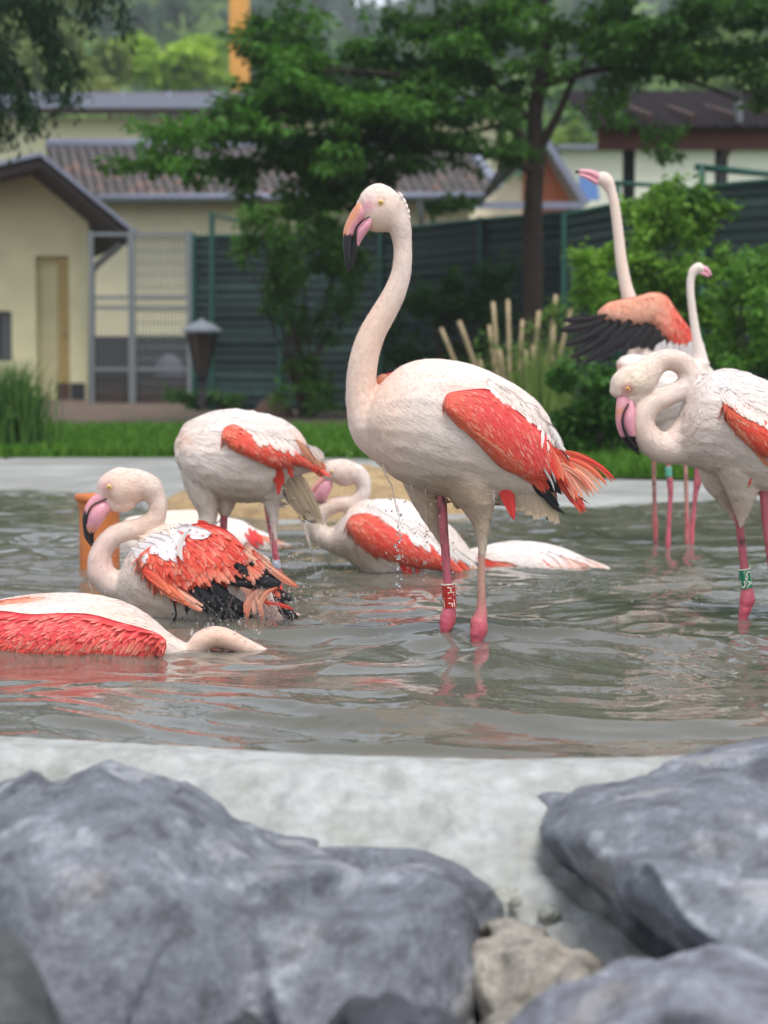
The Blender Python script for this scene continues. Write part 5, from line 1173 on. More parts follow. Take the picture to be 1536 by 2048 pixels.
B.tube([(925, 970, 42, 5), (920, 1000, 22, 5), (915, 1012, 8, 5)], flow=False)
B.tint(740, 640, 70, PEACH, .75, 210); B.tint(760, 800, 50, PEACH, .5, 90); B.tint(770, 440, 50, mix(PEACH, CREAM, .5), .6); B.tint(900, 990, 130, DIRT_SHADE, .85, 75); B.tint(960, 1060, 60, DIRT_SHADE, .7, 80); B.tint(760, 920, 40, PEACH, .6)  # belly and thigh tints: dirt plus painted underside shade
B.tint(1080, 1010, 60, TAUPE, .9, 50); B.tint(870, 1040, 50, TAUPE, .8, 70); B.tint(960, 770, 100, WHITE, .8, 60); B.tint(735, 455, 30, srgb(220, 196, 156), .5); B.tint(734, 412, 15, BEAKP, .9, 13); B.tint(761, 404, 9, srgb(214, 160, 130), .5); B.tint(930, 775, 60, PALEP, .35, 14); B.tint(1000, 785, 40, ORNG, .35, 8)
B.fold_mask = lambda q: np.clip((q[:, 1] - 730) / 120, .10, 1)
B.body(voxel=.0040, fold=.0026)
B.fuzz(26000, 7, .8, .4)
B.plumage(3400, 28, 8, lambda x, y: np.where((y > 790) & (x > 745 - (y > 900) * 0), np.clip(.45 + (x - 745) / 160, .45, 1.0) * np.where(y > 1030, .5, 1), 0), lift=.018, seed=4, jit=.16)
B.plumage(420, 6, 3, lambda x, y: ((x > 784) & (y > 378) & (y < 470) & (x > 799 - (y - 375) * .1)).astype(float), lift=.07, seed=9, jit=.3, name='nape_down', flow=[(800, 400, .5, .85), (815, 440, .1, 1)])
# ruffled tufts at the nape
for (x0, y0, x1, y1) in ((796, 384, 805, 397), (802, 394, 811, 408), (806, 404, 815, 418), (809, 414, 819, 428), (811, 424, 819, 439)):
    B.quill((x0, y0), (x1, y1), 9, CREAM, CREAM, 1, -2, -4, B.body_o, name='nape_feather', n=5)
# beak
B.part('upper_beak', rows=[(722, 402, 742, 428, 13, -6), (714, 408, 731, 440, 14, -9), (704, 421, 722, 447, 12, -10), (695, 438, 716, 455, 10.5, -11), (688, 456, 711, 464, 10, -11), (686, 472, 709, 474, 9.5, -11), (686.5, 496, 708, 497, 8, -11), (689, 520, 705, 522, 6, -11), (693, 541, 699, 542, 2.5, -11)],
       m=m_beak, n=6, colf=beak_cols(lambda x, y: np.clip((y - 469 - 3 * np.sin(x)) / 2 + .5, 0, 1), wear=lambda x, y: np.clip(1.2 - np.abs((x - 703) + (y - 435) * .55) / 13., 0, 1) * (y > 405)))
B.part('lower_beak', rows=[(741, 430, 744, 452, 11, -14), (730, 440, 738, 460, 12, -18), (720, 450, 733, 467, 11, -19), (713, 462, 728, 474, 9, -19), (711, 474, 722, 484, 6.5, -18), (712, 484, 718, 492, 3.5, -18)], m=m_beak, n=6, colf=beak_cols(lambda x, y: 0 * x))
B.part('tongue_edge', path=[(738, 434, 1.6, -28), (727, 440, 1.8, -30), (717, 449, 2, -29), (711, 461, 2.2, -27), (710, 480, 4.2, -20), (708, 505, 5, -15), (702, 535, 2.5, -12)], m=m_beak, colf=beak_cols(lambda x, y: 1 + 0 * x), n=4, N=10)
B.eye(761.5, 404.6, 4.6)
# wings
cf1 = coral_cols(.16, .9)
w1, wb1 = B.wing([(888, 800), (897, 786), (938, 779), (975, 778), (1003, 793), (1040, 826), (1078, 856), (1104, 884), (1122, 922), (1132, 958)],
                 [(888, 812), (897, 830), (922, 855), (963, 896), (1000, 934), (1032, 950), (1062, 962), (1085, 952), (1105, 962), (1124, 972)], 24, cf1,
                 lambda u, v: (math.cos(.95 - .15 * v + .10 * u), math.sin(.95 - .15 * v + .1 * u)), lambda u, v: 26 + 40 * u, lambda u, v: 6 + 2.5 * u, 2100, lift=.022, seed=5, fall=-88, jit=.05)
# shoulder and scapular feathers laid over the upper edge of the wing
for i in range(64):
    k = i / 63.; top = catmull([(905, 772), (960, 772), (1000, 782), (1040, 812), (1075, 842), (1098, 866)], 12); q = top[int(k * (len(top) - 1))]
    ln = random.uniform(40, 60); an = math.radians(random.uniform(33, 47) + 14 * k); q = (q[0] + random.uniform(-6, 6), q[1] + random.uniform(-14, 2))
    h = B.hit(q[0], q[1]); dy = ((h[0].y if h[0] else B.D - .1) - B.D) / B.mpp
    e = (q[0] + ln * math.cos(an) - 4, q[1] + ln * math.sin(an)); h2 = B.hit(*e, bvh=wb1); dy2 = ((h2[0].y - B.D) / B.mpp) if h2[0] else dy - 6
    if k < .25: continue
    B.quill(q, e, random.uniform(14, 20), mix(CREAM, WHITE, .3), mix(CREAM, PALEP, random.uniform(0, .3)), random.uniform(-3, 3), dy - 3, dy2 - 4, w1, name='scapular_feather', n=8, peak=.5, on=[wb1, B.bvh], lift=(1.6, 3.6))
for a, b_, ww, bd in (((1092, 862), (1096, 905), 7, 3), ((1098, 862), (1108, 893), 8, -5), ((1085, 850), (1084, 898), 7, 1), ((1106, 880), (1112, 915), 7, -3)):
    B.quill(a, b_, ww, WHITE, mix(WHITE, PALEP, .5), bd, -86, -92, w1, name='scapular_feather', on=[wb1, B.bvh], lift=(2, 4))
# leading edge (orange forearm) and thumb
for i in range(13):
    k = i / 12.; x = 905 + 145 * k; y = 838 + 115 * k - 10 * math.sin(k * 3)
    B.quill((x, y), (x + 46, y + 24 + 8 * k), 15, mix(CORAL, ORNG, .6 + .3 * random.random()), mix(ORNG, PALEP, random.uniform(.1, .6)), -3, -108 + 18 * k, -106 + 18 * k, w1, name='covert_feather', n=7, on=[wb1, B.bvh], lift=(1, 1.5))
# black primaries
for (a, b_, ww, bd, d0, d1) in (((1064, 938), (1100, 1000), 22, -6, -62, -40), ((1068, 940), (1120, 1012), 20, -9, -60, -36), ((1075, 940), (1132, 1029), 13, -14, -58, -34), ((1060, 934), (1088, 980), 24, -2, -64, -48), ((1090, 938), (1112, 985), 20, -6, -66, -44), ((1105, 935), (1124, 990), 12, -7, -66, -50), ((1120, 898), (1140, 925), 3, 2, -70, -68)):
    B.quill(a, b_, ww, BLACK * 1.5, BLACK, bd, d0, d1, w1, name='primary_feather', m=m_black)
for (a, b_, ww) in (((1087, 936), (1104, 968), 5), ((1102, 940), (1112, 968), 4), ((1096, 946), (1110, 985), 4)):
    B.quill(a, b_, ww, WHITE, WHITE * .8, 1, -74, -60, w1, name='wing_edge_feather', n=5)
# long coral tertials trailing behind the tail
for (a, b_, ww, bd, c0, c1, d1) in (((1112, 905), (1233, 963), 11, 15, CORAL, CORAL, -50), ((1108, 902), (1226, 966), 13, 17, CORAL, ORNG, -48), ((1106, 915), (1215, 972), 14, 16, CORAL, ORNG, -54), ((1104, 915), (1205, 980), 14, 16, ORNG, PALEP, -52), ((1100, 925), (1199, 989), 16, 14, ORNG, PALEP, -56), ((1098, 918), (1190, 994), 16, 12, ORNG, PALEP, -58), ((1100, 915), (1180, 996), 16, 9, CORAL, PALEP, -56),
                                   ((1100, 910), (1168, 1000), 16, 6, CORAL, PALEP, -60), ((1098, 900), (1158, 1002), 16, 4, CORAL, ORNG, -60), ((1102, 900), (1151, 1003), 16, 2, CORAL, mix(ORNG, PALEP, .6), -62), ((1108, 895), (1162, 960), 15, 3, CORAL, ORNG, -60), ((1100, 890), (1136, 975), 18, 2, CORAL, CORAL, -66), ((1090, 890), (1118, 962), 18, 2, CORAL, CORAL, -70), ((1094, 880), (1128, 965), 16, 2, CORAL, ORNG, -70),
                                   ((1112, 880), (1147, 934), 9, 2, WHITE, CREAM, -60), ((1105, 868), (1135, 925), 12, 2, WHITE, CREAM, -58), ((1098, 850), (1125, 905), 14, 3, WHITE, WHITE, -62), ((1116, 900), (1215, 958), 3, 15, ORNG, ORNG, -52), ((1110, 930), (1178, 980), 4, 8, PALEP, ORNG, -64), ((1105, 920), (1185, 985), 4, 10, PALEP, CORAL, -64), ((1100, 905), (1150, 985), 4, 4, ORNG, PALEP, -68), ((1102, 892), (1140, 980), 4, 3, PALEP, CORAL, -70)):
    B.quill(a, b_, ww, c0, c1, bd, -66, d1, w1, name='tertial_feather', n=14, peak=.35)
# rosy underwing feathers hanging between wing and thigh
for (a, b_, ww, c) in (((984, 905), (1029, 1043), 34, CORAL), ((1000, 925), (1022, 1022), 20, ROSE), ((980, 900), (1012, 1000), 14, CORAL)):
    B.quill(a, b_, ww, c * .9, mix(c, ROSE, .4), 3, -66, -52, w1, name='axillary_feather', peak=.18)
# taupe tail feathers
for (a, b_, ww, d) in (((1010, 950), (1008, 1012), 34, -50), ((1025, 950), (1024, 1018), 34, -48), ((1040, 950), (1042, 1022), 32, -46), ((1050, 945), (1058, 1030), 30, -44), ((1060, 950), (1074, 1038), 28, -42), ((1072, 950), (1090, 1034), 28, -40), ((1080, 945), (1104, 1042), 26, -38), ((1088, 945), (1114, 1047), 26, -36), ((1090, 940), (1112, 1016), 24, -30), ((1085, 955), (1098, 1040), 22, -10), ((995, 950), (990, 1006), 34, -46), ((1065, 960), (1080, 1030), 24, 12)):
    B.quill(a, b_, ww, mix(TAUPE, CREAM, .25), mix(TAUPE, DIRT_SHADE, .5), random.uniform(-2, 2), d, d + 6, B.root, name='tail_feather', tipw=.35)
# curly wet wisps behind the thigh
mb = MB()
for i in range(14):
    x, y = 978 + random.uniform(-3, 6), 925 + i * 5.2; r_ = random.uniform(7, 15); pts = [B.pt(x + r_ * math.sin(t_) * .9, y + 4 * t_ + r_ * .3 * (1 - math.cos(t_)), -62) for t_ in np.linspace(0, 2.6, 7)]
    strand(mb, pts, .0007, .0003)
mb.build('wisps', m_down, B.body_o, smooth=True, kind='stuff'); set_cols(B.body_o.children[-1].data, np.repeat(WHITE[None], len(mb.v), 0))
# far wing peeping over the shoulder
B.quill((752, 782), (790, 745), 14, ORNG, CORAL, 6, 40, 44, B.root, name='far_wing_feather', peak=.5); B.quill((756, 772), (775, 750), 18, ORNG, PALEP, 4, 36, 38, B.root, name='far_wing_feather')
# far wing on the other flank
B.part('wing', rows=[(900, 790, 895, 830, 14, 92), (960, 785, 930, 880, 18, 104), (1020, 815, 985, 930, 16, 98), (1075, 860, 1050, 955, 10, 78), (1110, 905, 1095, 965, 5, 52)], m=m_wing, colf=lambda x, y, co: np.repeat(CORAL[None], len(x), 0) * (1 + .2 * fbm(co * 30, 3, 7)[:, None]))
l1 = B.leg([(882, 960, 10, 8), (884, 1000, 9.5, 8), (889, 1080, 9, 8), (896, 1165, 8.5, 8), (899, 1198, 9.5, 8), (899, 1214, 12.5, 8), (897, 1232, 15.5, 8), (893, 1250, 15.5, 8), (889, 1266, 11, 8), (887, 1280, 9, 8)], dark=.25)
l1['label'] = 'pink leg wearing the red ring'
band(B, l1, (896, 1168), (900, 1215), 14, 8, srgb(168, 34, 26), [('HVF', .34, .9), ('IIVC', -1.25, .9)])
l2 = B.leg([(964, 1030, 8, -32), (963, 1075, 7, -32), (963, 1120, 7, -32), (963, 1174, 8, -32), (963, 1205, 9, -32), (962, 1225, 12.5, -32), (959, 1243, 17, -32), (957, 1262, 17, -32), (954, 1280, 13, -32), (953, 1292, 11, -32)], grey=(1150, 80))

# ================================================================== 2. the bird bathing in front of the orange pipe
D2_ = depth_at(1236)
B = Bird(D2_, 'flamingo bathing with ruffled coral wings and head curled down before the orange pipe', base_px=(330, 1236))
B.tube([(208, 992, 17, -4), (214, 978, 25, -4), (232, 974, 38, -4, .8), (255, 976, 40, -2, .75), (280, 973, 32, 0, .8), (301, 980, 24), (314, 1002, 18), (316, 1024, 18), (303, 1046, 20), (280, 1057, 20), (252, 1062, 19.5, -3), (228, 1072, 20, -5), (209, 1092, 21, -6), (200, 1118, 24, -6),
        (203, 1146, 27, -5), (222, 1166, 29, -3), (250, 1172, 34), (282, 1172, 48)])
B.tube([(215, 1000, 10, -6), (232, 1010, 14, -6), (252, 1004, 18, -4), (268, 990, 16)], flow=False)
B.loft([(262, 1105, 232, 1195, 45, 0), (292, 1068, 262, 1228, 80, 0), (330, 1050, 310, 1262, 98, 0), (385, 1050, 380, 1285, 104, 0), (440, 1072, 440, 1290, 96, 0), (490, 1120, 490, 1290, 80, 0), (545, 1190, 545, 1290, 55, 0), (590, 1228, 590, 1285, 30, 0), (625, 1240, 625, 1270, 12, 0)])
B.tint(250, 985, 60, PEACH, .7); B.tint(300, 1040, 60, PEACH, .6); B.tint(200, 1120, 50, mix(PEACH, BEAKP, .3), .6, 60); B.tint(250, 1175, 50, CREAM, .5); B.tint(560, 1240, 60, ORNG, .4); B.tint(212, 975, 12, BEAKP, .7); B.tint(219, 973, 9, srgb(206, 160, 134), .6); B.tint(300, 1200, 60, DIRT_SHADE, .5)
B.fold_mask = lambda q: np.clip((q[:, 0] - 200) / 120, .25, 1)
B.body(voxel=.0044, fold=.0045)
B.fuzz(16000, 7, .8, .5)
B.plumage(1950, 34, 8.8, lambda x, y: ((x > 232) & (y > 1060) & ~((x < 300) & (y < 1085))).astype(float) * np.where(x < 300, .8, 1), lift=0.032, seed=14, jit=.4)
B.plumage(750, 12, 3.4, lambda x, y: ((x > 270) & (x < 335) & (y > 950) & (y < 1050)).astype(float) * .9, lift=0.027, seed=15, jit=.4, name='neck_feathers')
B.part('upper_beak', rows=[(205, 972, 214, 996, 12, -6), (196, 984, 212, 1004, 13, -8), (184, 994, 206, 1010, 12, -9), (173, 1008, 192, 1020, 10, -10), (165.5, 1030, 180, 1034, 8, -10), (165.5, 1052, 174, 1053, 6, -10), (170, 1076, 178, 1073, 5, -10), (181, 1092, 187, 1088, 2.5, -10)], m=m_beak, n=6,
       colf=beak_cols(lambda x, y: np.clip((y - 1012) / 8 - (x - 166) / 5 + .2, 0, 1) * (y > 1008) + (y > 1060), wear=lambda x, y: 0 * x + .05))
B.part('lower_beak', rows=[(211, 1000, 222, 1022, 12, -8), (201, 1003, 216, 1028, 15, -11), (190, 1009, 209, 1040, 16, -13), (180, 1020, 200, 1052, 14, -14), (174, 1036, 195, 1060, 11, -13), (172, 1052, 191, 1064, 8, -12), (176, 1066, 188, 1070, 6, -11), (181, 1080, 188, 1080, 4, -10), (184, 1090, 187, 1091, 2, -10)], m=m_beak, n=6,
       colf=beak_cols(lambda x, y: np.clip((y - 1063 + 2 * np.sin(x * .9)) / 3, 0, 1), wear=lambda x, y: np.clip((y - 1048) / 12, 0, 1) * .7))
B.part('beak_edge', path=[(213, 998, 1.2, -19), (198, 1004, 1.4, -23), (184, 1012, 1.6, -24), (175, 1028, 1.8, -22), (171, 1048, 1.9, -19)], m=m_beak, colf=beak_cols(lambda x, y: 1 + 0 * x), n=4, N=8)
B.eye(218.5, 973.7, 4.4)
cfb = coral_cols(.30, .25)
wB, bvB = B.wing([(279, 1112), (300, 1092), (340, 1072), (372, 1052), (408, 1046), (450, 1058), (482, 1086), (505, 1120), (516, 1150)], [(279, 1122), (292, 1148), (318, 1172), (352, 1186), (392, 1182), (420, 1168), (455, 1160), (490, 1160), (512, 1160)], 24, cfb,
                 lambda u, v: (math.cos(1.25 - .55 * u + .3 * v), math.sin(1.25 - .55 * u + .3 * v)), lambda u, v: 32 + 10 * v, 9, 900, lift=.09, seed=8, fall=-96, jit=.18, stick=.75)
# larger ruffled feathers along the wing
for i in range(46):
    u = random.random(); x = 292 + 205 * u; y = 1080 + 55 * random.random() + (0 if u < .5 else 10); h = B.hit(x, y, bvB)
    if not h[0]: continue
    dy = (h[0].y - B.D) / B.mpp; an = 1.2 - .5 * u + random.uniform(-.25, .25); ln = random.uniform(34, 56); c = mix(CORAL, ORNG, random.uniform(0, .4))
    B.quill((x, y), (x + ln * math.cos(an), y + ln * math.sin(an)), random.uniform(11, 16), c, mix(c, PALEP if random.random() < .45 else CORAL, random.uniform(.2, .7)), random.uniform(-5, 5), dy - 5, dy - 10, wB, name='covert_feather', n=7, on=[bvB], lift=(2, 5))
# fringe of coverts over the black flight feathers
for i in range(30):
    u = i / 29.; x = 318 + 195 * u; y = 1168 - 26 * u + random.uniform(-6, 6); an = 1.35 - .55 * u + random.uniform(-.2, .2); ln = random.uniform(24, 40); c = mix(CORAL, ORNG, random.uniform(0, .5))
    B.quill((x, y - 16), (x + ln * math.cos(an), y - 16 + ln * math.sin(an)), random.uniform(9, 13), c, mix(c, PALEP, random.uniform(.2, .8)), random.uniform(-4, 4), -118, -126, wB, name='covert_feather', n=6, tilt=.3)
# white back feathers, blown over the wing's upper edge
for (a, b_, ww, bd) in (((262, 1098), (296, 1118), 20, 4), ((275, 1088), (318, 1108), 22, 4), ((290, 1078), (336, 1104), 24, 5), ((300, 1070), (352, 1100), 24, 6), ((318, 1064), (358, 1112), 22, -5), ((330, 1058), (354, 1126), 18, -6), ((345, 1055), (372, 1090), 26, -6), ((356, 1050), (424, 1066), 26, -7), ((268, 1108), (290, 1128), 16, 4), ((350, 1062), (392, 1060), 22, 3), ((310, 1080), (338, 1122), 18, -2)):
    B.quill(a, b_, ww, WHITE, mix(WHITE, srgb(214, 206, 210)[:3], .5), bd, -92, -116, wB, name='back_feather', peak=.5, on=[bvB, B.bvh], lift=(6, 8))
B.quill((382, 1058), (366, 1124), 12, WHITE, WHITE, -14, -126, -132, wB, name='back_feather', n=12)
for k in range(9):
    an = -1.9 + k * .17; B.quill((402, 1056), (402 + 20 * math.cos(an), 1056 + 17 * math.sin(an)), 6, CORAL, CORAL, 0, -60, -62, wB, name='crest_feather', n=5)
# orange forearm feathers sweeping down to the water
for (a, b_, ww, bd, c0, c1) in (((285, 1140), (340, 1186), 22, 5, CORAL, ORNG), ((300, 1160), (368, 1200), 22, 4, mix(CORAL, ORNG, .5), ORNG), ((318, 1168), (392, 1206), 18, 2, ORNG, PALEP), ((328, 1176), (404, 1220), 16, 1, ORNG, PALEP), ((336, 1184), (402, 1222), 13, 0, ORNG, mix(ORNG, PALEP, .4)), ((330, 1170), (406, 1212), 12, 2, ORNG, PALEP), ((318, 1180), (385, 1214), 10, 1, ORNG, ORNG)):
    B.quill(a, b_, ww, c0, c1, bd, -122, -134, wB, name='forearm_feather', peak=.3, tipw=.2)
# black primaries trailing into the water
for (a, b_, ww, bd, d0, d1) in (((385, 1165), (470, 1252), 26, -6, -112, -100), ((400, 1170), (455, 1250), 24, -4, -118, -106), ((395, 1160), (490, 1245), 26, -8, -106, -96), ((410, 1160), (505, 1235), 22, -9, -100, -88), ((420, 1172), (482, 1262), 18, -4, -120, -110), ((380, 1180), (440, 1236), 20, -3, -124, -116), ((430, 1165), (500, 1222), 20, -6, -104, -96), ((415, 1160), (455, 1205), 34, 0, -116, -112), ((390, 1172), (430, 1215), 30, 0, -121, -117),
                                   ((460, 1165), (560, 1172), 30, -2, -100, -92), ((470, 1150), (556, 1168), 30, -5, -98, -90), ((470, 1128), (562, 1168), 34, -8, -124, -112), ((478, 1140), (552, 1172), 26, -4, -126, -114), ((490, 1132), (560, 1166), 28, -6, -94, -86), ((500, 1125), (540, 1152), 26, -4, -92, -86), ((540, 1168), (585, 1202), 18, -3, -86, -80), ((550, 1190), (588, 1236), 20, -3, -90, -84), ((560, 1200), (598, 1248), 22, -2, -92, -86), ((545, 1180), (576, 1240), 18, 0, -84, -80), ((552, 1195), (586, 1246), 20, 0, -96, -90)):
    B.quill(a, b_, ww, BLACK * 1.6, BLACK, bd, d0, d1, wB, name='primary_feather', m=m_black, peak=.6, tipw=.15)
for (pts) in ([(346, 1198), (350, 1215), (352, 1230), (345, 1244)], [(356, 1200), (370, 1208), (374, 1222)], [(365, 1205), (374, 1214), (376, 1224)]):
    B.part('wet_feather', path=[(x, y, 2.2 + (k == len(pts) - 1) * 1.6, -118) for k, (x, y) in enumerate(pts)], m=m_black, colf=lambda x, y, co: np.repeat(BLACK[None], len(x), 0), n=4, N=8)
# pale and coral inner feathers beyond the wing
for (a, b_, ww, bd, c0, c1, d) in (((488, 1092), (600, 1174), 20, -8, PALEP, ORNG, -70), ((492, 1085), (576, 1160), 18, -8, PALEP, PALEP, -64), ((486, 1100), (560, 1150), 22, -6, PALEP, mix(ORNG, PALEP, .5), -74), ((490, 1088), (545, 1128), 22, -8, WHITE, PALEP, -56), ((520, 1118), (598, 1176), 15, -3, PALEP, ORNG, -78), ((500, 1092), (542, 1120), 20, -8, WHITE, CREAM, -50), ((505, 1100), (545, 1135), 12, -4, CORAL, PALEP, -72),
                                  ((480, 1176), (520, 1215), 14, 8, PALEP, ORNG, -108), ((520, 1178), (496, 1240), 16, -12, PALEP, ORNG, -112), ((545, 1172), (510, 1230), 18, -14, PALEP, PALEP, -110), ((556, 1175), (520, 1222), 12, -12, ORNG, PALEP, -114), ((500, 1180), (540, 1215), 12, 5, CORAL, ORNG, -106), ((530, 1205), (588, 1220), 9, 3, CORAL, CORAL, -112), ((508, 1190), (522, 1246), 10, 6, PALEP, ORNG, -116), ((488, 1180), (500, 1224), 14, 6, PALEP, PALEP, -104), ((540, 1180), (560, 1196), 12, 3, CORAL, ORNG, -104),
                                  ((596, 1238), (640, 1252), 12, -2, CREAM, CREAM, -10), ((505, 1120), (520, 1160), 16, 2, PALEP, CORAL, -88), ((496, 1130), (508, 1172), 13, 2, ORNG, PALEP, -120)):
    B.quill(a, b_, ww, c0, c1, bd, d, d - 4, wB, name='tertial_feather', n=11, peak=.45)
B.part('wing', rows=[(285, 1095, 285, 1130, 12, 82), (350, 1060, 350, 1150, 16, 96), (420, 1060, 430, 1170, 16, 96), (500, 1110, 505, 1180, 10, 76), (560, 1165, 560, 1200, 5, 60)], m=m_wing, colf=lambda x, y, co: np.repeat(CORAL[None], len(x), 0))

# ================================================================== 3. the bird standing with its neck down behind the bathing one
D3_ = depth_at(1165)
B = Bird(D3_, 'wet flamingo standing with its neck plunged down behind the bathing one', base_px=(500, 1165))
B.loft([(357, 872, 362, 940, 40, 0), (372, 848, 380, 968, 62, 0), (400, 831, 402, 985, 74, 0), (440, 822, 435, 996, 80, 0), (485, 820, 480, 1004, 82, 0), (530, 827, 522, 1003, 76, 0), (568, 841, 552, 990, 64, 0), (598, 866, 578, 962, 46, 0), (618, 898, 600, 950, 28, 0), (632, 920, 622, 945, 12, 0)])
B.tube([(398, 935, 40, -10), (408, 985, 30, -14), (416, 1020, 19, -16), (415, 1045, 16, -18), (408, 1075, 15, -20), (396, 1120, 15, -22), (392, 1160, 15, -22), (392, 1210, 14, -22)], flow=True)
B.tube([(452, 985, 30, 10), (450, 1010, 18, 10), (450, 1028, 9, 10)], flow=False); B.tube([(540, 985, 26, -12), (545, 1020, 13, -14), (547, 1055, 7, -14), (548, 1085, 4, -14)], flow=False)
B.loft([(566, 955, 556, 985, 24, 10), (594, 945, 580, 1008, 26, 8), (622, 985, 606, 1036, 18, 4), (636, 1022, 626, 1048, 8, 0)], flow=False)
B.tint(470, 850, 90, WHITE, .5); B.tint(450, 990, 90, DIRT_SHADE, .6, 40); B.tint(610, 1010, 40, TAUPE, 1, 40); B.tint(600, 880, 30, PALEP, .5); B.tint(360, 880, 20, PEACH, .8)
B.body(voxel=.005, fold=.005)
B.fuzz(14000, 7, .9, .4)
B.plumage(1500, 30, 8.8, lambda x, y: ((y < 1035) | (x > 570)).astype(float), lift=0.022, seed=24, jit=.25)
w3, _b3 = B.wing([(443, 866), (452, 853), (475, 850), (500, 868), (540, 880), (575, 890), (598, 908), (622, 925), (634, 934)], [(444, 876), (462, 896), (492, 912), (520, 926), (545, 937), (570, 937), (590, 930), (615, 938), (632, 942)], 20, coral_cols(.3, .1),
                lambda u, v: (.45 + .5 * u, .8 - .2 * u), 30, 8, 520, lift=.04, seed=18, fall=-66, jit=.15)
for k in range(17):
    x = 492 + k * 8.4; q = (x, 868 + k * 2.2 - 10); B.quill(q, (x + 22 + random.uniform(-5, 5), q[1] + 30 + random.uniform(-6, 8)), 14, mix(CREAM, WHITE, .4), mix(CREAM, PALEP, .3), 2, -74 + k * 1.6, -84 + k * 2.5, w3, name='scapular_feather', n=7, on=[_b3, B.bvh], lift=(2, 3.5))
for a, b_, ww, c, bd in (((552, 930), (556, 992), 14, CORAL, 3), ((560, 932), (566, 972), 12, CORAL, 0), ((575, 930), (585, 956), 10, CORAL, 0), ((545, 935), (550, 966), 12, mix(CORAL, ORNG, .4), 0)): B.quill(a, b_, ww, c * .85, c * .8, bd, -62, -56, w3, name='axillary_feather')
for k in range(9): an = -.9 + k * .2; B.quill((632, 936), (632 + 22 * math.cos(an), 936 + 16 * math.sin(an)), 4, mix(TAUPE, ORNG, .5), ORNG, 1, -20, -22, w3, name='tertial_feather', n=6)
for a, b_, ww, dd_ in (((600, 890), (634, 938), 16, -34), ((590, 880), (628, 930), 16, -40), ((608, 905), (645, 940), 13, -30)): B.quill(a, b_, ww, mix(ORNG, TAUPE, .5), mix(ORNG, TAUPE, .6), 3, dd_, dd_ + 8, w3, name='tertial_feather')
for a, b_, ww in (((588, 950), (640, 1046), 20), ((575, 955), (622, 1040), 26), ((600, 950), (646, 1050), 12), ((565, 960), (604, 1034), 22)): B.quill(a, b_, ww, mix(TAUPE, DIRT_SHADE, .4), TAUPE, 2, -30, -8, B.root, name='tail_feather', tipw=.3)
B.part('wing', rows=[(450, 860, 455, 900, 10, 68), (520, 870, 530, 930, 12, 76), (590, 900, 590, 945, 8, 52)], m=m_wing, colf=lambda x, y, co: np.repeat(CORAL[None], len(x), 0))
B.leg([(448, 1005, 8, 10), (448, 1030, 8, 10), (447, 1060, 7.5, 10), (447, 1100, 7, 10), (446, 1140, 7, 10), (446, 1165, 10, 10)], deep=160, dark=.2)
lg3 = B.leg([(534, 985, 8, -14), (536, 1015, 7.5, -14), (541, 1050, 7, -14), (547, 1085, 6.5, -14), (552, 1120, 6.5, -14), (556, 1150, 9, -14), (557, 1172, 9, -14)], deep=160, dark=.35)
B.part('leg_ring', path=[(552, 1124, 9, -14), (554, 1136, 9, -14)], m=mat('white_ring', srgb(206, 208, 216), .5, color2=srgb(120, 124, 140), nscale=90), parent=lg3)

# ================================================================== 4. the swimming bird behind the tall one's legs
D4_ = depth_at(1148)
B = Bird(D4_, 'flamingo floating with curled neck behind the legs of the tall one', base_px=(760, 1148))
B.tube([(653, 958, 16), (662, 945, 23), (680, 945, 27, 0, .8), (700, 948, 25, 0, .85), (716, 952, 20), (727, 970, 15), (724, 990, 14), (708, 1004, 14), (684, 1008, 15), (660, 1014, 15.5), (642, 1026, 17), (634, 1045, 17, 0), (640, 1066, 20), (660, 1078, 25), (690, 1078, 36)])
B.loft([(672, 1050, 655, 1100, 30, 0), (700, 1018, 690, 1115, 62, 0), (735, 1002, 730, 1150, 78, 0), (775, 998, 772, 1175, 86, 0), (820, 1004, 818, 1185, 86, 0), (865, 1026, 862, 1188, 76, 0), (905, 1056, 900, 1186, 58, 0), (938, 1100, 932, 1180, 38, 0), (968, 1140, 962, 1176, 18, 0)])
B.tint(690, 940, 40, PEACH, .4); B.tint(790, 1020, 90, WHITE, .8); B.tint(700, 1110, 60, DIRT_SHADE, .8, 30); B.tint(670, 1010, 50, PEACH, .5, 20)
B.fold_mask = lambda q: np.clip((q[:, 0] - 650) / 100, .2, 1)
B.body(voxel=.005, fold=.004)
B.fuzz(12000, 7, .9, .4)
B.plumage(1350, 30, 8.2, lambda x, y: ((x > 665) & (y > 990) & ~((x < 745) & (y < 1030))).astype(float), lift=0.016, seed=34, jit=.2)
B.part('upper_beak', rows=[(648, 944, 662, 958, 10, -4), (640, 954, 654, 964, 10, -5), (630, 966, 643, 974, 9, -6), (621, 980, 633, 984, 7, -6), (616, 994, 626, 995, 5, -6)], m=m_beak, colf=beak_cols(lambda x, y: np.clip((y - 992) / 4, 0, 1), wear=lambda x, y: 0 * x + .5))
B.part('lower_beak', rows=[(656, 956, 664, 972, 9, -6), (646, 962, 660, 986, 11, -8), (636, 972, 652, 1000, 10, -9), (628, 984, 642, 1006, 7, -8), (621, 994, 630, 1006, 4, -8)], m=m_beak, colf=beak_cols(lambda x, y: np.clip((y - 1002) / 4, 0, 1)))
B.eye(664, 944, 3)
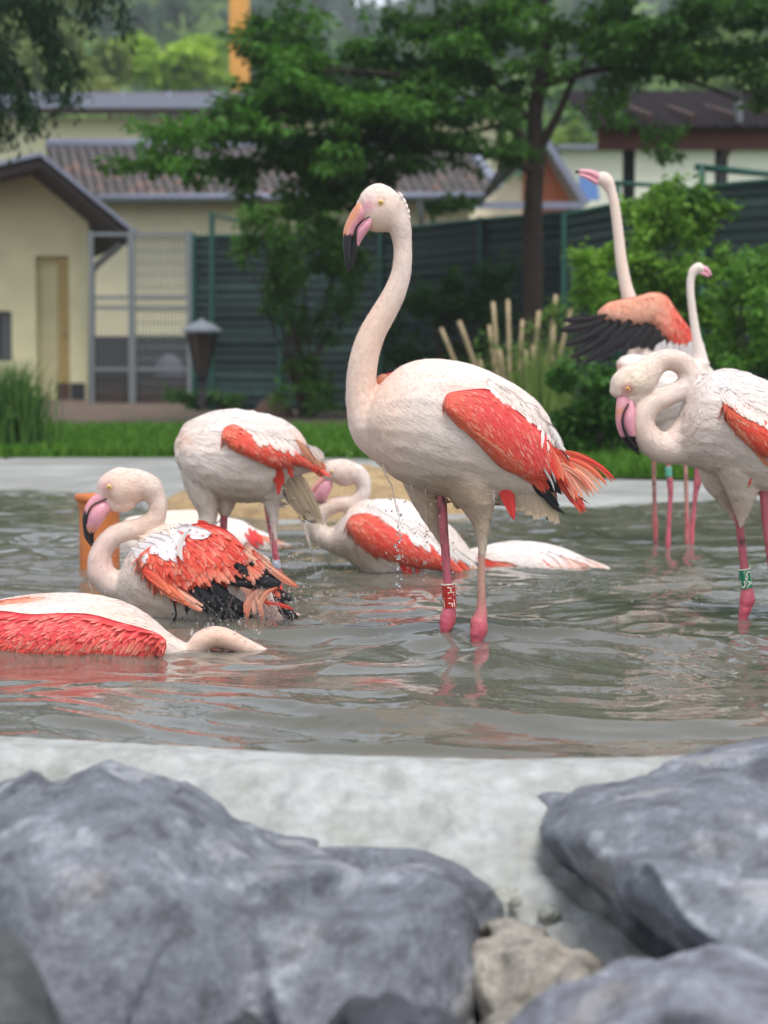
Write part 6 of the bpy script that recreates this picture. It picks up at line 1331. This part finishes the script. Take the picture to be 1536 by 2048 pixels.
w4, _b4 = B.wing([(694, 1042), (703, 1031), (722, 1026), (745, 1030), (775, 1048), (810, 1066), (850, 1080), (885, 1100), (915, 1130), (948, 1165)], [(694, 1052), (704, 1076), (726, 1098), (752, 1112), (790, 1124), (830, 1136), (868, 1140), (900, 1146), (930, 1160), (950, 1172)], 22, coral_cols(.22, .3),
                lambda u, v: (.62 + .25 * u, .72 - .1 * u), 28, 7, 800, lift=.03, seed=28, fall=-72, jit=.12)
for k in range(24):
    x = 735 + k * 8; y = 1016 + k * 4.1 + random.uniform(-6, 3); B.quill((x, y), (x + 34 + random.uniform(-5, 8), y + 32 + random.uniform(-4, 8)), 15, mix(CREAM, WHITE, .5), mix(CREAM, WHITE, .4), 2, -62 + k * 1.3, -80 + k * 1.6, w4, name='scapular_feather', n=7, on=[_b4, B.bvh], lift=(1.8, 3))
for a, b_, ww, c, d in (((835, 1130), (905, 1150), 9, BLACK, -70), ((800, 1122), (868, 1140), 7, BLACK, -76), ((905, 1090), (975, 1148), 13, BLACK, -30), ((915, 1100), (985, 1165), 9, BLACK, -28)): B.quill(a, b_, ww, c * 1.5, c, -2, d, d + 12, w4, name='primary_feather', m=m_black)
for a, b_, ww, c0, c1, d in (((885, 1085), (958, 1178), 18, ORNG, CORAL, -50), ((895, 1100), (975, 1172), 14, ORNG, PALEP, -44), ((905, 1090), (1000, 1172), 12, CREAM, CREAM, -24), ((890, 1070), (940, 1120), 16, WHITE, CREAM, -30), ((870, 1080), (955, 1170), 16, CORAL, ORNG, -56), ((900, 1110), (965, 1176), 14, CORAL, ORNG, -56), ((925, 1120), (990, 1172), 8, PALEP, CREAM, -38)): B.quill(a, b_, ww, c0, c1, 3, d, d + 14, w4, name='tertial_feather', peak=.35)
for a, b_, ww in (((800, 1128), (832, 1168), 16), ((815, 1130), (822, 1160), 12), ((832, 1135), (842, 1168), 12)): B.quill(a, b_, ww, CORAL, CORAL, 1, -84, -86, w4, name='axillary_feather')

# ================================================================== 5. white back of a bird lying low in the water
D5_ = depth_at(1134)
B = Bird(D5_, 'low floating flamingo showing only its white back right of the tall one', base_px=(1080, 1134))
B.loft([(935, 1100, 935, 1160, 20, 0), (962, 1092, 960, 1180, 46, 0), (1000, 1085, 1000, 1190, 68, 0), (1045, 1083, 1045, 1200, 80, 0), (1090, 1088, 1090, 1200, 78, 0), (1135, 1100, 1135, 1195, 62, 0), (1175, 1118, 1175, 1185, 42, 0), (1210, 1132, 1210, 1170, 20, 0), (1232, 1144, 1230, 1158, 6, 0)])
B.tint(1060, 1095, 120, WHITE, .9, 40); B.tint(1150, 1130, 50, PALEP, .5, 20)
B.body(voxel=.006, fold=.004); B.fuzz(5000, 7, 1, .3); B.plumage(750, 40, 10.9, lambda x, y: 1.0 + 0 * x, lift=0.014, seed=44, jit=.12)
cf5 = coral_cols(.6, .2)
for a, b_, ww, c0, c1 in (((950, 1118), (1000, 1136), 24, CORAL, CORAL), ((955, 1124), (1015, 1142), 24, CORAL, ORNG), ((985, 1124), (1050, 1142), 22, CORAL, PALEP), ((1085, 1118), (1130, 1146), 12, CORAL, ORNG), ((1128, 1122), (1172, 1148), 11, CORAL, PALEP), ((975, 1122), (1035, 1142), 20, CORAL, PALEP), ((1000, 1130), (1062, 1147), 16, ORNG, PALEP), ((1080, 1105), (1128, 1146), 26, WHITE, mix(WHITE, PALEP, .6)), ((1095, 1104), (1160, 1148), 24, WHITE, mix(WHITE, PALEP, .7)), ((1118, 1112), (1185, 1150), 22, mix(WHITE, PALEP, .4), PALEP), ((1138, 1118), (1205, 1150), 18, mix(WHITE, PALEP, .5), ORNG), ((1150, 1116), (1226, 1147), 17, WHITE, PALEP), ((1170, 1130), (1222, 1152), 12, ORNG, PALEP), ((1120, 1130), (1150, 1149), 12, ORNG, PALEP)):
    B.quill(a, b_, ww, c0, c1, -3, -76 + max(0, a[0] - 1050) * .28, -78 + max(0, a[0] - 1050) * .30, B.root, name='covert_feather', peak=.4, on=[B.bvh], lift=(2.0, 3.5))

# ================================================================== 6. the bird dipping its head at the lower left
D6_ = depth_at(1292)
B = Bird(D6_, 'nearest flamingo, cut off by the left edge, dipping its head under water', base_px=(150, 1292))
B.loft([(-120, 1260, -120, 1350, 30, 0), (-60, 1220, -60, 1360, 75, 0), (0, 1200, 0, 1370, 105, 0), (60, 1190, 60, 1375, 120, 0), (130, 1186, 130, 1375, 122, 0), (200, 1192, 200, 1370, 110, 0), (255, 1208, 255, 1360, 90, 0), (300, 1235, 300, 1350, 66, 0), (335, 1266, 335, 1340, 44, 0), (362, 1282, 362, 1335, 28, 0), (382, 1292, 382, 1330, 20, 0)])
B.tube([(350, 1312, 26), (375, 1310, 20), (390, 1300, 20, -4), (404, 1284, 22, -6), (428, 1274, 21.5, -8), (458, 1279, 20, -8), (490, 1293, 17, -8), (518, 1304, 14, -8), (545, 1318, 12, -8), (565, 1334, 10, -8)])
B.tint(200, 1230, 120, PEACH, .5, 50); B.tint(450, 1280, 80, mix(PEACH, PALEP, .4), .8); B.tint(80, 1215, 80, WHITE, .5, 30); B.tint(30, 1200, 40, ORNG, .5, 14)
B.fold_mask = lambda q: .35 + 0 * q[:, 0]
B.body(voxel=.0045, fold=.004); B.fuzz(9000, 7, .8, .3); B.plumage(1200, 60, 11.6, lambda x, y: ((x < 330)).astype(float), lift=0.005, seed=54, jit=.08)
cf6 = coral_cols(.48, .9)
w6, _b6 = B.wing([(332, 1280), (318, 1268), (285, 1256), (240, 1244), (180, 1228), (120, 1226), (60, 1228), (10, 1222), (-40, 1222), (-90, 1240)], [(333, 1296), (322, 1306), (290, 1318), (240, 1322), (180, 1322), (120, 1318), (60, 1312), (10, 1310), (-40, 1310), (-90, 1300)], 11, lambda u, v, r: (lambda a: (mix(a[0], ROSE, .35), mix(a[1], ROSE, .2)))(cf6(min(1, u + .1), v, r)),
                lambda u, v: (-.72, .55), 30, 8, 1500, lift=.03, seed=38, fall=-110, jit=.16)
for k in range(26):
    x = 322 - k * 13; y = 1300 + random.uniform(-10, 8); c = mix(ROSE, CORAL, random.random()); B.quill((x, y - 22), (x - 20, y + 10), 12, c, mix(c, PALEP, random.uniform(.2, .9)), 2, -134 if x < 250 else -134 + (x - 250) * .9, -134 if x < 250 else -132 + (x - 250) * .9, w6, name='covert_feather', n=6, on=[_b6, B.bvh], lift=(3, 5))
for a, b_, ww in (((60, 1196), (-60, 1216), 18), ((90, 1196), (-20, 1206), 14)): B.quill(a, b_, ww, mix(PEACH, ORNG, .5), ORNG, 3, -40, -30, w6, name='scapular_feather', on=[B.bvh])

# ================================================================== 7. the bird at the right edge
D7_ = depth_at(1243)
B = Bird(D7_, 'flamingo with tightly looped neck and green leg ring at the right edge', base_px=(1490, 1243))
B.tube([(1238, 790, 20, -14), (1244, 772, 26, -14), (1262, 764, 35, -14, .8), (1284, 758, 34, -12, .8), (1300, 738, 27, -6), (1318, 724, 22, 0), (1342, 719, 21, 4), (1366, 729, 22, 6), (1377, 752, 22, 6), (1366, 776, 21, 2), (1340, 790, 21, -4), (1314, 801, 22, -10), (1293, 818, 24, -14), (1285, 845, 24, -16), (1294, 873, 27, -14), (1318, 893, 30, -10), (1350, 893, 37, -5), (1385, 875, 50)])
B.tube([(1245, 790, 12, -16), (1262, 798, 14, -16), (1276, 785, 18, -14)], flow=False)
B.loft([(1372, 800, 1350, 920, 50, 0), (1392, 764, 1378, 930, 78, 0), (1420, 744, 1412, 940, 96, 0), (1460, 738, 1455, 960, 106, 0), (1510, 752, 1500, 985, 110, 0), (1565, 780, 1550, 990, 104, 0), (1620, 820, 1600, 985, 86, 0), (1670, 880, 1650, 980, 56, 0), (1705, 930, 1690, 975, 26, 0)])
B.tube([(1440, 900, 50, 30), (1440, 960, 34, 34, .8), (1452, 1000, 18, 34, .7), (1465, 1035, 6, 34, .6)], flow=False)
B.tube([(1480, 900, 60, -25), (1482, 955, 40, -30), (1485, 1000, 22, -32), (1483, 1030, 11, -32), (1481, 1058, 4, -32)], flow=False)
B.tint(1440, 760, 90, WHITE, .8, 50); B.tint(1270, 760, 40, mix(CREAM, srgb(236, 220, 190)[:3], .6), .8); B.tint(1310, 850, 60, PEACH, .35); B.tint(1460, 1000, 60, TAUPE, .6, 60); B.tint(1350, 730, 50, PEACH, .5, 30); B.tint(1254, 778, 10, srgb(214, 130, 122), .9); B.tint(1246, 796, 10, BEAKP, .9)
B.fold_mask = lambda q: np.clip((q[:, 0] - 1290) / 110, .25, 1)
B.body(voxel=.0044, fold=.0042)
B.fuzz(22000, 7.5, .8, .5)
B.plumage(2850, 26, 7.5, lambda x, y: (x > 1352).astype(float) * (y > 735) * ~((x < 1400) & (y < 800)) * np.where(y > 1000, .6, 1), lift=0.043, seed=64, jit=.35)
B.plumage(1050, 9, 3.1, lambda x, y: ((y > 690) & (x > 1240) & ((x < 1400))).astype(float) * (y < 930), lift=0.027, seed=65, jit=.3, name='neck_feathers')
B.part('upper_beak', rows=[(1236, 784, 1262, 806, 12, -20), (1233, 800, 1256, 816, 13, -22), (1231, 822, 1249, 830, 12, -23), (1231.5, 845, 1245, 850, 10, -23), (1237, 865, 1250, 868, 8, -22), (1246, 882, 1256, 880, 6, -21), (1260, 897, 1266, 892, 4, -20), (1277, 910, 1280, 906, 2, -18)], m=m_beak, n=6,
       colf=beak_cols(lambda x, y: np.clip((y - 872) / 3, 0, 1), wear=lambda x, y: np.clip(.7 - np.abs(y - 826) / 22, 0, 1)))
B.part('lower_beak', rows=[(1256, 800, 1268, 808, 11, -22), (1252, 814, 1272, 826, 13, -25), (1247, 832, 1272, 842, 14, -27), (1246, 850, 1271, 860, 12, -27), (1251, 868, 1272, 872, 9, -26), (1260, 884, 1272, 882, 5, -23), (1274, 902, 1278, 899, 2.5, -20)], m=m_beak, n=6, colf=beak_cols(lambda x, y: np.clip((y - 871) / 3, 0, 1)))
B.part('beak_edge', path=[(1257, 808, 1.4, -35), (1248, 824, 1.7, -38), (1245, 842, 2.2, -38), (1249, 862, 2.8, -36), (1259, 880, 3.4, -31), (1272, 897, 3, -24)], m=m_beak, colf=beak_cols(lambda x, y: 1 + 0 * x), n=4, N=8)
B.eye(1255, 777.5, 4.2, iris=mat('eye_iris_amber', srgb(226, 176, 80), .12))
w7, _b7 = B.wing([(1446, 806), (1453, 797), (1466, 791), (1490, 806), (1515, 828), (1545, 850), (1580, 875), (1620, 900), (1660, 930), (1700, 965)], [(1447, 816), (1454, 842), (1470, 864), (1492, 888), (1518, 908), (1548, 922), (1585, 935), (1620, 945), (1660, 958), (1700, 975)], 24, coral_cols(.12, .0),
                lambda u, v: (.6, .8), 32, 8, 1000, lift=.045, seed=48, fall=-96, jit=.14)
for k in range(22):
    x = 1442 + k * 6.5; y = 778 + k * 4.2 + random.uniform(-10, 3); B.quill((x, y), (x + 18 + random.uniform(-6, 14), y + 34 + random.uniform(-6, 6)), 17, mix(CREAM, WHITE, .4), mix(CREAM, PALEP, .15), random.uniform(-4, 4), -96, -112, w7, name='scapular_feather', n=7, on=[_b7, B.bvh], lift=(2.2, 4.5))
for k in range(12):
    x = 1458 + k * 5; y = 842 + k * 6.0; B.quill((x, y), (x + 26, y + 28), 9, ORNG, mix(ORNG, PALEP, .5), 2, -118, -120, w7, name='forearm_feather', n=6, on=[_b7, B.bvh], lift=(3, 4))
B.quill((1506, 900), (1496, 976), 8, ORNG, CORAL, 5, -74, -68, w7, name='axillary_feather')
B.quill((1503, 925), (1500, 990), 10, CREAM, CREAM, 3, -60, -50, w7, name='flank_feather')
l7 = B.leg([(1466, 960, 9, 6), (1470, 990, 8.5, 6), (1477, 1035, 8.5, 6), (1483, 1084, 8.2, 6), (1489, 1136, 8.5, 6), (1492, 1168, 9.5, 6), (1495, 1180, 12, 6), (1494, 1198, 15, 6), (1490, 1216, 12, 6), (1486, 1235, 9.5, 6), (1484, 1246, 9, 6)], dark=.3)
band(B, l7, (1488.5, 1138), (1494, 1176), 12.5, 6, srgb(26, 120, 88), [('CJK', .55, .86), ('I  D', -.75, .9)], side_line=True)
B.leg([(1525, 955, 10, -34), (1529, 1000, 9, -34), (1534, 1060, 8.5, -34), (1542, 1120, 8.5, -34), (1552, 1190, 10, -34), (1556, 1215, 15, -34), (1554, 1240, 13, -34), (1552, 1262, 10, -34)])

# ================================================================== 8. the bird with raised neck and spread wings, far right
D8_ = depth_at(1084)
B = Bird(D8_, 'distant flamingo with its neck stretched high and black tipped wings spread', base_px=(1330, 1084), group='flamingos in the pond')
B.tube([(1196, 352, 10), (1204, 356, 15), (1213, 364, 15), (1222, 382, 11), (1230, 415, 10.5), (1237, 470, 11), (1243, 525, 12), (1255, 585, 14), (1275, 640, 22), (1300, 690, 36)])
B.loft([(1262, 700, 1262, 760, 30, 0), (1290, 672, 1285, 800, 56, 0), (1330, 682, 1320, 830, 66, 0), (1370, 690, 1360, 835, 62, 0), (1405, 722, 1400, 810, 44, 0), (1440, 760, 1435, 795, 20, 0)])
B.tube([(1315, 820, 22, -10), (1310, 870, 10, -10), (1308, 910, 5, -10)], flow=False); B.tube([(1368, 820, 22, 10), (1370, 870, 10, 10), (1370, 910, 5, 10)], flow=False)
B.tint(1250, 500, 200, mix(CREAM, PEACH, .6), .7)
B.fold_mask = lambda q: (q[:, 1] > 660) * 1.0
B.body(voxel=.007, fold=.008)
for k in range(18): x = 1312 + k * 5.4; B.quill((x, 712 + random.uniform(-4, 8)), (x + random.uniform(-4, 10), 684 + random.uniform(-6, 6)), 13, WHITE, WHITE, 2, -60 + k, -66 + k, B.body_o, name='back_feather', n=5)
B.part('upper_beak', rows=[(1200, 346, 1194, 362, 8, -3), (1186, 340, 1180, 352, 7, -3), (1168, 338, 1164, 347, 5, -3), (1154, 340, 1151, 347, 4, -3)], m=m_beak, colf=beak_cols(lambda x, y: np.clip((1160 - x) / 4, 0, 1)))
B.part('lower_beak', rows=[(1196, 360, 1192, 370, 6, -4), (1180, 352, 1172, 358, 6, -4), (1165, 347, 1158, 352, 4, -4)], m=m_beak, colf=beak_cols(lambda x, y: 0 * x))
w8, _b8 = B.wing([(1198, 622), (1215, 606), (1245, 598), (1275, 592), (1305, 584), (1332, 590), (1352, 618), (1375, 650), (1390, 676), (1394, 700)], [(1196, 628), (1215, 640), (1245, 650), (1278, 648), (1300, 646), (1318, 660), (1335, 680), (1350, 692), (1370, 700), (1390, 706)], 14,
                lambda u, v, r: (lambda c: (c * r.uniform(.9, 1.08), mix(c, PALEP, r.random() * .6)))(mix(mix(PALEP, ORNG, .25 * r.random() + (.3 if v < .25 else 0)), CORAL, np.clip((u - .48) * 4, 0, 1))), lambda u, v: (.2 - .6 * (1 - u), .9), 20, 9, 320, lift=.07, seed=58, fall=-66, jit=.2)
for a, b_, ww, bd in (((1210, 640), (1122, 660), 22, 4), ((1225, 645), (1130, 690), 22, 5), ((1240, 648), (1140, 715), 20, 6), ((1255, 650), (1165, 728), 18, 6), ((1215, 630), (1125, 640), 16, 3), ((1270, 650), (1190, 720), 20, 4), ((1280, 648), (1225, 700), 30, 3), ((1296, 646), (1255, 696), 32, 2), ((1308, 650), (1280, 696), 32, 0), ((1318, 660), (1302, 700), 30, 0), ((1330, 672), (1322, 706), 26, 0), ((1342, 684), (1342, 704), 20, 0), ((1262, 640), (1215, 690), 30, 2), ((1240, 640), (1190, 690), 30, 3), ((1225, 640), (1165, 680), 26, 3)):
    B.quill(a, b_, ww, BLACK * 1.6, BLACK * 1.3, bd, -58, -54, w8, name='primary_feather', m=m_black, peak=.6, tipw=.2)
for a, b_ in (((1300, 690), (1270, 735)), ((1290, 700), (1265, 728))): B.quill(a, b_, 16, CREAM, PALEP, 3, -40, -30, w8, name='tertial_feather')
B.leg([(1308, 880, 4.5, -10), (1308, 940, 4.2, -10), (1309, 1000, 4.2, -10), (1310, 1050, 5.5, -10), (1311, 1070, 4.5, -10), (1311, 1086, 4, -10)], deep=120, dark=.5, tone=srgb(176, 120, 110)[:3])
B.leg([(1370, 880, 4.5, 10), (1371, 930, 4.2, 10), (1373, 1000, 4.2, 10), (1374, 1050, 5, 10), (1374, 1082, 4, 10)], deep=120, tone=srgb(190, 140, 124)[:3])
# ================================================================== 9. its neighbour facing right
D9_ = depth_at(1097)
B = Bird(D9_, 'distant flamingo facing right with a slender upright neck and green ring', base_px=(1370, 1097))
B.tube([(1404, 540, 9), (1398, 535, 11), (1389, 540, 10), (1382, 556, 8), (1381, 585, 8), (1386, 630, 8.5), (1394, 680, 10), (1401, 715, 14), (1398, 750, 24), (1380, 775, 34)])
B.loft([(1405, 740, 1400, 800, 26, 0), (1380, 718, 1375, 836, 52, 0), (1340, 710, 1338, 850, 62, 0), (1300, 712, 1300, 850, 58, 0), (1265, 708, 1270, 830, 44, 0), (1242, 714, 1246, 790, 24, 0), (1235, 724, 1238, 760, 10, 0)])
B.tube([(1340, 835, 22, -10), (1336, 880, 10, -10), (1335, 915, 6, -10)], flow=False); B.tube([(1385, 800, 22, 10), (1392, 870, 10, 10), (1394, 915, 6, 10)], flow=False)
B.tint(1236, 735, 9, ORNG, .6); B.tint(1330, 770, 60, WHITE, .6)
B.fold_mask = lambda q: (q[:, 1] > 720) * 1.0
B.body(voxel=.006, fold=.006)
B.part('upper_beak', rows=[(1402, 531, 1402, 545, 7, 0), (1412, 532, 1410, 545, 6, 0), (1420, 540, 1415, 550, 5, 0), (1424, 552, 1418, 556, 2.5, 0)], m=m_beak, colf=beak_cols(lambda x, y: np.clip((y - 549) / 3, 0, 1)))
B.part('lower_beak', rows=[(1404, 543, 1402, 550, 5, -2), (1412, 545, 1409, 552, 5, -2), (1418, 551, 1414, 557, 2.5, -2)], m=m_beak, colf=beak_cols(lambda x, y: np.clip((y - 552) / 3, 0, 1)))
lg = B.leg([(1336, 900, 5.5, -10), (1337, 935, 5, -10), (1340, 965, 6.5, -10), (1341, 990, 5, -10), (1338, 1040, 4.5, -10), (1336, 1098, 4.5, -10)], deep=120)
B.part('leg_ring', path=[(1337, 936, 7, -10), (1338, 953, 7, -10)], m=mat('green_ring', srgb(90, 160, 140), .5), parent=lg)
B.leg([(1394, 900, 5, 10), (1396, 940, 7, 10), (1395, 965, 8, 10), (1391, 990, 5, 10), (1385, 1050, 4.5, 10), (1383, 1098, 4.5, 10)], deep=120)
# ================================================================== 10. the one lying low behind the bathing pair
D10_ = depth_at(1093)
B = Bird(D10_, 'low floating flamingo with a blood red wing patch behind the bathing one', base_px=(420, 1093))
B.loft([(236, 1060, 236, 1100, 14, 0), (252, 1036, 250, 1130, 34, 0), (290, 1030, 290, 1140, 52, 0), (340, 1022, 340, 1140, 62, 0), (390, 1022, 390, 1140, 64, 0), (440, 1030, 440, 1135, 58, 0), (490, 1046, 490, 1128, 46, 0), (525, 1064, 525, 1120, 30, 0), (555, 1080, 555, 1106, 14, 0)])
B.tint(380, 1030, 80, mix(CREAM, PALEP, .5), .5, 30); B.tint(500, 1070, 60, WHITE, .5)
B.body(voxel=.007, fold=.006)
for a, b_, ww, c0, c1 in (((508, 1060), (528, 1090), 14, CORAL, CORAL), ((498, 1056), (516, 1084), 12, CORAL, ROSE), ((515, 1070), (586, 1094), 14, ORNG, PALEP), ((530, 1080), (584, 1090), 9, PALEP, WHITE), ((490, 1066), (520, 1098), 10, ROSE, CORAL)): B.quill(a, b_, ww, c0 * .9, c1, -2, -46 if a[0] < 515 else -20, -44 if a[0] < 515 else -14, B.root, name='covert_feather', on=[B.bvh])

# ================================================================== ORANGE PIPE standing in the pond
DPi = depth_at(1138)
xp = X(197, DPi); zt = Zp(990, DPi); rp = 40 * DPi / F
def ring_surface(rows, n=40):
    v = [(xp + r_ * math.cos(2 * math.pi * k / n), DPi + r_ * math.sin(2 * math.pi * k / n), z_) for r_, z_ in rows for k in range(n)]
    return MB().add(v, [(i * n + k, i * n + (k + 1) % n, (i + 1) * n + (k + 1) % n, (i + 1) * n + k) for i in range(len(rows) - 1) for k in range(n)])
zq = lambda py: Zp(py, DPi)
pipe = thing('drain_pipe', 'upright orange plastic pipe with a thick collar standing in the pond', 'pipe', (xp, DPi, 0))
m_pipe = mat('orange_plastic', srgb(206, 122, 62), .5, noise=.12, nscale=9, color2=srgb(190, 104, 50), bump=.1, bscale=40)
ring_surface([(rp, -.4), (rp, zq(1018)), (rp * 1.05, zq(1016)), (rp * 1.05, zq(1003)), (rp * .92, zq(1003)), (rp * .92, -.4)]).build('tube', m_pipe, pipe, smooth=False)
ring_surface([(rp * 1.06, zq(1004)), (rp * 1.19, zq(1001)), (rp * 1.22, zq(997)), (rp * 1.22, zq(991)), (rp * 1.17, zq(988)), (rp * 1.05, zq(988)), (rp * .93, zq(990)), (rp * .93, zq(1003))]).build('collar', m_pipe, pipe, smooth=True)

# ================================================================== WATER DROPS AND STRANDS
rd_ = np.random.default_rng(99)
L_ = []
def spray(n, px0, px1, py0, py1, D, r0, r1, sprd=.06, st=1.0):
    for _ in range(int(n * 1.6)):
        L_.append((P(rd_.uniform(px0, px1), rd_.uniform(py0, py1), D + rd_.normal(0, sprd)), 1.05 * (r0 + (r1 - r0) * rd_.random() ** 3) / 1000, st * rd_.uniform(.85, 1.4)))
spray(26, 790, 806, 1010, 1190, D1 - .02, 1.2, 3.4, .012, 1.2); spray(12, 846, 856, 1060, 1160, D1 - .03, 1.0, 2.4, .01)
spray(60, 770, 910, 990, 1160, D1 - .1, .7, 2.2, .05)
drops('falling_drops', L_); L_ = []
spray(300, 340, 630, 1090, 1262, D2_ - .16, .7, 2.7, .05); spray(70, 390, 500, 1190, 1262, D2_ - .18, .9, 2.8, .03); spray(120, 490, 600, 1170, 1258, D2_ - .17, .9, 3.0, .03); spray(60, 200, 280, 1090, 1230, D2_ - .1, .8, 2.0)
spray(180, 420, 680, 960, 1180, D3_ - .12, .8, 2.6, .06); spray(60, 600, 760, 890, 1000, D3_, .8, 2.0, .1); spray(60, 620, 740, 1050, 1140, D4_ - .1, .8, 2.6)
spray(90, 380, 520, 1240, 1310, D6_ - .02, .8, 3.2, .04); spray(60, 640, 760, 1180, 1270, D1, .8, 2.2, .2); spray(60, 1050, 1530, 1150, 1235, 5.2, .9, 2.4, .3)
drops('splash_drops', L_)
mb = MB()
for pts, D, r0, r1 in (([(764, 925), (772, 950), (785, 975), (792, 1010), (797, 1032)], D1 - .10, .0028, .0010), ([(794, 1010), (799, 1032), (796, 1055)], D1 - .10, .001, .0005), ([(849, 972), (850, 1010), (852, 1045), (851, 1078)], D1 - .06, .0016, .0006), ([(822, 966), (824, 985)], D1 - .08, .002, .001), ([(888, 985), (894, 1010)], D1 - .04, .0016, .0008), ([(545, 1000), (543, 1060), (541, 1110)], D3_ - .1, .0016, .0008), ([(606, 1040), (618, 1080), (628, 1120), (632, 1150)], D3_ - .06, .0045, .0015), ([(598, 1034), (612, 1070), (622, 1100)], D3_ - .06, .003, .001), ([(640, 1040), (634, 1068), (640, 1100)], D4_ - .1, .003, .001), ([(712, 1082), (709, 1100), (712, 1120)], D4_ - .1, .002, .001),
                       ([(338, 1190), (326, 1212), (306, 1226)], D2_ - .14, .0026, .001), ([(470, 1190), (456, 1215), (450, 1245)], D2_ - .2, .0035, .001), ([(385, 1215), (378, 1235), (382, 1255)], D2_ - .16, .003, .001), ([(905, 1262), (912, 1268), (906, 1278)], D1, .002, .001), ([(540, 1200), (560, 1215), (568, 1240)], D2_ - .18, .002, .001), ([(172, 1160), (180, 1170), (186, 1186)], D2_ - .03, .003, .001)):
    A = catmull(np.array([tuple(P(x, y, D)) for x, y in pts]), 5); strand(mb, [Vector(q) + Vector((random.uniform(-.001, .001), 0, 0)) for q in A], r0, r1)
mb.build('water_strands', m_drop, smooth=True, kind='stuff')
# thrown sheets of water standing on the surface
mb = MB()
for px, py, D, h_, n_ in ((430, 1262, D2_ - .2, .05, 22), (350, 1248, D2_ - .16, .035, 12), (580, 1256, D2_ - .16, .03, 12), (250, 1210, D2_ - .1, .02, 8), (460, 1255, D2_ - .2, .045, 7), (520, 1250, D2_ - .2, .03, 6), (378, 1250, D2_ - .15, .04, 6), (1125, 1165, 5.6, .03, 2), (1220, 1235, 5.1, .03, 2), (700, 1240, 4.9, .02, 3), (1345, 1200, 5.4, .02, 2), (630, 1150, D3_, .03, 5)):
    for k in range(n_):
        b0 = P(px + rd_.uniform(-22, 22), py, D + rd_.uniform(-.04, .04)); b0.z = -.005; tip = b0 + Vector((rd_.uniform(-.02, .02), rd_.uniform(-.01, .01), h_ * rd_.uniform(.4, 1.1)))
        mb.tube([b0, b0.lerp(tip, .4) + Vector((rd_.uniform(-.006, .006), 0, 0)), b0.lerp(tip, .8), tip], [.003, .0022, .0014, .0022], 6)
mb.build('water_spikes', m_drop, smooth=True, kind='stuff')
# white floating feather and a few bubbles
